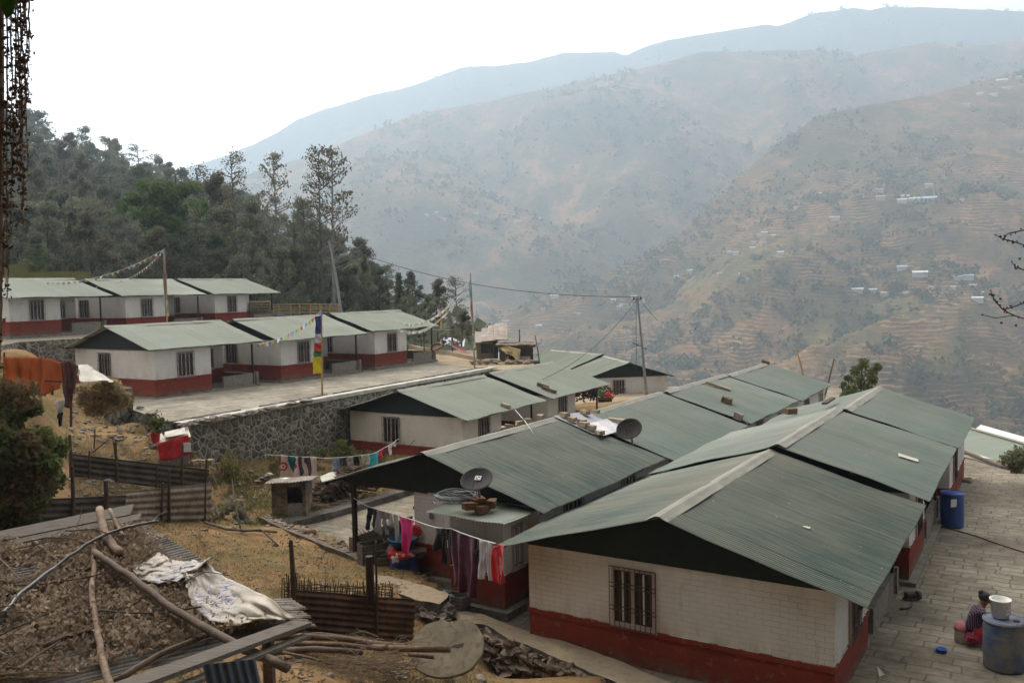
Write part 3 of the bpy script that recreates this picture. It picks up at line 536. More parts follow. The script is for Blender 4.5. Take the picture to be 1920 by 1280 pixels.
# wreath emblem on the porch wall of the nearest upper house
p=MB(); c=HP('T1',6.1,.86,1.75)
q=HS['T1']
def ring(mb,c,rad,rr,ax1,ax2,n=22,a0=0,a1=6.2832): mb.tube([c+ax1*(rad*math.cos(a0+(a1-a0)*i/n))+ax2*(rad*math.sin(a0+(a1-a0)*i/n)) for i in range(n+1)],rr,6)
# lean-to kitchen on the gable of M1
def lean():
    vL,vR,uN,uF=1.63,3.5,-.82,.5; base=HS['M1']['root']
    m_=MB(); m_.prism([(vL,uN),(vR,uN),(vR,uF),(vL,uF)],.02,2.56); w=m_.build('lean_to_wall',M_wall,base,local=True)
    m_=MB(); m_.prism([(vL-.03,uN-.03),(vR+.03,uN-.03),(vR+.03,uF),(vL-.03,uF)],.87,1.0); m_.build('plinth_band',M_wall,w,local=True)
    m_=MB(); m_.prism([(vL-.2,uN-.2),(vR+.2,uN-.2),(vR+.2,uF),(vL-.2,uF)],-.5,.0); m_.build('lean_to_plinth',M_conc,base,local=True)
    m_=MB(); m_.corr((1.17,uN-.53,2.61),(2.7,0,-.0),(0,1.84,.03),.105,.014,3,dent=.03,Nn=Vector((0,0,1))); m_.build('lean_to_roof',M_roof[1],base,local=True)
    window(base,-.15,vR,1.05,2.3,.55,'x',False)
lean()
# M-row right walls show windows under the eaves: add a second one
for h in('M1','M2','M3','M4'): window(HS[h]['root'],6.6,3.8,1.02,2.45,1.12,'x',False)
# ---- two roofs beyond the pole, turned another way
def house2(nm,apex,eL,eR,ridge_px,Lr,label,group='white and red block houses'):
    pass
q=WY(1180,680,80); house('P1','full',tuple(q),-10,8.6,1.36,4.3,R1,'house turned gable-on beside the utility pole, plants and a red pot at its side')
q=WY(1129,664.5,88.3); house('P2','full',tuple(q),-32,9.0,1.3,4.3,R1,'farthest pale green roof, joined behind the turned gable house')
# ---------------------------------------------------------------- retaining walls, kerbs, ledges
def wallbox(mb,a,b,z0,z1,th,m=0,side=0):
    a=Vector((a[0],a[1],0)); b=Vector((b[0],b[1],0)); d=(b-a).normalized(); n=Vector((d.y,-d.x,0)); a=a+n*side; b=b+n*side
    q=[a-n*th/2,b-n*th/2,b+n*th/2,a+n*th/2]; mb.prism([(p.x,p.y) for p in q],z0,z1,m)
def rough_wall(a,b,z0,z1,th,nu,nv,amp,seed=0,base_amp=0):
    """both faces of a stone wall, uneven"""
    mb=MB(); a=Vector((a[0],a[1],0)); b=Vector((b[0],b[1],0)); d=(b-a); n=Vector((d.y,-d.x,0)).normalized()
    for s_ in(1,-1):
        vs=[];fs=[]
        for i in range(nu+1):
            for j in range(nv+1):
                p=a+d*(i/nu)+n*s_*th/2; p.z=z0+(z1-z0)*j/nv; h=noise.fractal(p*2.2+Vector((seed,0,0)),.7,2,4)*amp; p+=n*s_*h
                vs.append(p)
        for i in range(nu):
            for j in range(nv): k=i*(nv+1)+j; f=(k,k+nv+1,k+nv+2,k+1); fs.append(f if s_<0 else f[::-1])
        mb.add(vs,fs)
    return mb
rw=empty('retaining_wall',(TB.x,TB.y,-9.3),'long grey rubble wall holding up the paved upper terrace','wall')
rough_wall((TB.x,TB.y),(TC.x,TC.y),-9.4,-5.86,.5,170,20,.05).build('stonework',M_gab,rw)
m_=MB(); e=(Vector((TC.x,TC.y,0))-Vector((TB.x,TB.y,0))); n_=80
vs=[];fs=[]; nn=Vector((e.y,-e.x,0)).normalized()
for i in range(n_+1):
    p=Vector((TB.x,TB.y,0))+e*(i/n_); o=.02*noise.noise(Vector((i*.4,0,0)))
    for k,(dx,z) in enumerate(((.34+o,-5.9),(.34+o,-5.7+o),(-.26,-5.7+o),(-.26,-5.8))): q=p+nn*dx; vs.append((q.x,q.y,z))
for i in range(n_):
    for k in range(3): a=i*4+k; fs.append((a,a+1,a+5,a+4))
m_.add(vs,fs); m_.build('coping',M_cap2,rw)
rough_wall((TA.x,TA.y),(TB.x,TB.y),-8,-5.82,.4,20,8,.08).build('end_stonework',M_dry,rw)
k_=empty('kerb',(TB.x,TB.y,-5.8),'dark narrow kerb line running along the paved terrace edge','kerb')
m_=MB()
for i in range(40):
    if i in(6,7,15): continue
    p=Vector((TB.x,TB.y,0))+e*((i+.5)/40)-nn*.55; m_.rbox((p.x,p.y,-5.76),(.24,e.length/40*.93,.14),-math.atan2(e.x,e.y),jit=.02)
m_.build('kerb_blocks',M_dkstone,k_)
w=rough_wall((U0.x,U0.y),(U1.x,U1.y),-6.2,-2.72,.5,60,12,.07,3).build('terrace_wall',M_gab,origin=(U0.x,U0.y,-6)); tag(w,'dark stone wall under the top terrace, left of the wreath house','wall')
w=MB(); wallbox(w,(-26.6,58),(-15,80),-6,-2.68,.4); w=w.build('terrace_wall',M_gab,origin=(-26,60,-6)); tag(w,'stone wall hidden behind the upper paved terrace houses','wall')
# loose stones along the wall head
for i,(px,py) in enumerate(((345,797),(362,793),(381,789),(402,783),(425,781),(447,778),(468,774),(490,770),(512,766),(548,757),(575,752),(263,764),(285,775))):
    p=W(px,py,-5.7); b=MB(); s=random.uniform(.16,.3); b.blob(p+Vector((0,0,.02)),(s*1.5,s*1.1,s*.5),8,5,.3,i,rz=random.random()*3); o=b.build('stone',M_stone,origin=p); tag(o,'loose flat stone lying on the head of the rubble retaining wall','stone','stones on the retaining wall head')
def slab(px_near,px_far,ztop,zbot,name,label,cat,mat,top=None,face=True):
    A=[W(x,y,ztop) for x,y in px_near]; B=[W(x,y,ztop) for x,y in px_far]
    mb=MB(); vs=[];fs=[]; n=len(A); sub=8; rows=[]
    def at(Lp,t): f=t*(len(Lp)-1); i=min(int(f),len(Lp)-2); return Lp[i].lerp(Lp[i+1],f-i)
    N_=n*sub
    for i in range(N_+1):
        t=i/N_; a=at(A,t); b=at(B,t); row=[]
        for j in range(-4,5):
            if j<0: p=a.copy(); p.z=ztop+(zbot-ztop)*(-j/4)
            elif j<=4: p=a.lerp(b,j/4)
            w_=noise.noise(p*1.6)*.06+noise.noise(p*5)*.025; p=p+Vector((w_ if j<=0 else 0,-w_ if j<=0 else 0,w_*.6 if j>=0 else 0)); row.append(p)
        p=b.copy(); p.z=zbot; row.append(p); rows.append(row)
    k=len(rows[0])
    for r_ in rows: vs+=r_
    for i in range(N_):
        for j in range(k-1): a=i*k+j; fs.append((a,a+1,a+k+1,a+k)); 
    mb.add(vs,fs); mb.m=[0 if (q%(k-1))<4 or (q%(k-1))==k-2 else 1 for q in range(len(fs))]
    return mb,A
def stones_on(A,z0,z1,mb,dens,smin,smax,seed):
    rr=random.Random(seed)
    for a,b in zip(A,A[1:]):
        l_=(b-a).length; d=(b-a).normalized(); n=Vector((d.y,-d.x,0)); n=n if n.y<0 else -n
        rows=max(1,int((z1-z0)/(smin+smax)/.85))
        for r_ in range(rows):
            t=0
            while t<l_:
                s=rr.uniform(smin,smax); p=a+d*(t+s*.8); p.z=z0+(z1-z0)*(r_+.5)/rows+rr.uniform(-.05,.05); p+=n*rr.uniform(0,.1); mb.blob(p,(s*1.25,s*.85,s*.72),10,7,.75,rr.random()*50,rz=math.atan2(d.y,d.x)); t+=s*1.9
M_ledge=simple('ledge_stone',(.26,.2,.15),.9,(.1,.08,.065),1.6,fine=True,bd=.05); lw=empty('ledge_wall',W(1000,1220,-10),'rough dry stone wall with a sandy top, along the nearest house','wall')
mb,A=slab([(862,1165),(910,1170),(960,1199),(997,1213),(1060,1238),(1160,1281),(1290,1350)],[(835,1140),(905,1150),(985,1182),(1040,1196),(1105,1217),(1180,1246),(1330,1310)],-8.95,-11.3,'','','',None)
mb.build('sandy_top',[M_dkstone,M_sand],lw); s_=MB(); stones_on(A,-10.9,-9.02,s_,1,.11,.22,5); s_.build('stonework',M_ledge,lw)
lw=empty('ledge_wall',W(760,1110,-9),'raised cracked ledge topped with earth beside the crowded porch','wall')
mb,A=slab([(690,1085),(705,1094),(735,1108),(777,1124),(824,1132),(838,1120)],[(700,1078),(728,1080),(762,1087),(800,1098),(824,1108),(842,1113)],-8.45,-9.9,'','','',None)
mb.build('earth_top',[M_dkstone,M_sand],lw); s_=MB(); stones_on(A,-9.7,-8.62,s_,1,.12,.26,8); s_.build('stonework',M_ledge,lw)
lw=empty('low_wall',W(580,1010,-9.2),'low crumbling kerb wall between dry grass and the lower paved yard','wall')
mb,A=slab([(484,968),(530,990),(600,1019),(655,1040),(688,1058),(694,1085)],[(500,968),(545,988),(612,1013),(665,1034),(700,1050),(704,1080)],-8.72,-9.6,'','','',None); mb.build('masonry',[M_dkstone,M_woodb],lw)
m_=MB()
for i in range(70):
    t=random.random(); a=W(500,968,-8.72).lerp(W(672,1040,-8.72),t); m_.blob(a+Vector((random.uniform(-.12,.12),random.uniform(-.12,.12),0)),(.1,.08,.05),6,4,.3,i)
m_.build('loose_stones',M_stone,lw)
lw=empty('low_wall',W(640,955,-9.2),'dark low kerb behind the lower paved yard, under the woodpile','wall')
mb,A=slab([(500,979),(530,982),(620,960),(700,938),(778,914),(860,890)],[(497,970),(527,973),(617,951),(700,930),(776,907),(858,884)],-8.92,-9.6,'','','',None); mb.build('masonry',[M_dkstone,M_dkstone],lw)
# wall curb beside the track at the end of the upper terrace
P_=[(770,652),(800,658),(840,664),(880,672),(905,678)]; lw=MB()
for (a,b) in zip(P_,P_[1:]): a=W(*a,-5.75);b=W(*b,-5.75); wallbox(lw,a,b,-6.6,-5.45,.35)
lw=lw.build('low_wall',M_sand,origin=W(840,664,-5.75)); tag(lw,'pale low wall curving along the sandy track past the last upper house','wall')
# ---------------------------------------------------------------- fences of corrugated tin
def tin_fence(name,label,tl,tr_,bl,br,Y0,Y1,mat,per=.18,posts=(),zext=.6):
    Y0=GP(*bl).y; Y1=GP(*br).y; Y1=min(max(Y1,Y0-2.5),Y0+2.5); print('FENCE',bl,Y0,Y1); r_=empty(name,WY(*bl,Y0),label,'fence'); A=WY(*tl,Y0);B=WY(*tr_,Y1);D=WY(*bl,Y0); E_=WY(*br,Y1); m_=MB()
    nu=24; H=(A-D).length; nv=max(12,int(H/per*8)); Nn=(B-A).cross(D-A).normalized(); vs=[];fs=[]
    for i in range(nu+1):
        for j in range(nv+1):
            t=i/nu;q=j/nv; p=A.lerp(B,t).lerp(D.lerp(E_,t),q); p+=Nn*(.025*math.sin(2*math.pi*q*H/per)+.06*noise.noise(Vector((t*5,q*2,tl[0])))); vs.append(p)
    for i in range(nu):
        for j in range(nv): a=i*(nv+1)+j; fs.append((a,a+1,a+nv+2,a+nv+1))
    m_.add(vs,fs); m_.build('tin_sheet',mat,r_,thick=.006)
    for px,yt,yb,w_ in posts:
        t=(px-bl[0])/(br[0]-bl[0]); Y=Y0+(Y1-Y0)*t-.1; a=WY(px,yb,Y); b=WY(px+random.uniform(-3,3),yt,Y-.05); a.z-=.1; k=a.lerp(b,.5)+Vector((random.uniform(-.05,.05),0,0)); b_=MB(); b_.tube([a,k,b],[w_,w_*.9,w_*.7],7); b_.build('fence_post',M_twig,r_)
    return r_
tin_fence('tin_fence','long dark corrugated tin fence below the bare dirt slope',(128,850),(392,880),(130,893),(390,925),39.2,40.2,M_tindark,.22,((133,815,900,.07),(166,845,908,.05),(219,828,930,.07),(293,868,915,.05),(341,833,912,.06),(389,860,930,.06)))
tin_fence('tin_fence','low dark rusty tin fence half hidden behind the board roof',(47,937),(236,928),(48,990),(236,985),29.8,31.2,M_tindark,.2,((69,866,990,.05),(136,873,990,.07),(197,900,965,.09)))
tin_fence('tin_fence','bright weathered tin fence panel standing on the dry grass',(232,921),(396,906),(234,983),(397,981),31.0,32.2,M_rust2,.21,((304,905,985,.05),(317,880,985,.06),(384,905,984,.04)))
tin_fence('tin_fence','rusty brown tin fence panel beside the big round slab',(555,1105),(778,1124),(556,1186),(776,1206),19.6,19.9,M_rust,.15,((706,1015,1210,.035),))
p=MB(); p.tube([WY(545,1012,20.6),WY(548,1060,20.6),WY(554,1150,20.6)],[.05,.06,.07],7); tag(p.build('fence_post',M_twig,origin=WY(554,1150,20.6)),'thin dark upright post left of the rusty tin panel','post')
p=MB(); p.tube([WY(692,1042,20.4),WY(694,1090,20.4),WY(696,1130,20.4)],[.09,.1,.1],8); tag(p.build('fence_post',M_post,origin=WY(696,1130,20.4)),'thick charred post right behind the rusty tin panel','post')
# woven stick fence
r_=empty('stick_fence',WY(560,1150,21.2),'low woven fence of thin dark sticks behind the rusty tin panel','fence'); u_=MB(); h_=MB()
for i in range(52):
    t=(i/51)**1.25; px=532+t*205; top=(1078+t*14 if i<12 else 1088+t*6)+random.uniform(-8,6); bot=1150 if i<14 else 1125; Y=20.6+t*.9
    a=WY(px+random.uniform(-3,3),bot,Y+random.uniform(-.2,.1)); b=WY(px+random.uniform(-3,3),top,Y+random.uniform(-.2,.1)); u_.tube([a,a.lerp(b,.5)+Vector((random.uniform(-.03,.03),0,0)),b],[.018,.014,.01],5)
for k in range(7):
    pts=[WY(532+205*t,1094+k*5+6*t+random.uniform(-2,2),20.6+.9*t) for t in np.linspace(0,1,14)]; h_.tube(pts,.013,5)
u_.build('upright_sticks',M_twig,r_); h_.build('woven_sticks',M_twig,r_)
# ---------------------------------------------------------------- poles, flags and wires
def banner(p_top,p_bot,wd,mat,parent,dirn,seed,nm='flag'):
    m_=MB(); n=14; vs=[];fs=[]
    for i in range(n+1):
        t=i/n; c=p_top.lerp(p_bot,t)
        for k in range(5):
            q=k/4; off=dirn*(wd*q)+Vector((0,.07*math.sin(q*5+t*7+seed),-.04*q)); vs.append(c+off)
    for i in range(n):
        for k in range(4): a=i*5+k; fs.append((a,a+1,a+6,a+5))
    m_.add(vs,fs); return m_.build(nm,mat,parent,thick=.004)
FC=[cloth_mat('flag_blue',(.05,.05,.2)),cloth_mat('flag_white',(.6,.58,.6)),cloth_mat('flag_red',(.6,.05,.05)),cloth_mat('flag_green',(.04,.2,.07)),cloth_mat('flag_yellow',(.72,.58,.03))]
FP=[cloth_mat('flag_pale_blue',(.35,.45,.55)),cloth_mat('flag_cream',(.7,.66,.58)),cloth_mat('flag_pale_red',(.55,.25,.18)),cloth_mat('flag_pale_green',(.4,.5,.3)),cloth_mat('flag_pale_yellow',(.65,.58,.3))]
b0=W(604,743,-5.8); Yf=b0.y; r_=empty('prayer_flag_pole',b0,'bamboo pole with a bright blue, white, red, green and yellow vertical prayer flag','flag')
m_=MB(); m_.tube([b0,WY(604,680,Yf),WY(603,620,Yf),WY(603,572,Yf)],[.06,.055,.045,.03],8); m_.build('pole',M_bamboo,r_)
yy=[592,625,642,657,668,699]
for i in range(5):
    a=WY(602+.2*i,yy[i],Yf-.05); b=WY(602.5+.2*i,yy[i+1],Yf-.05); banner(a,b,-.33-.04*i,FC[i],r_,Vector((.98,.1,0)),i,'flag')
m_=MB()
for y in(681,694): m_.box(WY(594,y,Yf-.06),(.25,.01,.1),Matrix.Rotation(.5,3,'Y'))
m_.build('flag_tails',FC[4],r_)
FPK=cloth_mat('flag_faded_pink',(.4,.3,.29)); b1=Vector((WY(313,606,64).x,64,-2.7)); r_=empty('prayer_flag_pole',b1,'tall pole with a long faded prayer flag before the topmost middle house','flag')
m_=MB(); m_.tube([b1,WY(312,540,b1.y),WY(308,466,b1.y)],[.07,.06,.04],8); m_.build('pole',M_bamboo,r_)
banner(WY(309,470,b1.y-.05),WY(311,562,b1.y-.05),-.14,FPK,r_,Vector((1,.1,0)),2)
banner(WY(311,562,b1.y-.05),WY(313,592,b1.y-.05),.14,FP[4],r_,Vector((1,.1,0)),2)
b2=W(890,691,-5.8); r_=empty('prayer_flag_pole',b2,'thin leaning pole with a narrow grey and red flag at the terrace corner','flag')
m_=MB(); m_.tube([b2,WY(887,610,b2.y),WY(882,512,b2.y)],[.07,.06,.04],8); m_.build('pole',simple('grey_pole',(.3,.28,.25),.8),r_)
banner(WY(883,527,b2.y-.05),WY(885,560,b2.y-.05),-.16,FP[0],r_,Vector((1,.1,0)),1); banner(WY(885,560,b2.y-.05),WY(886,600,b2.y-.05),-.12,FP[2],r_,Vector((1,.1,0)),3); banner(WY(886,625,b2.y-.05),WY(888,652,b2.y-.05),.15,FP[4],r_,Vector((1,.1,0)),3)
b3=W(829,655,-5.8); r_=empty('prayer_flag_pole',b3,'short flag pole with a pink flag at the far eave of the last upper house','flag')
m_=MB(); m_.tube([b3,WY(830,575,b3.y)],[.06,.04],8); m_.build('pole',M_bamboo,r_); banner(WY(829,578,b3.y),WY(829,603,b3.y),-.2,FP[2],r_,Vector((1,.1,0)),3); banner(WY(829,603,b3.y),WY(829,618,b3.y),-.2,FP[4],r_,Vector((1,.1,0)),3)
def flag_string(label,a,b,n,sag,mats,size,gap0=0,gap1=1):
    r_=empty('prayer_flag_string',a,label,'flags'); m_=MB(); P=[]
    for i in range(25): t=i/24; p=a.lerp(b,t); p.z-=sag*4*t*(1-t); P.append(p)
    m_.tube(P,.012,4); m_.build('string',M_white,r_); pass
    for i in range(n):
        t=gap0+(gap1-gap0)*(i+.5)/n; p=a.lerp(b,t); p.z-=sag*4*t*(1-t); d=(b-a).normalized()*size*.5; dz=Vector((random.uniform(-.06,.06),random.uniform(-.1,.1),-size*random.uniform(.7,1.1)))
        MB().add([p-d,p+d,p+d+dz,p-d*.9+dz],[(0,1,2,3)]).build('small_flag',mats[i%len(mats)],r_)

tp=WY(603,582,Yf)
BR=[cloth_mat('small_flag_%d'%i,c) for i,c in enumerate(((.1,.3,.6),(.75,.75,.72),(.65,.12,.06),(.15,.45,.12),(.75,.65,.1)))]
flag_string('string of bright small prayer flags dropping left to the first upper house eave',tp,HP('T1',7.9,4.0,2.55),26,.35,BR,.25)
t2=WY(308,467,b1.y)
flag_string('faded flag string running from the tall pole down to the leftmost topmost roof',t2,HP('U1',5.0,1.5,3.75),22,.7,FP,.18)
flag_string('lower faded flag string from the tall pole to the middle topmost roof',t2,HP('U2',2.2,.8,3.9),20,.5,FP,.18)
flag_string('long thin flag string hanging across the leftmost topmost eave',HP('U2',0,1.5,3.5),HP('U1',0,4.3,2.6),18,.9,FP,.15)
t3=WY(882,520,b2.y)
flag_string('pale flag string from the leaning pole down to the last upper roof ridge side',t3,HP('T3',5.0,2.6,3.25),34,1.3,FP[1:2]+FP[4:5]+[M_white],.2,.25,1)
flag_string('pale flag string from the leaning pole to the last upper roof eave',t3,HP('T3',3.0,4.1,2.75),34,1.5,FP[1:2]+[M_white],.2,.3,1)
flag_string('nearly bare flag string from the leaning pole to the short flag pole',t3,WY(830,582,b3.y),14,.8,FP[1:2],.2)
# electricity
ep=W(1213,748,-9.2); r_=empty('utility_pole',ep,'leaning grey steel utility pole with a crossarm among the lower roofs','pole')
et=WY(1195,556,ep.y); m_=MB(); m_.tube([ep,ep.lerp(et,.5),et],[.13,.1,.07],10); m_.build('shaft',simple('galvanised',(.3,.31,.3),.5,metal=.4),r_)
c_=ep.lerp(et,.5); m_=MB(); m_.beam(c_+Vector((-.75,0,.45)),c_+Vector((.35,0,-.1)),.07,.07); m_.build('stay_bar',M_rust,r_)
m_=MB()
for dx in(-.28,.28): m_.lathe(et+Vector((dx,0,-.2)),[(.05,0),(.08,.05),(.05,.12),(.07,.16),(.01,.22)],8)
m_.beam(et+Vector((-.4,0,-.22)),et+Vector((.4,0,-.22)),.06,.06); m_.build('crossarm',M_iron,r_)
ws=WY(640,590,97); wt=WY(617,452,96); r_=empty('utility_pole',ws,'pale leaning pole rising in front of the trees behind the bamboo railing','pole'); m_=MB(); m_.tube([ws,ws.lerp(wt,.5)+Vector((.12,0,0)),wt],[.17,.13,.09],10); m_.build('shaft',simple('galvanised_b',(.36,.36,.35),.6),r_)
def cable(a,b,sag,rad,label,mat=M_iron,name='cable',cat='cable'):
    m_=MB(); P=[]
    for i in range(33): t=i/32; p=a.lerp(b,t); p.z-=sag*4*t*(1-t); P.append(p)
    m_.tube(P,rad,5); return tag(m_.build(name,mat,origin=a),label,cat)
cable(wt,et,1.6,.03,'long black overhead cable crossing the valley view between the two utility poles')
cable(et,WY(1232,600,ep.y-4),.05,.025,'short black stay cable hanging right of the lower utility pole head')
cable(et+Vector((-.1,0,0)),WY(1193,700,ep.y),.0,.02,'thin cable hanging straight down beside the lower utility pole')
cable(et+Vector((0,0,-.2)),HP('N2',3,2.2,3.4),.8,.02,'thin service cable dropping from the utility pole to the brick-weighted pale roof')
# two thin poles by the last middle house
for (a,b,l,mm) in(((1509,722),(1494,655),'pale bamboo pole leaning past the far end of the middle row',M_bamboo),((1537,775),(1564,672),'dark thin pole leaning at the far eave of the middle row',M_pole2),((1013,690),(1003,628),'thin leaning grey pole beside the tumbledown shack',M_twigp),((973,650),(974,617),'short dark upright stick behind the tumbledown shack',M_twig)):
    Y={1509:60,1537:57,1013:72,973:74}[a[0]]; A=WY(*a,Y);B=WY(*b,Y); m_=MB(); m_.tube([A,A.lerp(B,.5)+Vector((.04,0,0)),B],[.07,.06,.04],6); tag(m_.build('pole',mm,origin=A),l,'pole')
# bamboo railing on the top terrace
r_=empty('bamboo_railing',W(480,592,-2.7),'golden bamboo railing right of the topmost houses','fence'); rp=MB()
Ya=88
for i,px in enumerate((468,484,506,523,545,562,582,600,618,634)):
    Y=Ya-3+i*.3; p=WY(px,592,Y); q=WY(px,{506:564}.get(px,569),Y); m_=MB(); m_.tube([p,q],.07,6); m_.build('post',M_bamboo,r_)
for k,(y0,y1) in enumerate(((571,570),(575,576),(581,579),(586,585),(566,565))):
    x0,x1=(468,636) if k<4 else (468,507); m_=MB(); m_.tube([WY(x0+(x1-x0)*t,y0+(y1-y0)*t+random.uniform(-.8,.8),Ya-3.05+2.8*t) for t in np.linspace(0,1,9)],.055,6); m_.build('rail',M_bamboo,r_)
# ---------------------------------------------------------------- trees
M_fA=leaf_mat('forest_leaves',(.13,.15,.1),(.25,.26,.17),.3); M_fB=leaf_mat('green_leaves',(.065,.105,.035),(.14,.185,.065),.3); M_fC=leaf_mat('dull_leaves',(.13,.13,.085),(.24,.21,.14),.3)
M_bark=simple('bark',(.13,.12,.1),.9,(.07,.06,.05),1); M_barkp=simple('pale_bark',(.27,.26,.23),.9,(.17,.16,.14),1)
def make_tree(kind,seed,lmat,bmat,H=14.):
    r_=np.random.default_rng(seed); rr=random.Random(seed); tb=MB(); cen=[]; sz=.25
    def pt(t): return Vector((.5*math.sin(t*2.2+seed)*H*.05,.5*math.cos(t*1.7+seed)*H*.05,t*H))
    tb.tube([pt(i/10) for i in range(11)],[H*.014*(1-.85*i/10)+.02 for i in range(11)],7)
    if kind=='sparse':
        for i in range(46):
            t=.3+.7*(i/46)**.8; a=rr.uniform(0,6.28); ln=H*(.05+.17*math.sin(min(1,(1.04-t)*2.0)*1.57))*rr.uniform(.5,1.15); p=pt(t); q=p+Vector((math.cos(a)*ln,math.sin(a)*ln,ln*rr.uniform(.15,.7))); tb.tube([p,p.lerp(q,.5)+Vector((0,0,-.03*ln)),q],[.06,.04,.015],4,cap=False)
            for k in range(rr.randint(1,3)):
                c=p.lerp(q,rr.uniform(.55,1.05)); nn=rr.randint(8,18); cen.append(np.array(c)+r_.normal(size=(nn,3))*np.array([.5,.5,.16])*H/14)
        sz=.16
    elif kind=='broad':
        for i in range(17):
            t=.34+.6*(i/17); a=rr.uniform(0,6.28); ln=H*rr.uniform(.16,.32)*(1.15-.5*t); p=pt(t*.9); q=p+Vector((math.cos(a)*ln,math.sin(a)*ln,ln*rr.uniform(.2,.8))); tb.tube([p,p.lerp(q,.5),q],[.13,.08,.03],5,cap=False)
            for k in range(rr.randint(3,6)):
                c=np.array(q)+r_.normal(size=3)*np.array([.9,.9,.5])*H/14; nn=rr.randint(130,220); d=r_.normal(size=(nn,3)); d/=np.linalg.norm(d,axis=1)[:,None]; cen.append(c+d*(r_.random((nn,1))**.4)*np.array([1.15,1.15,.7])*H/14)
    elif kind=='conifer':
        for i in range(60):
            t=.2+.8*i/60; a=rr.uniform(0,6.28); ln=H*.2*(1.03-t)+.2; p=pt(t); q=p+Vector((math.cos(a)*ln,math.sin(a)*ln,-ln*.1)); 
            for k in range(4): nn=14; c=p.lerp(q,.3+.22*k); cen.append(np.array(c)+r_.normal(size=(nn,3))*np.array([.3,.3,.16]))
        sz=.3
    else: # bushy, multi clump column
        for i in range(34):
            t=.16+.84*rr.random(); a=rr.uniform(0,6.28); wd=H*(.27*math.sin(min(1,(1.06-t)*1.5)*1.57))*rr.random()**.5; p=pt(t); q=p+Vector((math.cos(a)*wd,math.sin(a)*wd,0)); tb.tube([pt(max(0,t-.12)),q],[.05,.02],4,cap=False)
            nn=rr.randint(100,180); d=r_.normal(size=(nn,3)); d/=np.linalg.norm(d,axis=1)[:,None]; cen.append(np.array(q)+d*(r_.random((nn,1))**.45)*np.array([1.1,1.1,1.0])*H/14*rr.uniform(.6,1.2))
        sz=.25
    v,f=cards(np.concatenate(cen),sz*H/14); cm=np_mesh('crown',v,f,lmat)
    me=bpy.data.meshes.new('trunk'); me.from_pydata(tb.v,[],tb.f); me.materials.append(bmat); return me,cm
TT={'s1':make_tree('sparse',1,M_fC,M_bark),'s2':make_tree('sparse',2,M_fA,M_bark),'s3':make_tree('sparse',3,M_fC,M_barkp),'b1':make_tree('bushy',4,M_fA,M_bark),'b2':make_tree('bushy',5,M_fA,M_bark),'b3':make_tree('bushy',6,M_fC,M_bark),
 'g1':make_tree('broad',7,M_fB,M_bark),'w1':make_tree('broad',8,M_fA,M_bark),'c1':make_tree('conifer',9,M_fA,M_bark),'b4':make_tree('bushy',10,M_fB,M_bark)}
def tree(t,loc,h,label,group='trees on the wooded hillside',rz=None,wide=1):
    o=empty('tree',loc,label,'tree',rz if rz is not None else random.uniform(0,6.28),group); k=h/14; o.scale=(k*wide,k*wide,k)
    add_obj('trunk',TT[t][0],o); add_obj('crown',TT[t][1],o); return o
fcrest=[(-500,130,455),(-100,215,437),(40,262,420),(110,318,411),(200,345,402),(300,380,385),(345,410,367),(450,452,341),(560,500,243),(640,548,222),(720,580,165),(800,622,148),(860,652,134),(930,720,121)]
of,bf,PF=loft('wooded_hill',fcrest,[(-500,72,1),(0,97,-2.9),(300,98,-3.4),(500,98,-4.5),(650,96,-7),(800,90,-10),(930,86,-12)],200,50,3.,24,ground_mat('forest_floor',(.1,.085,.05),(.06,.055,.035),(.06,.07,.03)),0,70,7)
und=clumps('undergrowth',PF,5200,2.6,21,15); und.data.materials[0]=M_fA; tag(und,'grey green undergrowth covering the left hillside','undergrowth')
def hill(px,py): h=on(bf,px,py); return h if h else WY(px,py,110)
LAB='grey green tree in the dense wood on the left hillside, crown overlapping its neighbours'
rr=random.Random(5); placed=[]
for i in range(2600):
    if len(placed)>=165: break
    px=rr.uniform(-90,905); cy=np.interp(px,[c[0] for c in fcrest],[c[1] for c in fcrest]); py=rr.uniform(cy+4,640); h=on(bf,px,py)
    if not h or h.y<99: continue
    if min([(h-q).length for q in placed] or [99])<(6 if h.y>140 else 5.2): continue
    placed.append(h); k=rr.choice(['b1','b2','b3','w1','b1','w1','b2','b3','s2']); hh=rr.uniform(9.5,14)*(.62+h.y/330)*(1 if px<640 else .85)
    tree(k,h-Vector((0,0,.3)),hh,LAB,rz=rr.uniform(0,6.28),wide=rr.uniform(.8,1.1))
def T(k,px,yt,yb,Y,label,wide=1,rz=0):
    b=WY(px,yb,Y); t=WY(px,yt,Y); tree(k,b,(t.z-b.z),label,rz=rz,wide=wide)
T('g1',335,326,575,112,'big round bright green tree standing in front of the left wood',1.0,1)
T('s2',300,428,560,104,'small green tree low at the left of the big green tree',1.1,2)
T('s1',443,290,575,108,'tall thin bare-stemmed tree, leftmost of the three tall ones',.62,.3)
T('s3',520,290,585,110,'tall thin tree in the middle of the three tall ones',.62,2.2)
T('s1',610,284,600,108,'left stem of the tallest sparse pair standing clear against the valley',.6,4)
T('s3',634,279,600,107,'right stem of the tallest sparse pair standing clear against the valley',.75,5)
T('s2',575,375,600,112,'shorter sparse tree left of the tallest pair',.6,1)
T('w1',650,470,600,118,'round dark tree just right of the pale leaning utility pole',.9,1)
T('b3',683,482,600,124,'pale thin-topped tree second to the right of the pale leaning pole',.6,1)
T('b2',715,505,610,120,'dark bushy tree in the middle of the descending wood edge',.9,1)
T('c1',751,512,620,114,'small pointed dark conifer on the descending wood edge',.9,1)
T('b1',770,535,630,110,'rounded dark tree right of the small conifer',.9,1)
T('b2',805,556,640,104,'low round tree above the last upper house eave',.9,1)
T('s2',845,590,650,98,'last small tree at the bottom end of the wood edge',.8,1)
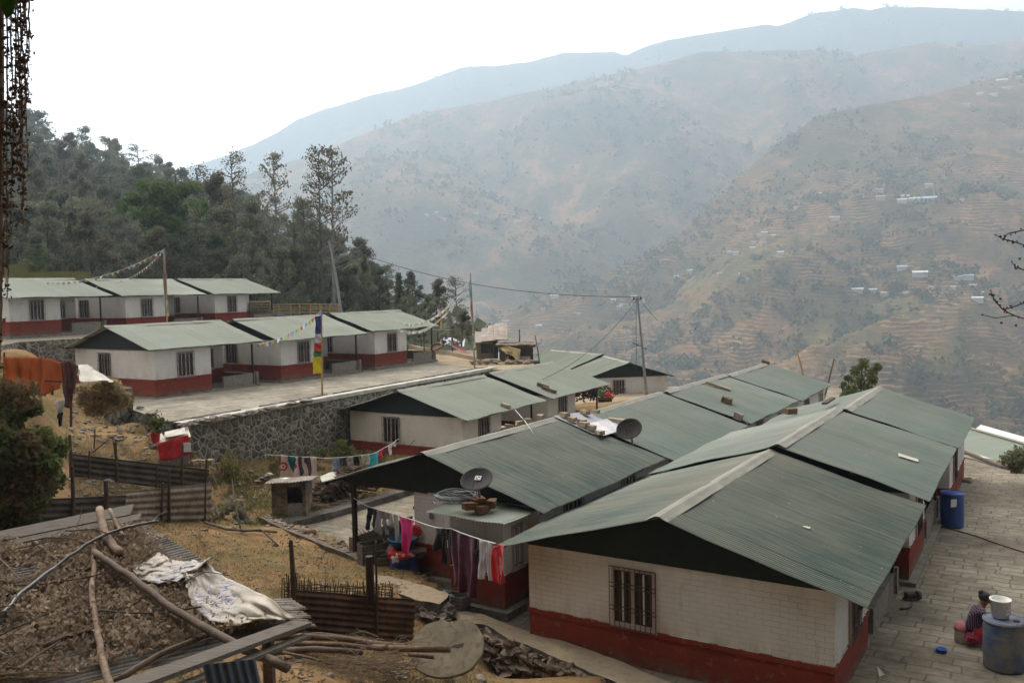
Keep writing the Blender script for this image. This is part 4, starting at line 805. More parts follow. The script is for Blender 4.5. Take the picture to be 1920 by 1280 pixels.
T('s3',185,375,575,112,'pale olive tree left of the big green tree, thin stems showing',1.0,1)
T('b3',215,262,360,392,'ragged skyline tree with the sun shining through its crown',1,1)
T('c1',212,265,360,388,'pointed skyline tree between ragged crowns on the left ridge',.8,1)
T('s2',262,274,375,381,'thin see-through skyline tree at the right end of the left ridge',1.3,1)
T('s1',292,290,380,381,'last bare see-through tree where the left ridge meets the sky',1.3,1)
T('b1',160,255,345,399,'dense skyline tree on the left ridge, second clump from the left',1.5,1)
T('b2',75,212,320,409,'highest dense clump on the left skyline behind the creeper',1.5,1)
T('s1',375,315,560,135,'thin hazy tree right of the big green tree top',.8,1)
T('b3',405,330,560,130,'olive bushy tree between the big green tree and the tall ones',.9,1)
T('b2',480,380,590,112,'dark bushy tree between the left and middle tall trees',.8,1)
T('b1',560,420,600,114,'dark bushy tree under the middle tall tree',.9,1)
T('s2',375,395,570,106,'slim tree in front, beside the big green trunk',.7,1)
# tree and shrubs near the end of the rows
p=WY(1622,760,66); o=empty('tree',WY(1618,775,63),'small olive green tree rising behind the last right-hand roof','tree',0,'garden trees'); cen=[]; m_=MB(); m_.tube([WY(1618,775,63),WY(1614,735,63),WY(1616,690,63)],[.12,.09,.03],6); kk=np.array(o.location)
for x,y,s_ in((1618,682,.55),(1604,695,.5),(1632,700,.6),(1610,712,.6),(1645,688,.4),(1598,728,.45),(1625,725,.6),(1612,742,.5),(1636,712,.45),(1592,745,.4)):
    q=WY(x,y,63+random.uniform(-.5,.5)); m_.tube([WY(1615,725,63),q],[.04,.015],4,cap=False); d=rng.normal(size=(190,3)); d/=np.linalg.norm(d,axis=1)[:,None]; cen.append(np.array(q)+d*rng.random((190,1))**.5*s_*.8-kk)
m_.build('trunk',M_bark,o); v,f=cards(np.concatenate(cen),.13); add_obj('crown',np_mesh('crown',v,f,leaf_mat('olive_leaves',(.17,.19,.07),(.3,.3,.12))),o)
tree('b4',WY(1590,775,62),2.6,'low leafy bush left of the small green tree behind the right-hand roof','garden trees',2,1.3)
for i,(px,yb,Y,h,k,l) in enumerate(((850,650,84,3.2,'s3','dry reedy clump right of the last upper house'),(868,655,80,3.4,'b3','dry bamboo clump before the tumbledown shack'),(790,650,84,2.5,'b2','dark bush under the far eave of the last upper house'),(830,652,80,1.6,'b1','small round dark bush beside the sandy track'),(72,512,95,3,'b4','tiny round green bush behind the leftmost topmost roof'),(655,848,52,2.2,'b4','weedy green bush at the foot of the rubble wall by the side gable'),(620,850,49,1.6,'b3','dry weeds at the foot of the rubble retaining wall'))):
    tree(k,WY(px,yb,Y),h,l,'bushes',i,1.5)
# grassy bank behind the top houses
m_=MB(); q=[W(-60,560,-2.0),W(140,560,-2.0)]
for k,(x0,x1,y,Y) in enumerate(((-40,136,512,90),(-40,52,497,94))): a=WY(x0,y,Y); b=WY(x1,y,Y); m_.box(((a.x+b.x)/2,Y+2,a.z-2),(b.x-a.x,4,4))
o=m_.build('grass_bank',ground_mat('bank_grass',(.2,.17,.06),(.13,.13,.045),(.1,.13,.03))); tag(o,kind='structure')
# ---------------------------------------------------------------- houses across the valley
ORD=['first','second','third','fourth','fifth','sixth','seventh','eighth','ninth','tenth','eleventh','twelfth','thirteenth','fourteenth']
M_tw=simple('far_pale_wall',(.5,.46,.4),.9); M_tr=[simple('far_tin_roof',(.72,.72,.72),.5),simple('far_blue_roof',(.45,.55,.68),.5),simple('far_tan_roof',(.55,.44,.34),.8),simple('far_grey_roof',(.4,.42,.45),.6)]
def far_house(p,wd,label,mt,group):
    az=math.atan2(p.x,p.y); o=empty('far_house',p,label,'house',-az+random.uniform(-.25,.25),group); h=min(3.2,wd*.35)+.8; dp_=wd*.45
    m_=MB(); m_.box((0,0,h/2-1.5),(wd,dp_,h+3)); m_.build('wall',M_tw,o,local=True)
    m_=MB(); e=.6; z=h; t=h+dp_*.28; vs=[(-wd/2-e,-dp_/2-e,z-.2),(wd/2+e,-dp_/2-e,z-.2),(wd/2+e,0,t),(-wd/2-e,0,t),(-wd/2-e,dp_/2+e,z-.2),(wd/2+e,dp_/2+e,z-.2)]; m_.add(vs,[(0,1,2,3),(3,2,5,4)]); m_.build('roof',mt,o,local=True,thick=.25)
CL={'in the village by the green terraces':[(1268,519,9),(1293,508,10),(1349,514,9),(1367,473,9),(1380,475,12),(1388,514,7),(1411,466,10),(1414,455,9),(1424,443,9),(1433,438,12),(1432,457,10),(1451,442,8),(1463,475,12),(1403,524,9)],
'in the upper row on the brown hillside':[(1538,363,7),(1565,410,18),(1492,390,8),(1650,357,12),(1651,371,16),(1697,370,14),(1691,377,16),(1715,375,20),(1742,374,26),(1742,348,14),(1803,376,8)],
'in the right-hand hamlet above the roofs':[(1608,545,20),(1635,546,15),(1660,552,18),(1703,552,18),(1691,503,17),(1725,514,26),(1746,540,10),(1787,539,8),(1796,522,14),(1815,520,18),(1822,538,15),(1833,562,18),(1840,549,7)],
'in the topmost hamlet at the right edge':[(1837,177,10),(1862,178,13),(1888,166,14),(1878,152,18),(1910,145,9),(1812,198,12)],
'low in the haze behind the utility pole':[(1040,556,18),(1150,563,10),(1160,575,8),(1165,572,7),(1018,580,9),(948,604,12),(1010,612,12),(1085,588,8)],
'in the faint high mid-mountain hamlet':[(800,403,8),(818,399,7),(833,411,9),(893,400,8),(972,416,14),(1012,410,7)],
'in the clearing right of the utility pole head':[(1188,558,12),(1205,563,9),(1181,572,9)]}
for cl,lst in CL.items():
    for i,(x,y,w_) in enumerate(sorted(lst)):
        p=on(b3_,x,y+2)
        if not p or p.y>2600: p2=on(b2_,x,y+2); p=p or p2
        if not p: continue
        d=p.length; wd=w_*d/F*.9; far_house(p,wd,'%s tiny house from the left, %s'%(ORD[i],cl),M_tr[(i*7+len(cl))%4 if i%3==0 else (0 if i%2 else 2)],'tiny houses across the valley')
# ---------------------------------------------------------------- unseen trees round the viewpoint, added to shade the near houses
for i,(x,y,h) in enumerate(((-9,-7,26),(4,-9,28),(-20,-2,26),(14,-7,26),(-15,2,22),(-24,12,24),(24,-4,26),(-32,22,24),(-1,-16,34),(34,2,26))):
    z=-3+1.7*max(0,-4-y); tree('w1',(x,y,z-(3 if y>=0 else 0)),h,'unseen great tree added out of view for its shade','added shade trees out of view',i,1.5)
# ---------------------------------------------------------------- board and tin shed roof, lower left
pA=WY(-260,1062,17.2); pB=WY(240,960,18.2); pC=WY(555,1168,13.4); pD=WY(205,1300,9.2); pE=WY(-420,1500,7.0)
sh=empty('shed',WY(300,1150,12)-Vector((0,0,1.5)),'weathered shed roof of boards and tin heaped with leaves and poles','shed')
uD=(pB-pA).normalized(); n_=((pC-pB).cross(pA-pB)).normalized(); n_=n_ if n_.z>0 else -n_
O_=pB; vD=(pC-pB)
def RF(a,b,h=0):                    # a: along the boards away to the left of the right edge, b: 0 top edge .. 1 bottom edge
    P0=pB.lerp(pC,b); L_=-uD; return P0+L_*a+n_*h
Ls=12.5
m_=MB(); m_.corr(RF(0,.02),vD*1.03,-uD*Ls,.13,.022,14,dent=.03,sub=6,Nn=n_); m_.build('tin_sheet',[simple('old_roof_tin',(.27,.25,.23),.6,(.17,.14,.12),1.3,fine=True,metal=.1,stretch=(1,1,1))],sh,thick=.006)
def board(a0,a1,b,w,h=.08,mat=M_wood,tilt=0,t=.05):
    m_=MB(); A=RF(a0,b,h);B=RF(a1,b+tilt,h); d=(B-A); q=Matrix((( (n_.cross(d)).normalized()),d.normalized(),n_)).transposed(); 
    for k in range(1): m_.box((A+B)/2,(w,d.length,t),q,jit=.012)
    return m_.build('board',mat,sh)
board(-.05,9.5,.02,.5); board(-.02,6,.095,.3,.06); board(2.4,8.5,.16,.26,.1,M_woodb,.02); board(.3,5.2,.2,.2,.07)
# long edge board at the bottom right
e0=pC+Vector((.1,-.05,.02)); e1=WY(195,1302,9.4)
m_=MB(); m_.beam(e0,e1,.34,.06); m_.build('edge_board',M_wood,sh)
m_=MB(); m_.beam(e0+Vector((.12,-.2,-.12)),e1+Vector((.12,-.2,-.14)),.16,.05); m_.build('edge_board',M_wood,sh)
# corner post, blue folded sheet under the edge
for px,Y in((502,12.4),):
    t=WY(px,1188,Y); g=G(t.x,t.y); m_=MB(); m_.tube([Vector((t.x,t.y,g.z-.3)),t],[.1,.09],8); m_.build('post',M_pole2,sh)
m_=MB(); a=WY(380,1245,10.2); m_.corr(a,Vector((.55,.25,-.05)),Vector((.35,-.3,-1.2)),.1,.015,3); tag(m_.build('blue_tin_sheet',simple('blue_tin',(.1,.125,.16),.5,metal=.3),origin=a,thick=.006),'bluish bent tin sheet hanging under the shed edge','sheet')
m_=MB()
for i in range(3): a=RF(.05,.85+.05*i,.05); m_.corr(a,vD.normalized()*.5,uD*(.5-.1*i)+Vector((0,0,-.1)),.1,.015,2,Nn=n_)
m_.build('bent_tin_end',M_rust2,sh,thick=.006)
# dry leaf litter: individual curled leaves on the roof
cen=[];N_=42000; rr_=np.random.default_rng(3)
while len(cen)<N_:
    a=rr_.random()*11.5-.0; b=rr_.random(); 
    px_=noise.fractal(Vector((a*.5,b*3.5,4)),.9,2,4)+.5-max(0,.22-b)*5-max(0,.5-a)*1.2
    if px_<rr_.random()*.5-.05: continue
    p=RF(a,b,.05+abs(rr_.normal())*.06+.06*max(0,px_)); cen.append(tuple(p))
cen=np.array(cen); v,f=cards(cen,.058,.5,1.6); o=tag(add_obj('leaf_litter',np_mesh('leaf_litter',v,f,leaf_mat('dry_leaves',(.3,.21,.14),(.6,.49,.36),1.2))),'dry brown fallen leaves strewn over the shed roof','leaves',kind='stuff')
def pole_px(name,pts,rads,mat,label,cat='pole',lift=0,n=9,roof=True):
    """a pole lying on the roof: points (px,py) met with the roof plane, lifted"""
    P=[]
    for q in pts:
        r=ray(q[0],q[1]); P.append(r*((pB+n_*(q[2] if len(q)>2 else .12)).dot(n_)/r.dot(n_)))
    Q=[]
    for i in range(len(P)-1):
        for k in range(4): t=k/4; Q.append(P[i].lerp(P[i+1],t)+Vector((random.uniform(-.012,.012),0,random.uniform(-.012,.012))))
    Q.append(P[-1]); rr=[rads[0]+(rads[1]-rads[0])*i/(len(Q)-1) for i in range(len(Q))]
    rr=[x*.78 for x in rr]; m_=MB(); m_.tube(Q,rr,n); return tag(m_.build(name,mat,origin=P[0],smooth=True),label,cat)
pole_px('pole',[(186,953,.3),(196,1000,.25),(213,1025,.2),(228,1038,.2)],(.1,.11),M_pole,'thick crooked brown log poking up over the top board of the shed roof')
pole_px('pole',[(206,955,.3),(220,985,.2),(232,1005,.2)],(.05,.045),M_pole,'short thin crooked stick beside the thick log at the shed top')
pole_px('pole',[(177,1002,.2),(176,1060,.2),(172,1120,.18),(182,1180,.16),(193,1235,.15),(210,1300,.15)],(.055,.075),M_pole,'long pale peeled pole running down the middle of the shed roof')
pole_px('pole',[(176,1034,.3),(245,1080,.3),(330,1145,.3),(430,1202,.35),(538,1252,.4)],(.075,.085),M_pole2,'long reddish brown pole slanting off the lower right corner of the shed')
pole_px('pole',[(61,1012,.12),(105,1048,.12),(148,1078,.1)],(.05,.05),M_pole2,'short square reddish stick on the left boards of the shed')
pole_px('pole',[(215,1277,.12),(300,1225,.12),(405,1182,.12)],(.065,.055),M_pole2,'straight grey-brown pole lying along the lower edge of the shed roof')
pole_px('pole',[(80,1212,.12),(130,1192,.12),(175,1180,.12)],(.055,.05),M_pole2,'dark half-buried stick left of the pale peeled pole')
pole_px('pole',[(120,1140,.14),(150,1152,.14),(190,1182,.14)],(.04,.035),M_pole2,'curved reddish stick crossing the pale peeled pole')
pole_px('black_pipe',[(0,1158,.18),(40,1110,.22),(100,1065,.2),(160,1022,.3),(205,998,.35),(250,985,.4),(297,977,.5)],(.045,.035),simple('grey_pipe',(.12,.115,.11),.4,spec=.5),'long grey plastic pipe bending over the shed roof','pipe')
pole_px('black_hose',[(55,1110,.1),(66,1145,.1),(60,1170,.1),(30,1215,.1),(-10,1260,.1)],(.025,.025),simple('hose_grey',(.13,.13,.14),.5),'thin grey hose curving at the left of the shed roof','hose')
pole_px('branch',[(-10,1118,.1),(50,1108,.14),(120,1085,.14),(180,1062,.2)],(.05,.03),M_twig,'dark branch across the left of the shed roof','branch')
pole_px('branch',[(115,1135,.1),(200,1145,.2),(290,1150,.2),(377,1137,.3)],(.02,.018),M_twig,'thin dark curved twig sweeping right to the white sack','branch')
pole_px('branch',[(0,1096,.14),(80,1095,.2),(200,1075,.25),(290,1035,.3)],(.02,.008),M_twig,'thin forked twig crossing above the leaf litter','branch')
pole_px('branch',[(300,1085,.5),(340,1092,.35),(385,1072,.35),(430,1078,.5)],(.012,.01),M_iron,'thin dark wire lying over the white sacking','wire')
# loose sticks and twigs in the litter (one tangle nobody could count)
m_=MB(); rr=random.Random(12)
for i in range(520):
    a=rr.uniform(0,10.5); b=rr.uniform(.2,1); an=rr.uniform(-.8,.8) if rr.random()<.7 else rr.uniform(0,3.14); ln=rr.uniform(.3,1.5); a=a if b<.25 else max(a,4+rr.random()*4); P0=RF(a,b,rr.uniform(.14,.28)); d=(uD*math.cos(an)+vD.normalized()*math.sin(an))*ln; mid=P0+d*.5+n_*rr.uniform(-.02,.07)+vD.normalized()*rr.uniform(-.08,.08); r0_=rr.uniform(.008,.028); m_.tube([P0,mid,P0+d],[r0_,r0_*.8,r0_*.5],5,cap=False)
tag(m_.build('twig_litter',[M_twigp]),'tangle of dry sticks among the leaves on the shed roof','sticks',kind='stuff')
m_=MB()
for i in range(150):
    a=rr.uniform(0,9); b=rr.uniform(.15,.9); an=rr.uniform(-1.3,1.3); ln=rr.uniform(.5,1.6); a=a if b<.2 else max(a,4.2+rr.random()*4); P0=RF(a,b,rr.uniform(.16,.3)); d=(uD*math.cos(an)+vD.normalized()*math.sin(an))*ln; r0_=rr.uniform(.008,.02); m_.tube([P0,P0+d*.5+n_*rr.uniform(0,.15),P0+d+n_*rr.uniform(0,.2)],[r0_,r0_*.8,r0_*.4],5,cap=False)
tag(m_.build('dark_twigs',[M_twig]),'dark bare twigs sticking out of the leaf litter on the shed roof','sticks',kind='stuff')
# white sacking: crumpled sheet over the right edge
def sack(name,outline_rows,hs,label,mat,seed,amp=.12,extra=None):
    nu=46; vs=[];fs=[]; nr=len(outline_rows)
    for i in range(nu+1):
        t=i/nu*(nr-1); k=min(int(t),nr-2); f=t-k; a=[outline_rows[k][0][j]*(1-f)+outline_rows[k+1][0][j]*f for j in(0,1)]; b=[outline_rows[k][1][j]*(1-f)+outline_rows[k+1][1][j]*f for j in(0,1)]; h0=hs[k][0]*(1-f)+hs[k+1][0]*f; h1=hs[k][1]*(1-f)+hs[k+1][1]*f
        for j in range(25):
            q=j/24; x=a[0]+(b[0]-a[0])*q; y=a[1]+(b[1]-a[1])*q; h=h0*(1-q)+h1*q+.07; 
            fo=noise.noise(Vector((i*.16,j*.28,seed)))*amp+abs(noise.noise(Vector((i*.2-j*.12,j*.12,seed+3))))*amp*.8+noise.noise(Vector((i*.5,j*.5,seed)))*amp*.1
            r=ray(x+noise.noise(Vector((i*.3,j*.3,seed+7)))*5,y+noise.noise(Vector((i*.3,j*.3,seed+9)))*4); vs.append(r*((pB+n_*(h+fo)).dot(n_)/r.dot(n_)))
    for i in range(nu):
        for j in range(24): a=i*25+j; fs.append((a,a+1,a+26,a+25))
    m_=MB().add(vs,fs); o=m_.build(name,mat,origin=vs[0],smooth=True,thick=.008); return tag(o,label,'sacking')
# worn blue print on the sacking
ms,n0,l0,b0_=newmat('printed_sack'); tc0=n0.new('ShaderNodeTexCoord'); v0=tc0.outputs['Object']
k0=mixc(n0,l0,ramp(n0,l0,tex(n0,l0,v0,1.6,6,.65),.35,.65),(.5,.44,.36),(.66,.59,.5)); k0=mixc(n0,l0,ramp(n0,l0,tex(n0,l0,v0,5,5,.7),.6,.7),k0,(.45,.37,.28))
dn=n0.new('ShaderNodeVectorMath'); dn.operation='DISTANCE'; l0.new(v0,dn.inputs[0]); SKC=dn
l0.new(mixc(n0,l0,mathn(n0,l0,'MULTIPLY',ramp(n0,l0,dn.outputs['Value'],.75,.35),ramp(n0,l0,tex(n0,l0,v0,9,5,.7,(1,2,2)),.52,.58)),k0,(.1,.15,.4)),b0_.inputs['Base Color']); b0_.inputs['Roughness'].default_value=.85; bump(n0,l0,b0_,tex(n0,l0,v0,5,6,.6),.25,.04)
s1=sack('sacking',[((300,1035),(250,1068)),((318,1048),(262,1085)),((345,1052),(300,1092)),((385,1050),(330,1088)),((398,1042),(352,1080))],[(.2,.25),(.12,.1),(.15,.12),(.2,.14),(.5,.2)],'pale crumpled sacking piece nearer the top of the shed edge',ms,1,.02)
s2=sack('sacking',[((352,1068),(348,1086)),((388,1050),(352,1108)),((412,1076),(362,1142)),((455,1096),(395,1162)),((505,1120),(448,1172)),((553,1160),(490,1158))],[(.3,.22),(.3,.12),(.22,.1),(.2,.12),(.25,.12),(.16,.14)],'large white sack with faint blue print spread over the shed corner',ms,4,.05)
w_=ray(395,1135); pt_=w_*((pB+n_*.15).dot(n_)/w_.dot(n_)); SKC.inputs[1].default_value=pt_-s2.location
# ---------------------------------------------------------------- round slab, branches and stones on the near ground
c=WY(838,1212,17.3); sl_=MB(); prof=[]; q=Vector((-.15,-.8,.75)).normalized(); qm=q.to_track_quat('Z','Y').to_matrix(); N_=48; ra=[]
e_1=(WY(908,1212,17.2)-WY(768,1222,17.3))*.5; e_2=(WY(845,1163,17.9)-WY(840,1272,16.9))*.5
vs=[];fs=[]
nn=e_1.cross(e_2).normalized()
out=[]
for i in range(N_):
    t=2*math.pi*i/N_; k=1+.035*noise.noise(Vector((math.cos(t)*2,math.sin(t)*2,1)))*2; x=math.cos(t)*k; y=math.sin(t)*k
    x=min(x,.98+.02*math.sin(9*t)); 
    if y>.75 and x>0: y=.75+(y-.75)*.5+.2*x
    out.append((x,y))
for z in(0,-.09): 
    vs+=[c+e_1*x+e_2*y+nn*(z) for x,y in out]
fs=[tuple(range(N_)),tuple(range(2*N_-1,N_-1,-1))]+[(i,i+N_,(i+1)%N_+N_,(i+1)%N_) for i in range(N_)]
sl_.add(vs,fs); M_slab=simple('mossy_slab',(.27,.22,.15),.9,(.15,.125,.085),1.3,fine=True,bd=.03)
sb=sl_.build('round_slab',M_slab,origin=c); tag(sb,'big round mossy concrete slab leaning beside the rusty tin panel','slab')
hm=MB(); hm.prism([(-.14,-.03),(-.05,.03),(.02,.03),(.13,.06),(.12,-.03),(.02,-.06),(-.08,-.04)],0,.01); hm.v=[tuple((c+e_1*.28+e_2*.02+e_1.normalized()*a+e_2.normalized()*b*.9+nn*(.002+z*.3))-c) for a,b,z in hm.v]
ho_=hm.build('hole',M_post,sb,local=True)
def gpole(pts,rads,mat,label,cat='branch',name='branch',z=.08,n=7):
    P=[]
    for q in pts: g=GP(q[0],q[1]); P.append(g+Vector((0,0,z if len(q)<3 else q[2])))
    m_=MB(); m_.tube(P,[rads[0]+(rads[1]-rads[0])*i/(len(P)-1) for i in range(len(P))],n); return tag(m_.build(name,mat,origin=P[0],smooth=True),label,cat)
def ypole(pts,rads,mat,label,cat='branch',name='branch',n=8):
    P=[WY(*q) for q in pts]; m_=MB(); m_.tube(P,[rads[0]+(rads[1]-rads[0])*i/(len(P)-1) for i in range(len(P))],n); return tag(m_.build(name,mat,origin=P[0],smooth=True),label,cat)
for i,(pts,r_) in enumerate((([(520,1190,18.6),(640,1196,18.5),(700,1205,18.4),(768,1215,17)],(.07,.06)),([(500,1222,18),(590,1216,18),(680,1222,17.8)],(.08,.06)),([(540,1205,18.4),(640,1208,18.2),(720,1216,18)],(.06,.05)),([(505,1196,19),(600,1188,19),(690,1200,18.8)],(.05,.05)),([(700,1212,17.2),(770,1216,16.6),(842,1216,16.2)],(.06,.07)),([(768,1225,16.8),(812,1231,16.5)],(.05,.045)),([(545,1212,18.3),(558,1198,18.1)],(.045,.045)),([(530,1222,17.6),(580,1232,17.5),(625,1245,17.3)],(.03,.02)))):
    ypole(pts,r_,M_pole2 if i%2 else M_woodb,['uppermost dark pole of the heap under the rusty tin panel','lowest long dark pole of the heap under the rusty tin panel','middle pole of the heap under the rusty tin panel','back pole against the foot of the rusty tin panel','long pole end reaching over the round slab','short stick end just below the pole over the round slab','stubby broken stick standing on the pole heap','thin bent stick below the pole heap'][i],'pole','pole')
m_=MB(); rr=random.Random(4)
for i in range(150):
    x=700+rr.gauss(0,1)*48; y=1245+rr.gauss(0,1)*20; Y=17+rr.uniform(-.6,.6); a=WY(x,y,Y); an=rr.uniform(0,6.28); ln=rr.uniform(.3,1.1); d=Vector((math.cos(an),math.sin(an)*.5,rr.uniform(-.15,.35)))*ln; r0_=rr.uniform(.005,.016); m_.tube([a,a+d*.5+Vector((0,0,rr.uniform(-.05,.12))),a+d],[r0_,r0_*.8,r0_*.4],4,cap=False)
tag(m_.build('brushwood',M_twigp,smooth=False),'tangled heap of dry pale brushwood below the rusty tin panel','brushwood',kind='stuff')
gpole([(385,985),(425,998),(455,1000),(478,1000),(520,1003)],(.05,.04),M_pole2,'long dead branch lying on the dry grass left of the low wall',z=.12)
gpole([(452,998),(440,965,.6),(437,945,1.1)],(.035,.012),M_twig,'upright forked twig of the dead branch on the dry grass')
gpole([(455,1000),(490,1008,.3),(522,1028,.1)],(.04,.02),M_twig,'dark lower fork of the dead branch on the dry grass')
gpole([(398,982),(412,990,.4),(404,972,.7)],(.025,.01),M_twig,'crooked twig leaning by the bright tin panel end')
gpole([(570,1003),(590,1006)],(.12,.11),M_woodb,'short sawn log on the low crumbling wall','log','log',.15)
for i,(px,py,s) in enumerate(((640,1015,.1),(750,1270,.12),(620,1268,.1),(745,1110,.1),(605,1098,.12),(668,1110,.1),(560,1240,.09),(840,1275,.14),(900,1275,.16),(480,1080,.08),(440,1030,.09),(520,1070,.07),(600,1045,.07),(365,1003,.1))):
    g=GP(px,py); m_=MB(); s*=.75; m_.blob(g+Vector((0,0,s*.2)),(s*1.4,s*1.1,s*.6),8,5,.3,i*3,rz=i); tag(m_.build('stone',M_stone,origin=g,smooth=True),'loose stone lying in the dry grass near the sheds','stone','loose stones in the grass')
# dry grass and leaf scraps over the near ground
def tufts(name,n,region,mat,label,h0,h1,seed,thr=0):
    r_=np.random.default_rng(seed); vs=[]; k=0; t=0
    while k<n and t<n*8:
        t+=1; px=r_.uniform(*region[0]); py=r_.uniform(*region[1]); g=GP(px,py)
        if inpoly(g.x,g.y,PLAZA) or inpoly(g.x,g.y,TERR) or inpoly(g.x,g.y,UE) or g.y>64: continue
        if noise.fractal(Vector((g.x*.3,g.y*.3,seed)),.9,2,4)<thr: continue
        for b in range(7):
            a=r_.uniform(0,6.28); h=r_.uniform(h0,h1); o=g+Vector((r_.normal()*.1,r_.normal()*.1,-.02)); d=Vector((math.cos(a),math.sin(a),0)); l_=d*h*r_.uniform(.2,.9); s_=Vector((-d.y,d.x,0))*h*.06; vs+=[tuple(o-s_),tuple(o+s_),tuple(o+l_*.5+Vector((0,0,h*.7))+s_*.6),tuple(o+l_+Vector((0,0,h)))]
        k+=1
    f=np.arange(len(vs)).reshape(-1,4); return tag(add_obj(name,np_mesh(name,vs,f,mat)),label,'grass',kind='stuff')
M_gr1=leaf_mat('dry_grass',(.28,.2,.1),(.46,.36,.2),.5); M_gr2=leaf_mat('green_grass',(.11,.12,.04),(.22,.22,.08),.5)
tufts('dry_grass',9000,((240,900),(985,1285)),M_gr1,'dry yellow grass on the near slope',.02,.09,31,-.15)
tufts('green_grass',4200,((240,760),(985,1200)),M_gr2,'thin green grass patches on the near slope',.02,.07,32,.0)
tufts('weeds',2600,((380,800),(830,985)),M_gr2,'green weeds on the waste ground below the retaining wall',.06,.2,33,-.1)
tufts('dry_weeds',2200,((120,900),(740,985)),M_gr1,'dry weeds on the waste ground below the retaining wall',.05,.2,34,-.1)
r_=np.random.default_rng(77); cen=[]
for i in range(5200):
    px=r_.uniform(235,960); py=r_.uniform(890,1279); g=GP(px,py)
    if g.y>45 or inpoly(g.x,g.y,PLAZA) or noise.noise(g*.5)<-.25: continue
    cen.append(tuple(g+Vector((0,0,.02))))
v,f=cards(np.array(cen),.06,.25,1.8); tag(add_obj('fallen_leaves',np_mesh('fallen_leaves',v,f,leaf_mat('scattered_leaves',(.2,.14,.08),(.5,.42,.3),1))),'pale fallen leaves and scraps scattered on the near dirt','leaves',kind='stuff')
tufts('dry_grass',1800,((140,370),(740,930)),M_gr1,'sparse dry grass on the bare dirt bank below the upper houses',.04,.14,35,-.05)
m_=MB(); rr=random.Random(55)
for i in range(1100):
    px=rr.uniform(130,980) if rr.random()<.7 else rr.uniform(130,370); py=rr.uniform(880,1279) if px>370 else rr.uniform(740,960); g=GP(px,py)
    if g.y>46 or inpoly(g.x,g.y,PLAZA) or inpoly(g.x,g.y,TERR): continue
    s=rr.uniform(.02,.06)*(1+(g.y>30)*1.2); m_.blob(g+Vector((0,0,s*.2)),(s*1.4,s,s*.7),5,3,.5,i*.7)
tag(m_.build('clods',[M_stone]),'small stones and earth clods scattered over the near dirt','stones',kind='stuff')
# ---------------------------------------------------------------- bushes on the left slope
def bush_blob(name,spots,mat,label,seed,leaf=.1,n=420):
    r_=np.random.default_rng(seed); cen=[]
    for px,py,Y,s in spots:
        c=WY(px,py,Y); d=r_.normal(size=(n,3)); d/=np.linalg.norm(d,axis=1)[:,None]; cen.append(np.array(c)+d*(r_.random((n,1))**.45)*s*np.array([1,1,.9]))
    v,f=cards(np.concatenate(cen),leaf,.7,1.8); o=add_obj(name,np_mesh(name,v,f,mat)); return tag(o,label,'bush')
M_bu=leaf_mat('bush_leaves',(.085,.11,.03),(.24,.26,.085),.8); M_bu2=leaf_mat('dry_bush_leaves',(.14,.1,.05),(.24,.17,.08),.8)
bush_blob('bush',[(x,y,27+random.uniform(-1.5,1),random.uniform(.3,.62)) for x,y in((20,770),(60,765),(30,810),(70,825),(10,850),(50,860),(85,870),(40,930),(70,940),(0,830),(0,900),(20,970),(60,985),(100,840),(20,900),(60,910),(30,950),(85,900),(-10,930))],M_bu,'large leafy green bush covering the left bank',41,.12,520)
bush_blob('bush',[(x,y,26,random.uniform(.4,.8)) for x,y in((0,980),(15,1000),(-10,880),(5,740),(40,740),(-20,800),(-30,960),(20,880),(50,930),(70,900),(30,1000),(60,860),(45,830))],M_bu2,'dry brown shrub at the left edge under the orange tarpaulin',43,.11,260)
bush_blob('bush',[(x,y,39,random.uniform(.3,.6)) for x,y in((430,865),(440,885),(435,905),(425,925),(445,935),(415,940),(400,925))],leaf_mat('yellow_leaves',(.12,.11,.03),(.24,.21,.06),.8),'spindly yellow green shrub right of the long dark tin fence',44,.1,110)
bush_blob('bush',[(x,y,44,random.uniform(.3,.5)) for x,y in((640,835),(655,845),(628,852),(645,860),(300,782),(308,795),(600,850))],M_bu,'low green weeds at the foot of the rubble wall',45,.09,130)
bush_blob('bush',[(x,y,34,random.uniform(.25,.5)) for x,y in((395,960),(425,955),(450,965),(440,945),(410,975),(460,975))],leaf_mat('pale_leaves',(.2,.17,.11),(.4,.36,.27),.8),'pale dry plant heap left of the small brick privy',46,.11,90)
bush_blob('bush',[(1895,862,38,.45),(1910,855,38,.5),(1905,873,38,.35),(1925,860,38,.6)],leaf_mat('spiky_leaves',(.1,.1,.06),(.25,.26,.14),.8),'spiky grey green shrub on the right edge of the paving',47,.09,300)
m_=MB(); rr=random.Random(8)
for i in range(30): a=WY(427+rr.uniform(-18,18),950,39.2); b=WY(427+rr.uniform(-30,30),850+rr.uniform(0,50),39.2); m_.tube([a,a.lerp(b,.5)+Vector((rr.uniform(-.1,.1),0,0)),b],[.03,.02,.008],4,cap=False)
tag(m_.build('dry_stems',M_twig,origin=WY(427,950,39.2)),'bare dry stems of the shrub beside the long dark tin fence','stems')
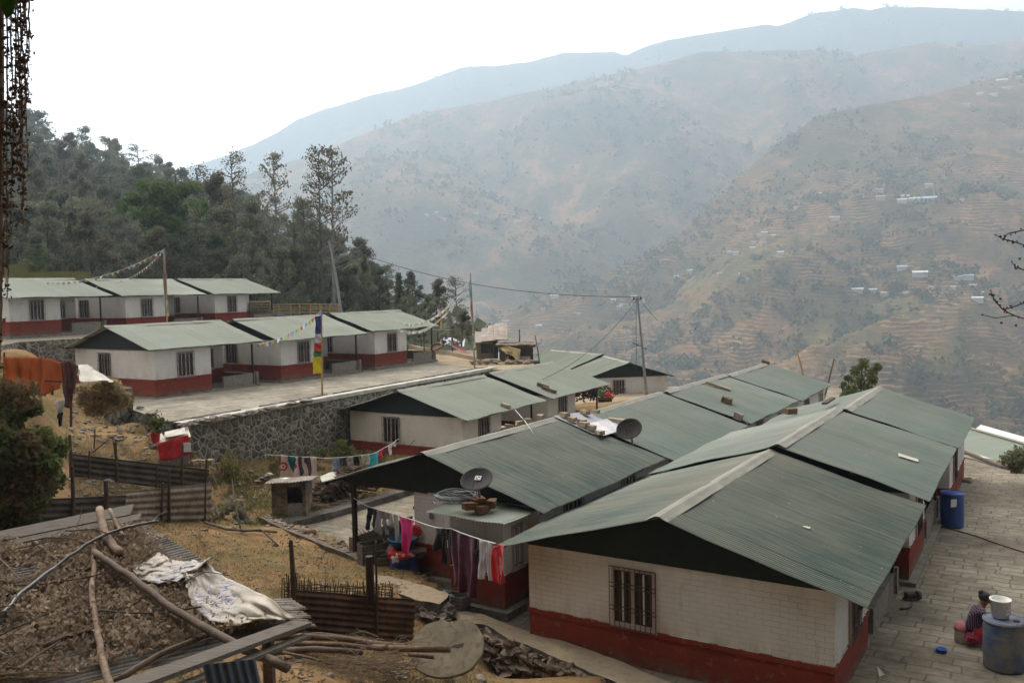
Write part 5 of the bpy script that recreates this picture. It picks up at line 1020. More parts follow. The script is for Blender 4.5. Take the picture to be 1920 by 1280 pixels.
# straw heap and stone stub above the dirt slope
cen=[]
for px,py,s in((160,728,.5),(185,735,.6),(205,730,.55),(220,742,.5),(190,755,.6),(165,750,.5),(215,758,.4),(178,770,.4),(200,720,.5),(232,752,.3)): c=WY(px,py,38.3); d=rng.normal(size=(420,3)); d/=np.linalg.norm(d,axis=1)[:,None]; cen.append(np.array(c)+d*rng.random((420,1))**.4*s*.8*np.array([1.3,1,.5])+rng.normal(size=(420,3))*.06)
v,f=cards(np.concatenate(cen),.06,.6,7); o=add_obj('straw_heap',np_mesh('straw_heap',v,f,leaf_mat('straw',(.34,.25,.13),(.62,.5,.28),1))); tag(o,'dry straw heap under the pale sheet above the dirt slope','straw')
m_=rough_wall((W(205,745,-5.2).x,W(205,745,-5.2).y),(W(238,765,-5.6).x,W(238,765,-5.6).y),-6.6,-4.55,.7,14,12,.09,2); a=W(220,755,-5.4); 
q0,q1=W(205,745,-5.2),W(238,765,-5.6); wallbox(m_,q0,q1,-6.6,-4.6,.62); tag(m_.build('wall_stub',M_dry,origin=a),'broken dark stone wall stub at the corner of the wreath house yard','wall')
# ---------------------------------------------------------------- laundry
def cloth(A,B,ln,mat,label,shape='rect',cat='cloth',seed=0,name='cloth',taper=0,skew=0,grp=None):
    A=Vector(A);B=Vector(B); d=B-A; n=Vector((d.y,-d.x,0)).normalized(); nx=28; ny=26; vs=[];fs=[]; keep=set(); wd=d.length
    for i in range(nx+1):
        for j in range(ny+1):
            s=i/nx;t=j/ny; q=.5+(s-.5)*(1-taper*t); w_=(.03+.06*t)*math.sin(s*wd*9+seed)+.05*t*math.sin(s*wd*17+seed*2)+.05*noise.noise(Vector((s*3,t*3,seed)))
            l_=ln*(1+.1*noise.noise(Vector((s*3.5,seed,1))))
            p=A+d*q+n*w_+Vector((0,0,-l_*t-.03*math.sin(math.pi*s)))+d.normalized()*skew*t+d.normalized()*.03*math.sin(t*5+seed+s*2); vs.append(p)
    for i in range(nx):
        for j in range(ny):
            s=(i+.5)/nx;t=(j+.5)/ny; ok=True
            if shape=='trousers': ok= t<.3 or (abs(s-.5)>.03+.1*(t-.3))
            elif shape=='shirt': ok= (.24<s<.76) or t<.36+.1*math.sin(s*7)
            elif shape=='shorts': ok= t<.55 or abs(s-.5)>.06
            elif shape=='sheet': ok=True
            elif shape=='point': ok= t<.25 or abs(s-.5)<.5*(1.15-t)
            if ok: a=i*(ny+1)+j; fs.append((a,a+1,a+ny+2,a+ny+1))
    m_=MB().add(vs,fs); o=m_.build(name,mat,origin=A,smooth=True,thick=.006); return tag(o,label,cat,grp)
def line(P,label,sag=.03):
    m_=MB(); Q=[]
    for a,b in zip(P,P[1:]):
        for i in range(6): t=i/6; p=a.lerp(b,t); p.z-=sag*4*t*(1-t); Q.append(p)
    Q.append(P[-1]); m_.tube(Q,.012,4); return tag(m_.build('clothesline',M_white,origin=P[0]),label,'clothesline')
cl=cloth_mat
# line 1: rose blanket
Y=38.2; A=WY(526,853,Y); B=WY(594,857,Y-.2)
cloth(A,B,1.62,cl('rose_blanket',(.72,.55,.48),'rose',(.45,.05,.05),1.7),'pink blanket with red roses hanging on the line behind the privy','sheet','blanket',1)
cloth(WY(538,854,Y-.12),WY(560,855,Y-.12),1.0,cl('teal_cloth',(.015,.13,.14)),'dark teal shirt over the left of the rose blanket','point','cloth',2,taper=-.2,skew=.2)
cloth(WY(560,855,Y-.14),WY(583,856,Y-.14),.85,cl('navy_check',(.025,.03,.06),'check',(.1,.06,.07),9),'dark checked trousers over the middle of the rose blanket','trousers','trousers',3)
line([WY(500,851,Y),A,B,WY(622,858,38.6)],'thin clothesline carrying the rose blanket')
# line 2
P2=[WY(622,858,38.6),WY(700,850,39.2),WY(748,822,41.4)]; line(P2,'long clothesline before the side gable, with eight small garments')
def L2(x): t=(x-622)/78 if x<700 else (x-700)/48; a,b=(P2[0],P2[1]) if x<700 else (P2[1],P2[2]); return a.lerp(b,t)+Vector((0,0,-.02))
for i,(x0,x1,ln,c,pat,c2,sh,l) in enumerate(((623,635,.42*1.1,(.2,.28,.42),None,None,'trousers','pale blue jeans, first garment on the long clothesline'),(637,648,.32,(.05,.055,.08),None,None,'shorts','dark navy shorts beside the pale blue jeans'),(651,662,.36,(.45,.42,.4),'spots',(.05,.05,.06),'rect','black and white patterned cloth on the long clothesline'),(663,673,.45,(.015,.015,.018),None,None,'rect','small black cloth on the long clothesline'),(678,692,.38,(.65,.6,.5),None,None,'shorts','cream shorts on the long clothesline'),(693,709,.5,(.05,.5,.55),None,None,'trousers','turquoise trousers on the long clothesline'),(709,717,.3,(.6,.03,.04),None,None,'rect','small red cloth on the long clothesline'),(725,740,.46,(.68,.62,.56),None,None,'shirt','white shirt at the right end of the long clothesline'))):
    cloth(L2(x0),L2(x1),ln*1.15,cl('laundry_%d'%i,c,pat,c2 or (1,1,1),8),l,sh,'garment',i,'garment',grp='small clothes on the long clothesline')
# lines 3 and 4: from the porch post to the near roof tip
pp=HP('M1',.5,-3.43,2.0); tip=WY(930,1027,HP('A1',0,-4.5,0).y)
def L3(x):
    t=(x-663)/(930-663); Y=pp.y+(tip.y-pp.y)*t; y=np.interp(x,[663,688,747,778,816,845,893,922,947],[933,948,965,975,988,990,1008,1016,1022]); return WY(x,y,Y)
line([L3(x) for x in(663,688,747,778,816,845,893,922,930)],'clothesline from the dark porch post to the nearest roof corner',.01)
for i,(x0,x1,yb,c,pat,c2,sh,l,tp) in enumerate(((688,706,992,(.01,.01,.012),None,None,'trousers','short black leggings at the left end of the porch clothesline',0),(707,724,1000,(.3,.29,.31),'stripe',(.14,.14,.17),'trousers','grey striped trousers on the porch clothesline',0),(724,738,990,(.42,.4,.41),'stripe',(.2,.2,.24),'shirt','grey striped shirt on the porch clothesline',0),(738,747,1018,(.52,.5,.52),'stripe',(.3,.3,.35),'trousers','long pale grey scarf next to the pink cloth',0),(747,776,1040,(.66,.02,.19),None,None,'point','bright pink kurta on the porch clothesline',.25),(816,832,1028,(.012,.01,.01),None,None,'rect','black shirt before the lean-to kitchen',0),(832,846,1056,(.01,.01,.01),None,None,'trousers','long black trousers before the lean-to kitchen',0),(846,893,1108,(.07,.008,.03),'spots',(.09,.015,.04),'sheet','big dark maroon sari hanging before the lean-to kitchen',.12),(888,898,1064,(.03,.008,.02),None,None,'rect','narrow dark maroon cloth right of the sari',0),(893,900,1036,(.3,.3,.33),'check',(.02,.02,.03),'rect','small black and white checked cloth',0),(900,922,1085,(.62,.6,.62),'stripe',(.3,.28,.32),'trousers','white striped trousers under the nearest roof corner',.1),(924,947,1092,(.62,.015,.02),None,None,'trousers','bright red trousers hanging under the nearest roof corner',.2))):
    a=L3(x0);b=L3(x1); r=ray((x0+x1)/2,yb); d=((a+b)/2); z=r.z*(d.y/r.y); cloth(a,b,max(.3,((a+b)/2).z-z),cl('wash_%d'%i,c,pat,c2 or (1,1,1),7),l,sh,'garment',i*1.3,'garment',tp)
# orange tarpaulin screen and cloths at the left
def drape(name,label,tops,bots,mat,cat,seed,amp=.15,nx=40,ny=14,thick=.006):
    vs=[];fs=[]
    def at(Lp,t): f=t*(len(Lp)-1); i=min(int(f),len(Lp)-2); return WY(*Lp[i]).lerp(WY(*Lp[i+1]),f-i)
    for i in range(nx+1):
        for j in range(ny+1):
            s=i/nx;t=j/ny; p=at(tops,s).lerp(at(bots,s),t); p.y+=amp*(.4+t)*math.sin(s*nx*.55+seed)*.5+amp*noise.noise(Vector((s*7,t*3,seed))); vs.append(p)
    for i in range(nx):
        for j in range(ny): a=i*(ny+1)+j; fs.append((a,a+1,a+ny+2,a+ny+1))
    return tag(MB().add(vs,fs).build(name,mat,origin=vs[0],smooth=True,thick=thick),label,cat)
drape('tarpaulin','bright orange tarpaulin screen stretched along sticks at the left',[(5,669,33),(45,669,33.5),(80,670,34),(122,680,35)],[(8,735,33),(45,740,33.5),(80,742,34),(112,728,35)],M_orange,'tarpaulin',1,.13,60)
drape('cloth','maroon cloth hanging at the right end of the orange tarpaulin',[(113,680,34.6),(128,676,34.6),(147,685,34.8)],[(122,760,34.5),(128,766,34.5),(143,735,34.7)],M_maroon,'cloth',3,.2,16,14)
drape('cloth','small grey and white rag hung below the maroon cloth',[(104,752,34),(121,748,34)],[(108,772,34),(118,782,34)],M_white,'cloth',5,.1,8,8); drape('cloth','small black rag below the grey and white one',[(108,776,33.9),(118,772,33.9)],[(110,800,33.9),(117,798,33.9)],cl('black_rag',(.02,.015,.015)),'cloth',6,.1,8,8)
for i,(x,yt,yb) in enumerate(((8,660,745),(22,690,740),(50,668,745),(64,690,738),(84,668,742),(98,686,740),(124,676,760),(133,690,800))):
    a=WY(x,yb,33.4+x*.012);b=WY(x+random.uniform(-2,2),yt,33.4+x*.012); m_=MB(); m_.tube([a,b],[.05,.035],6); tag(m_.build('stake',M_twig,origin=a),'dark stake holding up the orange tarpaulin screen','stake','stakes of the tarpaulin screen')
m_=MB(); m_.tube([WY(5,710,33.2),WY(60,712,33.8),WY(120,716,34.6)],.035,6); tag(m_.build('rail',M_twig,origin=WY(5,710,33.2)),'dark horizontal rail across the orange tarpaulin','rail')
drape('sheet','crumpled pale cream sheet on the straw heap beside the wreath house',[(147,684,37.6),(165,683,37.8),(180,695,38),(213,714,38.4)],[(146,713,35.8),(165,717,35.9),(190,713,36.4),(214,716,37.6)],M_sack,'sheet',2,.18,30,14)
# stakes on the dirt slope
for i,(x0,y0,x1,y1) in enumerate(((168,848,201,826),(176,845,178,803),(216,850,211,820))):
    g=GP(x0,y0); a=g+Vector((0,0,-.1)); b=WY(x1,y1,g.y); m_=MB(); m_.tube([a,b],[.035,.02],5); tag(m_.build('stick',M_twig,origin=a),['thin stick slanting over the bare dirt slope','thin upright stick on the bare dirt slope','crooked forked stick on the bare dirt slope'][i],'stick')
# ---------------------------------------------------------------- red-covered stand by the rubble wall
Yr=GP(328,886).y; print('STAND',Yr); c=WY(328,878,Yr); r_=empty('stand',c,'small tin stand draped with a red cloth, a flower pot on top','stand')
m_=MB(); a=WY(297,838,Yr);b=WY(355,826,Yr); e_=WY(297,878,Yr); m_.corr(WY(297,880,Yr),b-a,WY(297,832,Yr)-WY(297,880,Yr),.1,.015,2); m_.build('tin_front',M_tinnew,r_,thick=.01)
m_=MB(); A_=WY(288,832,Yr-.15);B_=WY(358,818,Yr-.15); C_=WY(352,800,Yr+1.3);D_1=WY(296,812,Yr+1.3); m_.add([A_,B_,C_,D_1],[(0,1,2,3)]); m_.build('table_board',M_sack,r_,thick=.05)
for px in(300,354): m_=MB(); m_.box(WY(px,868,Yr+1),(.09,.09,1.9)); m_.build('leg',M_twig,r_)
drape('cloth','bright red cloth thrown over the front of the tin stand',[(294,832,Yr-.28),(325,822,Yr-.28),(353,815,Yr-.28)],[(297,862,Yr-.3),(318,863,Yr-.3),(356,852,Yr-.3)],cl('red_banner',(.6,.03,.035),'spots',(.5,.04,.04),3),'cloth',8,.08,24,10)
m_=MB(); wp=WY(351,838,Yr-.42); m_.box(wp,(.32,.02,.4)); tag(m_.build('paper',M_white,origin=wp),'white printed square on the red cloth','paper')
p=WY(292,829,Yr); r_=empty('flower_pot',p,'red flower pot with a yellow green plant on the stand corner','pot'); m_=MB(); m_.lathe(p,[(.15,0),(.2,.36),(.22,.36),(.22,.42),(.19,.42),(.17,.3),(.01,.3)],14); m_.build('pot',M_red,r_); cen=np.array(p+Vector((.1,0,.75)))+rng.normal(size=(160,3))*np.array([.2,.15,.2]); v,f=cards(cen,.12); k=np.array(rootof(r_).location); add_obj('leaves',np_mesh('leaves',v-k,f,M_bu),r_)
drape('cloth','white and dark rags heaped on the stand top',[(308,812,Yr+.9),(345,800,Yr+.9)],[(308,820,Yr),(352,813,Yr)],M_sack,'cloth',9,.1,14,8)
m_=MB(); 
for i in range(7): m_.rbox(WY(362+i*5,868+random.uniform(-4,4),Yr+.4),(.4,.25,.2),i,jit=.03)
tag(m_.build('stone_heap',M_brick,origin=WY(375,872,Yr)),'small heap of pale blocks right of the red-covered stand','stones')
# ---------------------------------------------------------------- brick privy, woodpile
pv=empty('privy',WY(510,962,35.6),'tiny sooty brick hut with a dark open doorway by the lower yard','hut'); a=WY(477,965,35.2); zb=a.z-.3; zt=WY(477,905,35.2).z
x0=WY(477,0,35.2).x;x1=WY(543,0,35.2).x; m_=MB(); y0=35.1;y1=36.1; dl=WY(506,0,35.2).x; dr=WY(536,0,35.2).x; zd=WY(0,954,35.2).z
m_.box(((x0+dl)/2,y0,(zb+zt)/2),(dl-x0,.14,zt-zb)); m_.box(((dr+x1)/2,y0,(zb+zt)/2),(x1-dr,.14,zt-zb)); m_.box(((dl+dr)/2,y0,zt-.08),(dr-dl,.14,.16)); m_.box((x0+.07,(y0+y1)/2,(zb+zt)/2),(.14,y1-y0-.15,zt-zb)); m_.box((x1-.07,(y0+y1)/2,(zb+zt)/2),(.14,y1-y0-.15,zt-zb)); m_.box(((x0+x1)/2,y1,(zb+zt)/2),(x1-x0,.14,zt-zb))
m_.build('wall',simple('sooty_brick',(.26,.2,.13),.9,(.06,.05,.04),1.6,fine=True),pv); m_=MB(); m_.box(((dl+dr)/2,y0-.02,(zb+zd)/2+.02),(dr-dl-.02,.06,zd-zb)); m_.build('half_door',M_conc,pv)
m_=MB(); m_.corr((x0-.22,y0-.3,zt+.02),(x1-x0+.5,0,.1),(0,1.35,-.1),.13,.02,4,dent=.04); m_.build('roof',M_rust2,pv,thick=.02)
for i,(x,y,s,mm) in enumerate(((498,893,.18,M_dkstone),(506,886,.14,M_brick),(490,899,.2,M_woodb),(533,897,.22,M_white),(520,900,.16,M_white))): p=WY(x,y+4,35.8); m_=MB(); m_.blob(p+Vector((0,0,.02)),(s*1.3,s,s*.5),8,5,.3,i); tag(m_.build('rag' if mm==M_white else 'stone',mm,origin=p),['dark stone weighting the privy roof','round tan stone on the privy roof','brown board scrap on the privy roof','white rag on the privy roof edge','second white rag in the middle of the privy roof'][i],'stone' if mm!=M_white else 'rag')
# stacked firewood: sawn and round ends packed in a long pile
m_=MB(); rr=random.Random(3); L0=GP(596,948);L1=GP(706,925); dd=(L1-L0); dn_=dd.normalized(); nn_=Vector((dn_.y,-dn_.x,0))
for i in range(420):
    t=rr.random(); h=(1-abs(t-.62)**1.6*1.3)*1.35*math.sqrt(rr.random()); p=L0+dd*t+Vector((0,0,h+.05)); ln=rr.uniform(.6,1.1); an=rr.uniform(-.5,.5); d=(nn_*math.cos(an)+dn_*math.sin(an)+Vector((0,0,rr.uniform(-.12,.12)))).normalized(); r0_=rr.uniform(.03,.075); m_.tube([p-d*ln*.5,p+d*ln*.5],[r0_,r0_*.9],5)
tag(m_.build('woodpile',[simple('firewood',(.14,.085,.055),.9,(.045,.03,.022),1.5,fine=True)],origin=L0),'long dark pile of cut firewood between the privy and the porch','woodpile')
m_=MB()
for i in range(60): p=GP(rr.uniform(560,640),rr.uniform(932,958))+Vector((0,0,.12)); an=rr.uniform(-.6,.5); ln=rr.uniform(.8,2.0); d=Vector((math.cos(an),math.sin(an)*.6,rr.uniform(-.15,.2)))*ln; m_.tube([p-d*.5,p+d*.5],[.04,.025],5)
tag(m_.build('loose_branches',M_pole,origin=WY(600,945,36.3)),'loose pale branches spilling off the left end of the woodpile','branches')
drape('sheet','pale plastic sheet thrown over the left of the woodpile',[(600,892,37.6),(636,880,38.6),(662,882,39)],[(604,902,36.9),(640,899,37.6),(662,896,38)],M_sack,'sheet',4,.15,20,8)
# ---------------------------------------------------------------- porch clutter
def drum(name,p,r,h,mat,label,lid=True,cat='barrel',ribs=True,n=28,label_white=False,parts=True):
    o=empty(name,p,label,cat); m_=MB(); P_=[(r*.9,0),(r*.97,h*.03)]
    for k in range(1,30):
        z=k/30; q=1+(.02 if any(abs(z-c)<.018 for c in(.34,.66)) and ribs else 0)-.05*abs(z-.5)**2*2; P_.append((r*q,h*z))
    P_+=[(r*.99,h*.985),(r*.95,h)]
    m_.lathe(p,P_+([(r*.93,h-.03),(.001,h-.03)] if lid else [(r*.9,h*.98),(r*.88,h*.1),(.001,h*.1)]),n); m_.build('body',mat,o,smooth=True); 
    m_=MB(); m_.lathe(p+Vector((0,0,h*.93)),[(r*.98,0),(r*1.03,.01),(r*1.03,h*.045),(r*.98,h*.05)],n); m_.build('rim',mat,o,smooth=True)
    return o
p=W(759,1090,-9.15); d0=drum('barrel',p,.44,1.02,M_blue,'blue plastic drum in the crowded porch, under a red cloth bundle'); top=p+Vector((0,0,1.0))
m_=MB(); m_.box(top+Vector((.1,.05,.04)),(1.25,.8,.06)); tag(m_.build('board',M_woodb,origin=top),'thin board laid across the porch drum','board')
o=empty('basin',top+Vector((0,0,.08)),'round blue plastic basin on the board over the porch drum','basin'); m_=MB(); m_.lathe(top+Vector((-.02,0,.09)),[(.3,0),(.46,.3),(.5,.3),(.47,.34),(.43,.3),(.29,.04),(.001,.04)],24); m_.build('bowl',simple('basin_blue',(.03,.13,.24),.4),o,smooth=True)
def lump(px,py,Y,rad,mat,label,cat,seed,amp=.35,name=None,dz=0): p=WY(px,py,Y)+Vector((0,0,dz)); m_=MB(); m_.blob(p,rad,16,10,amp,seed); return tag(m_.build(name or cat,mat,origin=p,smooth=True),label,cat)
Yp=top.y-.45
lump(755,1041,Yp,(.34,.2,.1),cl('red_bundle',(.55,.04,.02),'spots',(.7,.6,.5),9),'red and white cloth bundle draped over the porch drum','bundle',1)
lump(738,1040,Yp,(.16,.14,.16),M_red,'red bag left of the porch drum top','bag',2); lump(741,1046,Yp-.1,(.12,.1,.12),M_white,'small white sack beside the red bag','bag',3)
lump(786,1040,top.y+.1,(.22,.2,.16),M_woodb,'brown crumpled carton right of the basin','carton',4)
m_=MB(); m_.lathe(W(783,1085,-9.15)+Vector((.1,.6,0)),[(.33,0),(.35,.1),(.35,1.5),(.3,1.55),(.001,1.55)],20); tag(m_.build('container',simple('green_plastic',(.09,.14,.07),.6),origin=W(783,1085,-9.15),smooth=True),'tall dull green container behind the blue porch drum','container')
def crate(px,py,z,size,rz,mat,label,name='crate',cat='crate'):
    p=W(px,py,z); o=empty(name,p,label,cat,rz); w,d,h=size; m_=MB()
    for k in range(4): zz=h*(k+.5)/4; m_.box((0,-d/2,zz),(w,.03,h/4*.86),jit=.006); m_.box((0,d/2,zz),(w,.03,h/4*.86)); m_.box((-w/2,0,zz),(.03,d,h/4*.86)); m_.box((w/2,0,zz),(.03,d,h/4*.86))
    m_.build('slats',mat,o,local=True); m_=MB()
    for x in(-1,1):
        for y in(-1,1): m_.box((x*(w/2-.04),y*(d/2-.04),h/2),(.05,.05,h))
    m_.build('corner_post',mat,o,local=True); m_=MB(); m_.box((0,0,.03),(w-.04,d-.04,.03)); m_.build('bottom',mat,o,local=True); return o
crate(727,1080,-9.1,(.75,.6,.72),.4,M_woodb,'brown wooden crate standing left of the blue porch drum')
crate(795,1088,-9.15,(.6,.5,.35),.9,M_woodb,'small wooden crate right of the green container')
crate(857,1138,-8.95,(.62,.42,.38),-.5,M_wood,'grey slatted box on the path beside the dark blue sack')
lump(838,1131,W(838,1140,-8.95).y,(.22,.2,.32),simple('blue_sack',(.07,.13,.18),.7,(.25,.28,.3),5),'dark blue plastic sack on the path at the kitchen wall','sack',5)
m_=MB(); m_.lathe(W(801,1072,-9.15)+Vector((0,.4,.5)),[(.001,0),(.22,.02),(.3,.1),(.32,.1),(.22,.0)],20,axis=(.2,-1,.3)); tag(m_.build('basin',M_white,origin=W(801,1072,-9.15)),'white round basin leaning inside the dark porch','basin')
m_=MB(); m_.box(W(823,1083,-9.15)+Vector((0,.3,.4)),(.75,.5,.42),Matrix.Rotation(.5,3,'Z'),jit=.04); tag(m_.build('carton',simple('cardboard',(.24,.15,.08),.9),origin=W(823,1083,-9.15)),'open brown carton leaning at the back of the porch','carton')
for i in range(6):
    p=W(790+i*8,1092-i,-9.15)+Vector((0,.3,.1)); lump(790+i*8,1088,p.y,(.16,.13,.13),[M_twig,M_rbrick,M_dkstone,M_bluedull,M_twig,M_orange][i],['small dark pot on the porch floor','red brick scrap on the porch floor','round dark stone on the porch floor','grey blue tin on the porch floor','black kettle on the porch floor','orange pot on the porch floor'][i],['pot','brick','stone','tin','kettle','pot'][i],i+10,.15)
crate(700,1070,-9.0,(.85,.5,.95),.5,simple('old_cupboard',(.16,.12,.09),.9,(.08,.06,.05),3,fine=True),'old battered cupboard at the end of the low wall','cupboard','cupboard')
lump(693,1038,W(700,1070,-9.0).y-.1,(.35,.25,.12),M_dkstone,'grey crumpled bag on top of the old cupboard','bag',21); lump(718,1034,W(700,1070,-9.0).y+.2,(.5,.3,.1),M_wood,'weathered boards heaped beside the old cupboard','boards',22)
m_=MB(); rr=random.Random(6)
for i in range(26): a=WY(690+rr.uniform(-15,45),1020+rr.uniform(-5,8),29.5); b=WY(690+rr.uniform(-40,60),975+rr.uniform(0,30),29.5); m_.tube([a,a.lerp(b,.5)+Vector((rr.uniform(-.1,.1),0,0)),b],[.025,.018,.006],4,cap=False)
tag(m_.build('branches',M_twigp,origin=WY(700,1020,29.5)),'dry bare branches leaning in the dark open porch','branches')
m_=MB(); m_.lathe(WY(783,993,HP('M1',.45,-.7,0).y),[(.001,-.0),(.15,.02),(.19,.1),(.15,.2),(.001,.22)],14,axis=(-.3,-1,0)); tag(m_.build('lantern',M_red,origin=WY(783,993,27.2)),'small round red pot hanging at the wall corner','pot')
m_=MB(); m_.box(HP('M1',.5,-.1,1.95),(.1,.05,.24),Matrix.Rotation(-R(32.86),3,'Z')); tag(m_.build('meter_box',simple('teal_grey',(.12,.2,.19),.6),origin=HP('M1',.5,-.1,1.9)),'small teal meter box on the wall left of the kitchen roof','meter')
# ---------------------------------------------------------------- satellite dishes, bricks and tin on the roofs
def dish(c,ax,rx,ry,mat,matd,base,label,mark=False,updir=Vector((0,0,1))):
    o=empty('satellite_dish',base,label,'satellite dish'); ax=Vector(ax).normalized(); q=ax.to_track_quat('Z','Y').to_matrix(); X=q@Vector((1,0,0)); Yv=q@Vector((0,1,0))
    vs=[];fs=[];nr=8;ns=36
    for i in range(nr+1):
        r_=i/nr
        for j in range(ns): t=2*math.pi*j/ns; vs.append(c+X*math.cos(t)*r_*rx+Yv*math.sin(t)*r_*ry+ax*(.2*r_*r_*rx))
    for i in range(nr):
        for j in range(ns): fs.append((i*ns+j,i*ns+(j+1)%ns,(i+1)*ns+(j+1)%ns,(i+1)*ns+j))
    m_=MB().add(vs,fs); d=m_.build('reflector',mat,o,smooth=True,thick=.012)
    m_=MB(); m_.tube([vs[nr*ns+j] for j in range(ns)]+[vs[nr*ns]],.018,5); m_.build('rim',matd,d)
    m_=MB(); m_.tube([base,c-ax*.05],.035,8); m_.build('mast',M_conc,o)
    f=c+ax*.62*rx-Yv*.1; m_=MB(); m_.tube([c-Yv*ry*.9+ax*.15,f],.015,5); m_.build('feed_arm',M_iron,o)
    if mark:
        m_=MB(); k=c+ax*.03
        for dx,dy,w,h in((-.075,.1,.025,.16),(.075,.1,.025,.16),(0,.17,.13,.022),(0,.1,.13,.022),(0,.03,.13,.022),(-.025,.135,.03,.05),(.03,.065,.03,.05)): m_.box(k+X*dx*1.0+Yv*(dy)+ax*.012,(w,h,.006),q)
        m_.build('printed_mark',M_white,d)
    return o
ba=WY(900,938,HP('M1',-.6,2.55,0).y); cc=WY(895,902,ba.y-.1); rr_x=30*cc.length/F
dish(cc,(-.15,-.5,.85),rr_x,rr_x*.98,simple('dish_dark',(.008,.009,.009),.7),M_iron,ba,'black satellite dish with a white mark on the lean-to kitchen roof',True)
p_=on_roof('M1',1186,832); dish(p_+Vector((-.1,-.1,.55)),(-.45,-.7,.6),.5,.42,simple('dish_rusty',(.03,.025,.018),.8,(.012,.011,.01),3),M_iron,p_,'rusty brown satellite dish at the far roof edge of the middle row')
rb=Matrix.Rotation(-R(32),3,'Z')
for i,(x,y,s) in enumerate(((882,945,(.42,.24,.2)),(905,950,(.42,.26,.2)),(922,940,(.4,.24,.2)),(901,934,(.38,.22,.18)),(890,937,(.36,.22,.16)))):
    Yb=HP('M1',-.85+.25*(i>2),2.55,0).y+.2*(i==2); p=WY(x,y+3,Yb); m_=MB(); m_.rbox(p,s,.4+i*.5,jit=.02); tag(m_.build('brick',M_rbrick,origin=p),['left brick holding down the black dish','front middle brick holding down the black dish','right brick holding down the black dish','back brick at the black dish mast','small back left brick at the black dish mast'][i],'brick')
m_=MB(); rr=random.Random(2); c=WY(856,940,HP('M1',-.5,1.9,0).y)
for k in range(16): q=rr.uniform(.8,1.1); m_.tube([c+Vector((math.cos(t)*.62*q,math.sin(t)*.5*q,.05+.012*k+.04*math.sin(t*3+k))) for t in np.linspace(0,6.28,22)],.011,4)
tag(m_.build('wire_coil',simple('wire',(.22,.22,.22),.5,metal=.6),origin=c),'loose coil of grey wire on the lean-to kitchen roof','wire')
# spare tin sheets weighted with bricks
vs=[on_roof('M1',x,y) for x,y in((1036,783),(1096,776),(1168,806),(1120,824))]
q=HS['M1']; nrm=(q['s']*q['r']+Vector((0,0,1))*q['w']).normalized()
for i,(a,b,c,l) in enumerate((((1034,783),(1100,775),(1140,792),'upper loose ribbed tin sheet on the roof ridge, held by bricks'),((1100,800),(1150,793),(1170,812),'lower loose ribbed tin sheet beside the rusty dish'))):
    A=on_roof('M1',*a)+nrm*(.1+.05*i); B=on_roof('M1',*b)+nrm*(.1+.05*i); 
    if i==0: O_=on_roof('M1',1036,784); U_=on_roof('M1',1096,776)-O_; V_=on_roof('M1',1112,818)-O_
    else: O_=on_roof('M1',1096,802); U_=on_roof('M1',1140,790)-O_; V_=on_roof('M1',1126,824)-O_
    m_=MB(); m_.corr(O_+nrm*(.1+.04*i),U_,V_,.1,.022,4,Nn=nrm); tag(m_.build('tin_sheet',M_tinnew,origin=O_,thick=.006),l,'sheet')
m_=MB(); O_=HP('M1',8.2,0,0); O_.z=q['zb']+ (HS['M1']['pos'].z-q['zb'])+.1; m_.corr(O_,q['d']*1.1,q['s']*-3.2+Vector((0,0,-.93)),.1,.022,3,Nn=Vector((0,0,1))); tag(m_.build('tin_sheet',M_tindark,origin=O_,thick=.006),'loose tin sheet on the hidden left slope, only its ribbed edge showing','sheet')
BR_=[(1056,788,.5,.3),(1070,797,.4,.3),(1088,800,.5,.3),(1092,806,.5,.3),(1105,812,.5,.28),(1094,783,.55,.25),(1113,782,.5,.22),(1122,822,.45,.3),(1153,799,1.1,.2)]
for i,(x,y,l_,w_) in enumerate(BR_):
    p=on_roof('M1',x,y)+nrm*.24; m_=MB(); m_.box(p,(w_*.8,l_*.8,.16),Matrix.Rotation(-R(32)+[1.2,1.4,1.0,1.3,1.25,1.1,1.2,.9,1.25][i],3,'Z'),jit=.02); tag(m_.build('brick',M_brick,origin=p),['uppermost tan brick on the loose tin sheets','second tan brick down the tin sheet edge','third tan brick down the tin sheet edge, left of a pair','fourth tan brick down the tin sheet edge, right of a pair','lowest tan brick on the tin sheet edge','tan brick near the ridge on the loose tin sheets','flat tan block right of the ridge brick','pale broken chunk at the bottom tin sheet corner','long tan block beside the rusty dish'][i],'brick')
for i,(x,y) in enumerate(((955,801),(975,795),(990,790),(1012,783),(945,805))):
    p=WY(x,y-2,HP('M1',7,-1,0).y); m_=MB(); m_.box(p,(.32,.2,.14),Matrix.Rotation(i*.4,3,'Z'),jit=.03); tag(m_.build('brick',M_brick,origin=p),'brick just peeping over the hidden left edge of the middle ridge','brick','bricks peeping over the middle ridge')
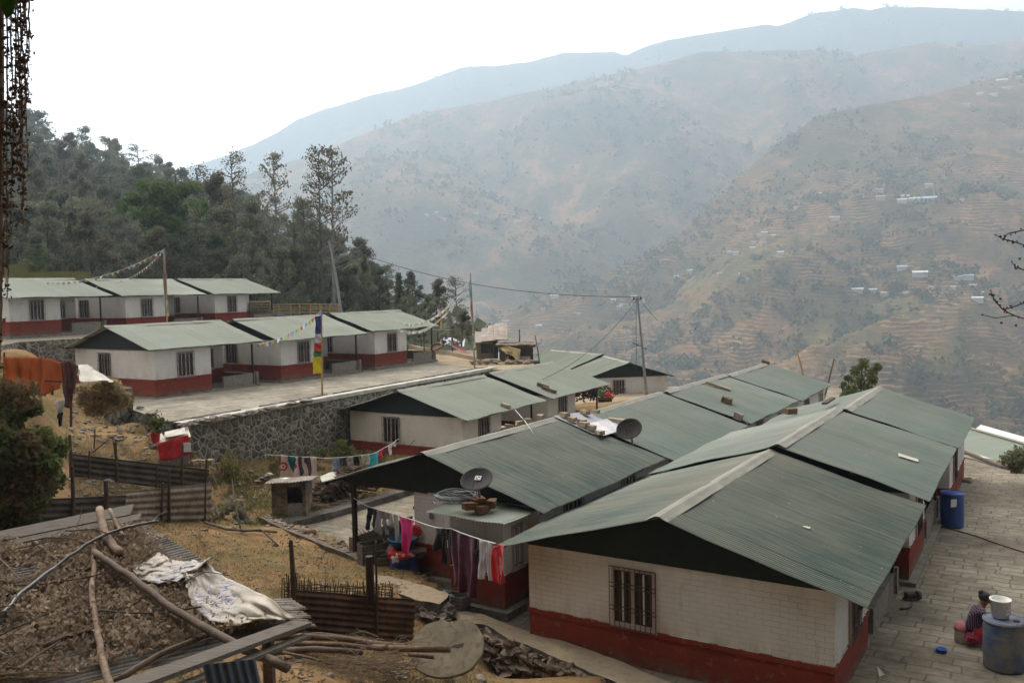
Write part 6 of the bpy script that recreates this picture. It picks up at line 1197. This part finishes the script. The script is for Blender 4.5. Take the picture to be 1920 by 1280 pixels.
for h,x,y,s,l,nm,mt in(('N1',947,763,(.5,.3,.16),'pale stone pile low on the roof beside the rubble wall','stone',M_brick),('N2',1017,727,(.75,.26,.2),'upper dark brick on the pale roof of the second wall-side house','brick',M_woodb),('N2',1029,734,(.95,.24,.18),'lower dark brick on the pale roof of the second wall-side house','brick',M_woodb),('M3',1361,756,(.5,.35,.28),'single brown brick on the third middle-row roof','brick',M_woodb),('M3',1346,727,(1.3,.2,.12),'long plank lying by the ridge of the third middle-row roof','plank',M_brick),('A2',1702,861,(.62,.36,.03),'pale paper scrap on the roof beside the blue drum','paper',M_sack),('M4',1434,684,(.5,.35,.2),'dark brick on the ridge end of the last middle-row roof','brick',M_woodb),('A1',1511,991,(.16,.1,.02),'tiny pale leaf on the nearest roof','leaf',M_sack),('M2',1382,787,(.4,.3,.3),'small block at the lower gap between middle-row roofs','brick',M_conc)):
    q=HS[h]; nr=(q['s']*q['r']+Vector((0,0,1))*q['w']).normalized(); p=on_roof(h,x,y)+nr*(.04+s[2]/2) if h!='M4' else HP('M4',8.25,0,q['pos'].z-q['zb']+.13); b3=nr; ax=(q['s']*q['w']-Vector((0,0,1))*q['r']).normalized(); ay=nr.cross(ax); rot=Matrix((ax,ay,nr)).transposed(); m_=MB(); m_.box(p,s,rot@Matrix.Rotation(.15,3,'Z'),jit=.02); tag(m_.build(nm,mt,origin=p),l,nm)
for i,(x,y,l) in enumerate(((1483,775,'dark brick on the left slope of the right-hand row'),(1556,757,'dark bent ridge strip on the left slope of the right-hand row'))):
    h='A2'; q=HS[h]; nr=(q['s']*-q['r']+Vector((0,0,1))*q['w']).normalized(); p=on_roof(h,x,y,-1)+nr*.12; m_=MB()
    if i: m_.beam(p-q['d']*1.0+nr*.02,p+q['d']*.9+nr*.05,.22,.08)
    else: m_.rbox(p,(.5,.35,.25),.3,jit=.02)
    tag(m_.build('strip' if i else 'brick',M_twig if i else M_woodb,origin=p),l,'strip' if i else 'brick')
# ---------------------------------------------------------------- right-hand yard: drums, washing woman, hoses
pb=W(1785,986,-9.2); drum('barrel',pb,.41,1.3,M_blue,'bright blue drum with a white sticker beside the right-hand row'); m_=MB(); m_.rbox(pb+Vector((-.14,-.42,.98)),(.3,.03,.28),.3); tag(m_.build('sticker',M_white,pb and rootof([o for o in C.objects if o.get('label','').startswith('bright blue drum')][0])),None)
p2=W(1882,1251,-9.2); drum('barrel',p2,.45,1.2,M_bluedull,'large dusty blue drum with a white bucket on its lid',n=32)
bt=p2+Vector((-.05,.08,1.21)); o=empty('bucket',bt,'white plastic bucket standing on the dusty drum','bucket'); m_=MB(); m_.lathe(bt,[(.15,0),(.18,.0),(.225,.4),(.24,.4),(.24,.43),(.205,.43),(.17,.03),(.001,.03)],24); m_.build('body',M_white,o,smooth=True)
m_=MB(); m_.rbox(bt+Vector((.07,-.205,.2)),(.14,.012,.2),.25,tilt=0); m_.build('printed_label',simple('print',(.25,.23,.22),.8,(.6,.58,.55),18,lo=.5,hi=.55),o)
m_=MB(); ring(m_,bt+Vector((0,0,.36)),.235,.008,Vector((1,0,0)),Vector((0,.6,-.75)),14,math.pi*.0,math.pi); m_.build('handle',M_iron,o)
m_=MB(); m_.lathe(p2+Vector((.2,-.15,1.17)),[(.07,0),(.07,.04),(.001,.05)],12); tag(m_.build('bung',M_iron,origin=p2+Vector((.2,-.15,1.18))),'small black bung in the lid of the dusty drum','bung')
def can(px,py,r,h,mat,label,cat,topmat=None,name=None):
    p=W(px,py,-9.2); o=empty(name or cat,p,label,cat); m_=MB(); m_.lathe(p,[(r*.9,0),(r,.05),(r,h*.62),(r*.75,h*.82),(r*.3,h*.92),(r*.3,h),(.001,h)],18); m_.build('body',mat,o,smooth=True)
    if topmat: m_=MB(); m_.blob(p+Vector((0,0,h*.8)),(r*1.1,r,h*.3),12,8,.2,px); m_.build('cloth_cover',topmat,o,smooth=True)
    return o
M_jug=simple('dirty_jug',(.42,.38,.3),.6,(.28,.25,.2),3)
can(1803,1203,.17,.48,M_jug,'squat jerrycan with a pink cloth on top, left of the seated woman','jug',cl('pink_cloth',(.55,.2,.22)))
can(1817,1205,.13,.36,M_jug,'small pale jug between the pink-topped can and the woman','jug')
can(1838,1203,.12,.2,M_white,'little white tub at the seated woman\'s feet','tub')
pw=W(1765,1222,-9.2); o=empty('bowl',pw,'small bright blue bowl alone on the paving','bowl'); m_=MB(); m_.lathe(pw,[(.08,0),(.12,.02),(.125,.09),(.135,.09),(.11,.1),(.09,.02),(.001,.02)],18); m_.build('body',simple('bright_blue',(.02,.12,.55),.4),o,smooth=True)
pr=W(1917,1215,-9.2); m_=MB(); m_.lathe(pr,[(.2,0),(.36,.26),(.38,.26),(.35,.28),(.2,.02),(.001,.02)],22); tag(m_.build('basin',M_red,origin=pr,smooth=True),'red basin cut off by the right edge of the picture','basin')
pr=W(1925,1235,-9.2); m_=MB(); m_.lathe(pr,[(.15,0),(.17,.9),(.001,.92)],16); tag(m_.build('can',M_iron,origin=pr,smooth=True),'tall dark can at the right edge beside the dusty drum','can')
m_=MB(); a=W(1648,1268,-9.19); vs=[a,a+Vector((.2,.1,.02)),a+Vector((.32,-.05,.1)),a+Vector((.05,.22,.16)),a+Vector((.02,-.02,.0))]; m_.add(vs,[(0,1,3),(1,2,3),(0,3,4)]); tag(m_.build('paper',M_white,origin=a),'crumpled white paper scrap on the paving at the bottom','paper')
def hose(pts,r,mat,label,z=-9.17): P=[W(x,y,z) for x,y in pts]; m_=MB(); m_.tube(P,r,6); return tag(m_.build('hose',mat,origin=P[0],smooth=True),label,'hose')
hose([(1752,968),(1757,978),(1766,987),(1790,993),(1830,1004),(1875,1020),(1925,1036)],.022,simple('red_hose',(.22,.04,.05),.5),'thin red hose running from the blue drum across the paving')
hose([(1790,854),(1830,862),(1860,872),(1888,879)],.02,M_iron,'thin black hose at the far edge of the right paving')
hose([(1688,1141),(1700,1140),(1708,1136),(1710,1128)],.03,M_iron,'short black hose of the small pump on the paving')
p=W(1706,1124,-9.2); o=empty('water_pump',p,'small black water pump on the paving beside the nearest porch wall','pump'); m_=MB(); m_.lathe(p+Vector((-.12,0,.13)),[(.001,0),(.1,.0),(.11,.03),(.11,.26),(.08,.3),(.001,.3)],14,axis=(1,.2,0)); m_.build('motor',M_iron,o); m_=MB(); m_.box(p+Vector((0,0,.03)),(.34,.2,.06)); m_.lathe(p+Vector((.2,0,.13)),[(.001,0),(.13,0),(.13,.08),(.001,.09)],14,axis=(1,.2,0)); m_.build('casing',M_dkstone,o)
for x,y,l in((1814,904,'small block on the far right paving near the low wall'),(1776,983,'small brick against the foot of the bright blue drum'),(1875,872,'pale rounded stone at the far right paving edge'),(1903,886,'larger pale stone by the spiky shrub')): p=W(x,y,-9.2); m_=MB(); m_.blob(p+Vector((0,0,.1)),(.26,.18,.14),9,6,.3,x); tag(m_.build('stone',M_brick,origin=p),l,'stone')
# washing woman: one skinned body, clothes over it
def skinned(name,verts,edges,rad,mat,parent,sub=2,root=0):
    me=bpy.data.meshes.new(name); me.from_pydata(verts,edges,[]); me.materials.append(mat); o=bpy.data.objects.new(name,me); C.objects.link(o); o.parent=parent
    s_=o.modifiers.new('skin','SKIN'); s_.use_smooth_shade=True; sv_=me.skin_vertices[0].data
    for i,r in enumerate(rad): sv_[i].radius=r if isinstance(r,tuple) else (r,r)
    for i in range(len(rad)): sv_[i].use_root=(i==root)
    m=o.modifiers.new('sub','SUBSURF'); m.levels=sub; m.render_levels=sub; return o
pp_=W(1833,1208,-9.2); wo=empty('person',pp_,'woman in dark plaid shirt squatting behind the dusty drum, hair in a bun','person',R(-8)); wo.scale=(1.15,1.15,1.12)
M_skin=simple('skin',(.2,.105,.065),.6,(.16,.08,.05),4,bs=0); M_hair=simple('hair',(.012,.01,.01),.5,(.02,.015,.014),12,spec=.5)
B=[(-.1,0,.3),(-.07,0,.5),(-.01,0,.7),(.05,0,.82),(.09,0,.9),(.13,0,1.0),(.15,0,1.1),
   (-.05,.12,.28),(.28,.17,.5),(.14,.15,.1),(.3,.16,.05),(-.05,-.12,.28),(.28,-.17,.5),(.14,-.15,.1),(.3,-.16,.05),
   (.03,.18,.78),(.17,.23,.55),(.38,.16,.52),(.46,.13,.51),(.03,-.18,.78),(.17,-.23,.55),(.38,-.16,.5),(.46,-.13,.48)]
E_=[(0,1),(1,2),(2,3),(3,4),(4,5),(5,6),(0,7),(7,8),(8,9),(9,10),(0,11),(11,12),(12,13),(13,14),(3,15),(15,16),(16,17),(17,18),(3,19),(19,20),(20,21),(21,22)]
Rr=[.13,.12,.13,.1,.05,.1,.095,.1,.075,.045,.04,.1,.075,.045,.04,.06,.045,.032,.03,.06,.045,.032,.03]
nb=len(B)
for s_,h0 in((1,18),(-1,22)):           # hands: palm, four fingers and a side thumb
    hx,hy,hz_=B[h0]; 
    for k in range(4):
        b_=len(B); ln=(.05,.058,.054,.042)[k]; B+=[(hx+.03,hy+(k-1.5)*.018,hz_-.002),(hx+.03+ln*.6,hy+(k-1.5)*.02,hz_-.012),(hx+.03+ln,hy+(k-1.5)*.019,hz_-.035)]; E_+=[(h0,b_),(b_,b_+1),(b_+1,b_+2)]; Rr+=[.011,.0095,.008]
    b_=len(B); B+=[(hx+.005,hy-s_*.035,hz_-.005),(hx+.03,hy-s_*.052,hz_-.02)]; E_+=[(h0,b_),(b_,b_+1)]; Rr+=[.012,.009]
skinned('body',B,E_,Rr,M_skin,wo)
hc=Vector((.16,0,1.08))
m_=MB(); m_.blob(hc,(.115,.1,.13),18,12,.0,1); m_.blob(hc+Vector((.11,0,-.01)),(.028,.02,.03),8,6,0,1); m_.box(hc+Vector((.1,0,-.055)),(.03,.05,.012)); m_.blob(hc+Vector((.0,.1,-.0)),(.02,.012,.03),8,5,0); m_.blob(hc+Vector((.0,-.1,0)),(.02,.012,.03),8,5,0); m_.build('face',M_skin,wo,local=True,smooth=True)
m_=MB(); m_.blob(hc+Vector((.098,.036,.022)),(.012,.014,.009),8,5,0); m_.blob(hc+Vector((.098,-.036,.022)),(.012,.014,.009),8,5,0); m_.build('eyes',M_glass,wo,local=True)
m_=MB(); m_.blob(hc+Vector((-.03,0,.035)),(.118,.112,.12),18,12,.05,2); m_.blob(hc+Vector((-.1,0,.13)),(.06,.055,.055),12,8,.12,3); m_.blob(hc+Vector((-.05,0,.1)),(.08,.08,.06),12,8,.05,3); m_.build('hair',M_hair,wo,local=True,smooth=True)
plaid=cl('plaid',(.012,.012,.022),'check',(.13,.08,.12),8)
skinned('shirt',[(-.13,0,.3),(-.09,0,.48),(-.03,0,.68),(.04,0,.83),(.07,0,.88),(.03,.17,.79),(.16,.235,.56),(.27,.2,.53),(.03,-.17,.79),(.16,-.235,.56),(.27,-.2,.52)],[(0,1),(1,2),(2,3),(3,4),(3,5),(5,6),(6,7),(3,8),(8,9),(9,10)],[(.17,.19),(.16,.17),(.155,.18),.12,.065,.085,.065,.052,.085,.065,.052],plaid,wo)
skinned('trousers',[(-.09,0,.26),(-.03,.12,.27),(.27,.18,.5),(.14,.15,.13),(-.03,-.12,.27),(.27,-.18,.5),(.14,-.15,.13)],[(0,1),(1,2),(2,3),(0,4),(4,5),(5,6)],[.16,.13,.1,.06,.13,.1,.06],cl('red_trousers',(.4,.02,.03)),wo)
m_=MB(); m_.blob((.27,.16,.035),(.12,.05,.035),10,6,0); m_.blob((.27,-.16,.035),(.12,.05,.035),10,6,0); m_.build('sandals',M_iron,wo,local=True,smooth=True)
m_=MB(); m_.blob((-.22,-.12,.22),(.16,.14,.13),12,8,.25,5); tag(m_.build('bag',cl('crimson_cloth',(.3,.03,.07)),origin=(0,0,0)),'crimson cloth bag behind the squatting woman','bag').location=pp_
# ---------------------------------------------------------------- low roof beyond the right-hand paving
a=WY(1815,802,60);b=WY(1990,852,50);c=WY(1935,915,44);d=WY(1782,848,54.5); hr=empty('block_house',(a+b)/2-Vector((0,0,3.5)),'pale green roof below the far right edge of the paving','house')
nrm=(b-a).cross(d-a).normalized(); nrm=nrm if nrm.z>0 else -nrm
m_=MB(); m_.corr(a,(b-a),(d-a)*1.15,.14,.02,5,Nn=nrm); m_.corr(a,(b-a),Vector((4,5,-1.2)),.14,.02,3,Nn=Vector((0,0,1))); m_.build('roof',M_roof[1],hr); m_=MB(); m_.beam(a+nrm*.05,b+nrm*.05,.3,.05); m_.build('ridge_cap',M_cap,hr)
m_=MB(); 
q=[a*.0+d.lerp(a,.1),c.lerp(b,.1),b+Vector((3,4,0)),a+Vector((3,4,0))]; m_.prism([(v_.x,v_.y) for v_ in q],-13.2,-10.6); m_.build('wall',M_wall,hr)
m_=MB(); m_.box(WY(1840,845,54),(.3,.25,.15)); 
# ---------------------------------------------------------------- tumbledown shack by the track
Ys=70; 
def bx(mb,x0,y0,x1,y1,Y,dp,jit=0,rz=0): a=WY(x0,y0,Y);b=WY(x1,y1,Y); mb.box(((a.x+b.x)/2,Y+dp/2,(a.z+b.z)/2),(abs(b.x-a.x),dp,abs(a.z-b.z)),jit=jit)
M_mud=simple('mud_wall',(.3,.25,.19),.95,(.17,.14,.11),1.5,fine=True)
s1_=empty('shack',WY(912,672,Ys),'left half of the tumbledown shack, with a dark window and sagging slab roof','hut')
m_=MB(); bx(m_,893,640,902,672,Ys,3); bx(m_,902,662,928,672,Ys,3); bx(m_,925,640,933,672,Ys,3); bx(m_,900,638,930,644,Ys,3); m_.build('wall',M_mud,s1_)
m_=MB(); bx(m_,902,644,925,662,Ys+.15,.3); w=m_.build('window',M_glass,s1_); m_=MB(); bx(m_,912,644,914,662,Ys+.02,.1); m_.build('frame',M_woodb,w)
m_=MB()
for k in range(4): m_.corr(WY(888+k*13,644-k*1.5,Ys-.9),Vector((1.1,0,.02*k)),Vector((0,4.4,.75+.15*k)),.12,.02,3,dent=.12,sd_=k)
m_.build('roof',M_rust2,s1_,thick=.04)
s2_=empty('shack',WY(965,685,Ys-1),'right half of the tumbledown shack, hung with a cream cloth','hut')
m_=MB(); bx(m_,936,650,948,684,Ys-1,2.5); bx(m_,968,652,1000,682,Ys-1,2.5); bx(m_,948,650,968,656,Ys-1,2.5); m_.build('wall',simple('dark_boards',(.17,.13,.1),.9,(.08,.065,.05),2,fine=True),s2_)
m_=MB(); bx(m_,948,656,968,684,Ys-.7,.3); m_.build('doorway',M_glass,s2_)
m_=MB(); bx(m_,933,647,1004,650,Ys-1.6,3.6,.05); m_.build('roof',M_dkstone,s2_); m_=MB(); 
for i in range(14): x=935+i*5; a=WY(x,647+random.uniform(-2,1),Ys-1.5); m_.blob(a,(.25,.2,.1),7,4,.4,i)
m_.build('roof_rubble',M_brick,s2_)
drape('cloth','cream cloth hanging over the front of the tumbledown shack',[(936,652,Ys-1.8),(955,649,Ys-1.9),(976,655,Ys-1.8)],[(948,662,Ys-2),(962,668,Ys-2),(974,684,Ys-2)],cl('cream_cloth',(.6,.48,.26)),'cloth',11,.2,16,10)
drape('cloth','blue cloth beside the shack window',[(926,652,Ys-.4),(934,651,Ys-.4)],[(927,672,Ys-.4),(934,671,Ys-.4)],cl('navy_cloth',(.03,.05,.13)),'cloth',12,.05,6,6)
m_=MB(); m_.tube([WY(948,690,Ys-2.5),WY(952,668,Ys-2)],.07,5); tag(m_.build('prop',M_pole,origin=WY(948,690,Ys-2.5)),'short prop leaning before the shack doorway','stick')
m_=MB(); a=WY(1002,676,Ys-1); m_.corr(WY(975,668,Ys-1.6),Vector((.8,0,0)),Vector((0,0,-.75)),.1,.015,2); tag(m_.build('tin_sheet',M_tinnew,origin=WY(975,668,Ys-1.6),thick=.01),'small grey tin sheet at the right end of the shack','sheet')
m_=MB(); rr=random.Random(9)
for i in range(60): p=WY(rr.uniform(885,1005),rr.uniform(676,690),Ys-2+rr.uniform(-.6,.6)); m_.blob(p,(rr.uniform(.15,.35),.2,.13),7,4,.4,i)
tag(m_.build('rubble_wall',M_brick,origin=WY(945,685,Ys-2)),'crumbling dry stone footing below the shack','wall')
drape('tarpaulin','faded red tarpaulin lying on the bank beside the track',[(846,643,80),(866,650,80)],[(847,650,78),(882,668,77)],cl('faded_red',(.4,.1,.07)),'tarpaulin',13,.2,14,8)
m_=MB(); a=WY(818,652,76); m_.lathe(a,[(.5,0),(.55,.15),(.45,.18),(.4,.05),(.001,.05)],16,axis=(-.3,-.6,1)); tag(m_.build('basket',M_woodb,origin=a),'round winnowing basket leaning on the low wall by the track','basket')
for k,(x0,x1,y) in enumerate(((818,850,646),(840,870,649))): a=WY(x0,y,88); m_=MB(); m_.corr(a,WY(x1,y+1,88)-a,Vector((0,2.5,.6)),.3,.03,2); tag(m_.build('tin_sheet',M_tinnew,origin=a,thick=.02),['pale tin sheets glimpsed behind the last upper house, left','pale tin sheets glimpsed behind the last upper house, right'][k],'sheet')
a=WY(802,622,82); o=empty('lean_to',WY(812,655,82),'low thatched lean-to glimpsed under the last upper house eave','hut'); m_=MB(); m_.box(a+Vector((1,0,.1)),(3,2,.12),jit=.1); m_.build('roof',M_dkstone,o)
for dx in(-.3,1,2.3): m_=MB(); m_.tube([a+Vector((dx,-.8,0)),a+Vector((dx,-.8,-1.9))],.06,5); m_.build('post',M_twig,o)
# things by the turned house
for i,(x,y,mat,l) in enumerate(((1138,741,M_red,'red pot on the stand beside the turned gable house'),(1128,740,simple('leaf_green',(.07,.14,.03),.8),'leafy potted plant beside the red pot'),(1147,745,M_orange,'small orange jar beside the red pot'))): p=WY(x,y,70); m_=MB(); m_.blob(p+Vector((0,0,.1)),(.35 if i<2 else .15,.3,.2 if i!=1 else .3),10,6,.3,i); tag(m_.build('pot',mat,origin=p),l,'pot')
o=empty('stand',WY(1132,762,70.3),'dark little stand carrying pots beside the turned gable house','stand'); m_=MB(); bx(m_,1120,745,1150,748,70,1.2); m_.build('top',M_woodb,o); m_=MB(); bx(m_,1122,748,1148,775,70.2,.8); m_.build('box',M_glass,o)
cen=np.array(WY(1105,735,72.5))+rng.normal(size=(900,3))*np.array([1.0,.3,.3]); v,f=cards(cen,.16); o=add_obj('drying_plants',np_mesh('drying_plants',v,f,leaf_mat('dark_red_leaves',(.05,.025,.02),(.12,.06,.04)))); tag(o,'dark hanging bunch of dried plants between the wall-side house and the turned house','plants')
for x,y in((1062,773),): p=HP('N2',2.6,3.9,1.0); m_=MB(); m_.blob(p,(.3,.2,.15),9,6,.3,2); tag(m_.build('cloth',cl('blue_cloth',(.08,.1,.4)),origin=p),'small blue cloth on a window sill of the second wall-side house','cloth')
ypole([(1000,812,30),(985,790,32),(966,768,41)],(.012,.012),M_white,'thin white wire slanting to the wall-side house eave','wire','wire')
ypole([(800,838,47.6),(796,826,47.4),(785,820,47.2),(773,828,47),(765,840,46.8)],(.02,.02),M_iron,'arched thin black pipe on the gable wall beside the small clothes','pipe','pipe')
# wall wreath of the nearest upper house and its little mark
m_=MB(); c=HP('T1',6.0,.95,1.85); q=HS['T1']; ring(m_,c,.42,.045,q['d'],Vector((0,0,1)),20,-.4,3.6); 
for k in range(5): m_.blob(c+q['d']*(.05*math.sin(k))+Vector((0,0,-.1-.14*k)),(.06,.03,.06),6,4,.2,k)
tag(m_.build('wreath',M_iron,origin=c),'dark round wreath hanging on the porch wall of the nearest upper house','wreath')
for h,x,y,z,l in(('T3',480,0,0,'x'),): pass
pbx=W(445,590,-2.65); p=WY(523,592,Ya-4); m_=MB(); m_.lathe(p+Vector((0,0,-.8)),[(.45,0),(.5,.9),(.001,.92)],14); tag(m_.build('barrel',M_blue,origin=p),'blue drum before the bamboo railing','barrel')
p=WY(497,592,Ya-4); m_=MB(); m_.lathe(p+Vector((0,0,-.8)),[(.4,0),(.42,.7),(.001,.72)],14); tag(m_.build('barrel',M_bluedull,origin=p),'dull blue tub left of the blue drum on the top terrace','barrel')
m_=MB(); a=WY(463,585,Ya-4.5);b=WY(512,597,Ya-4.5); m_.box(((a.x+b.x)/2,a.y+.2,(a.z+b.z)/2-.3),(b.x-a.x,.3,a.z-b.z+.8)); tag(m_.build('low_wall',M_brick,origin=a),'low rough wall at the right end of the topmost houses','wall')
# ---------------------------------------------------------------- creeper at the left edge, budding twigs at the right edge
cr_=empty('creeper',WY(10,600,6),'dark hanging creeper with dry leaves at the left edge','creeper'); st=MB(); cen=[]; rr=random.Random(20)
for (x0,x1,y1,n,y0) in((2,6,440,110,-60),(12,14,560,90,-60),(20,22,340,130,-60),(28,30,330,140,-60),(36,44,420,160,-60),(44,40,300,130,-60),(50,48,215,95,-60),(15,10,540,30,300),(40,44,425,45,300),(30,38,300,90,-60),(8,0,700,36,420),(24,20,480,70,200),(-12,-10,640,200,-60),(-30,-30,640,200,-60),(46,52,320,16,100),(54,52,190,30,-40)):
    P=[WY(x0+(x1-x0)*t+rr.uniform(-2.5,2.5),y0+(y1-y0)*t,6+rr.uniform(-.1,.1)) for t in np.linspace(0,1,14)]; st.tube(P,[.006]*7+[.004]*7,4)
    for k in range(n): t=rr.random(); f=t*13; i=min(int(f),12); p=P[i].lerp(P[i+1],f-i); cen.append((p.x+rr.gauss(0,.011),p.y+rr.gauss(0,.03),p.z+rr.gauss(0,.012)))
P=[WY(-2,-60,6.1),WY(1,250,6.1),WY(-2,500,6.1),WY(-6,760,6.1)]; st.tube(P,[.03,.025,.02,.02],7)
st.build('stems',M_twigp,cr_); cen=np.array(cen); v,f=cards(cen,.024,1.2,1.35); v=v-np.array(cr_.location); add_obj('leaves',np_mesh('leaves',v,f,leaf_mat('creeper_leaves',(.05,.03,.02),(.16,.09,.05),3)),cr_)
m_=MB(); a=WY(-6,-12,4); m_.add([a,WY(30,-10,4),WY(26,26,3.95),WY(12,36,4),WY(2,14,4.03)],[(0,1,2,3,4)]); tag(m_.build('leaf',leaf_mat('fresh_leaf',(.1,.2,.03),(.12,.22,.04)),origin=a,thick=.002),'large fresh green leaf hanging into the top left corner','leaf')
br_=empty('budding_branch',WY(1925,600,9),'thin bare twigs with red buds reaching in from the right edge','branch'); m_=MB(); bd_=MB(); rr=random.Random(5)
for pts in([(1866,440),(1880,448),(1900,453),(1925,461)],[(1858,548),(1866,565),(1880,580),(1900,591),(1930,600)],[(1897,492),(1905,501),(1925,508)],[(1880,580),(1895,577),(1925,566)],[(1880,448),(1890,438),(1925,430)]):
    P=[WY(x,y,9) for x,y in pts]; m_=MB(); m_.tube(P,[.004]+[.006]*(len(P)-1),5); m_.build('twig',M_twig,br_)
    for a,b in zip(P,P[1:]):
        for k in range(4): p=a.lerp(b,rr.random())+Vector((0,0,rr.uniform(-.02,.02))); bd_.blob(p,(.008,.008,.01),6,4,.2,k)
for x,y in((1863,553),(1876,560),(1842,590),(1878,605),(1912,485),(1905,610),(1856,552)): bd_.blob(WY(x,y,9),(.015,.014,.012),6,4,.3,x); 
m_=MB(); m_.tube([WY(1842,590,9),WY(1866,596,9),WY(1900,591,9)],.004,4); m_.build('twig',M_twig,br_); bd_.build('buds',simple('bud_red',(.2,.05,.045),.6),br_)
# tin-roofed bits at far back right of the paving: kerb
kb=MB(); P=[W(x,y,-9.2) for x,y in((1793,843),(1840,862),(1880,878),(1930,890))]
for a,b in zip(P,P[1:]): wallbox(kb,a,b,-9.5,-9.08,.2)
tag(kb.build('kerb',M_dkstone,origin=P[0]),'low stone kerb along the far right edge of the paving','kerb')
HAZE=.0003
# ---------------------------------------------------------------- haze
hz=MB(); hz.box((0,2370,620),(11200,5660,1776)); ho=hz.build('haze',[]); tag(ho,'pale blue haze filling the valley','haze',kind='stuff')
m=bpy.data.materials.new('haze_air'); m.use_nodes=True; n=m.node_tree.nodes; l=m.node_tree.links; n.clear(); pv=n.new('ShaderNodeVolumePrincipled'); pv.inputs['Color'].default_value=(.69,.84,1,1); pv.inputs['Density'].default_value=HAZE; pv.inputs['Anisotropy'].default_value=.45
oo=n.new('ShaderNodeOutputMaterial'); l.new(pv.outputs[0],oo.inputs['Volume']); ho.data.materials.append(m)
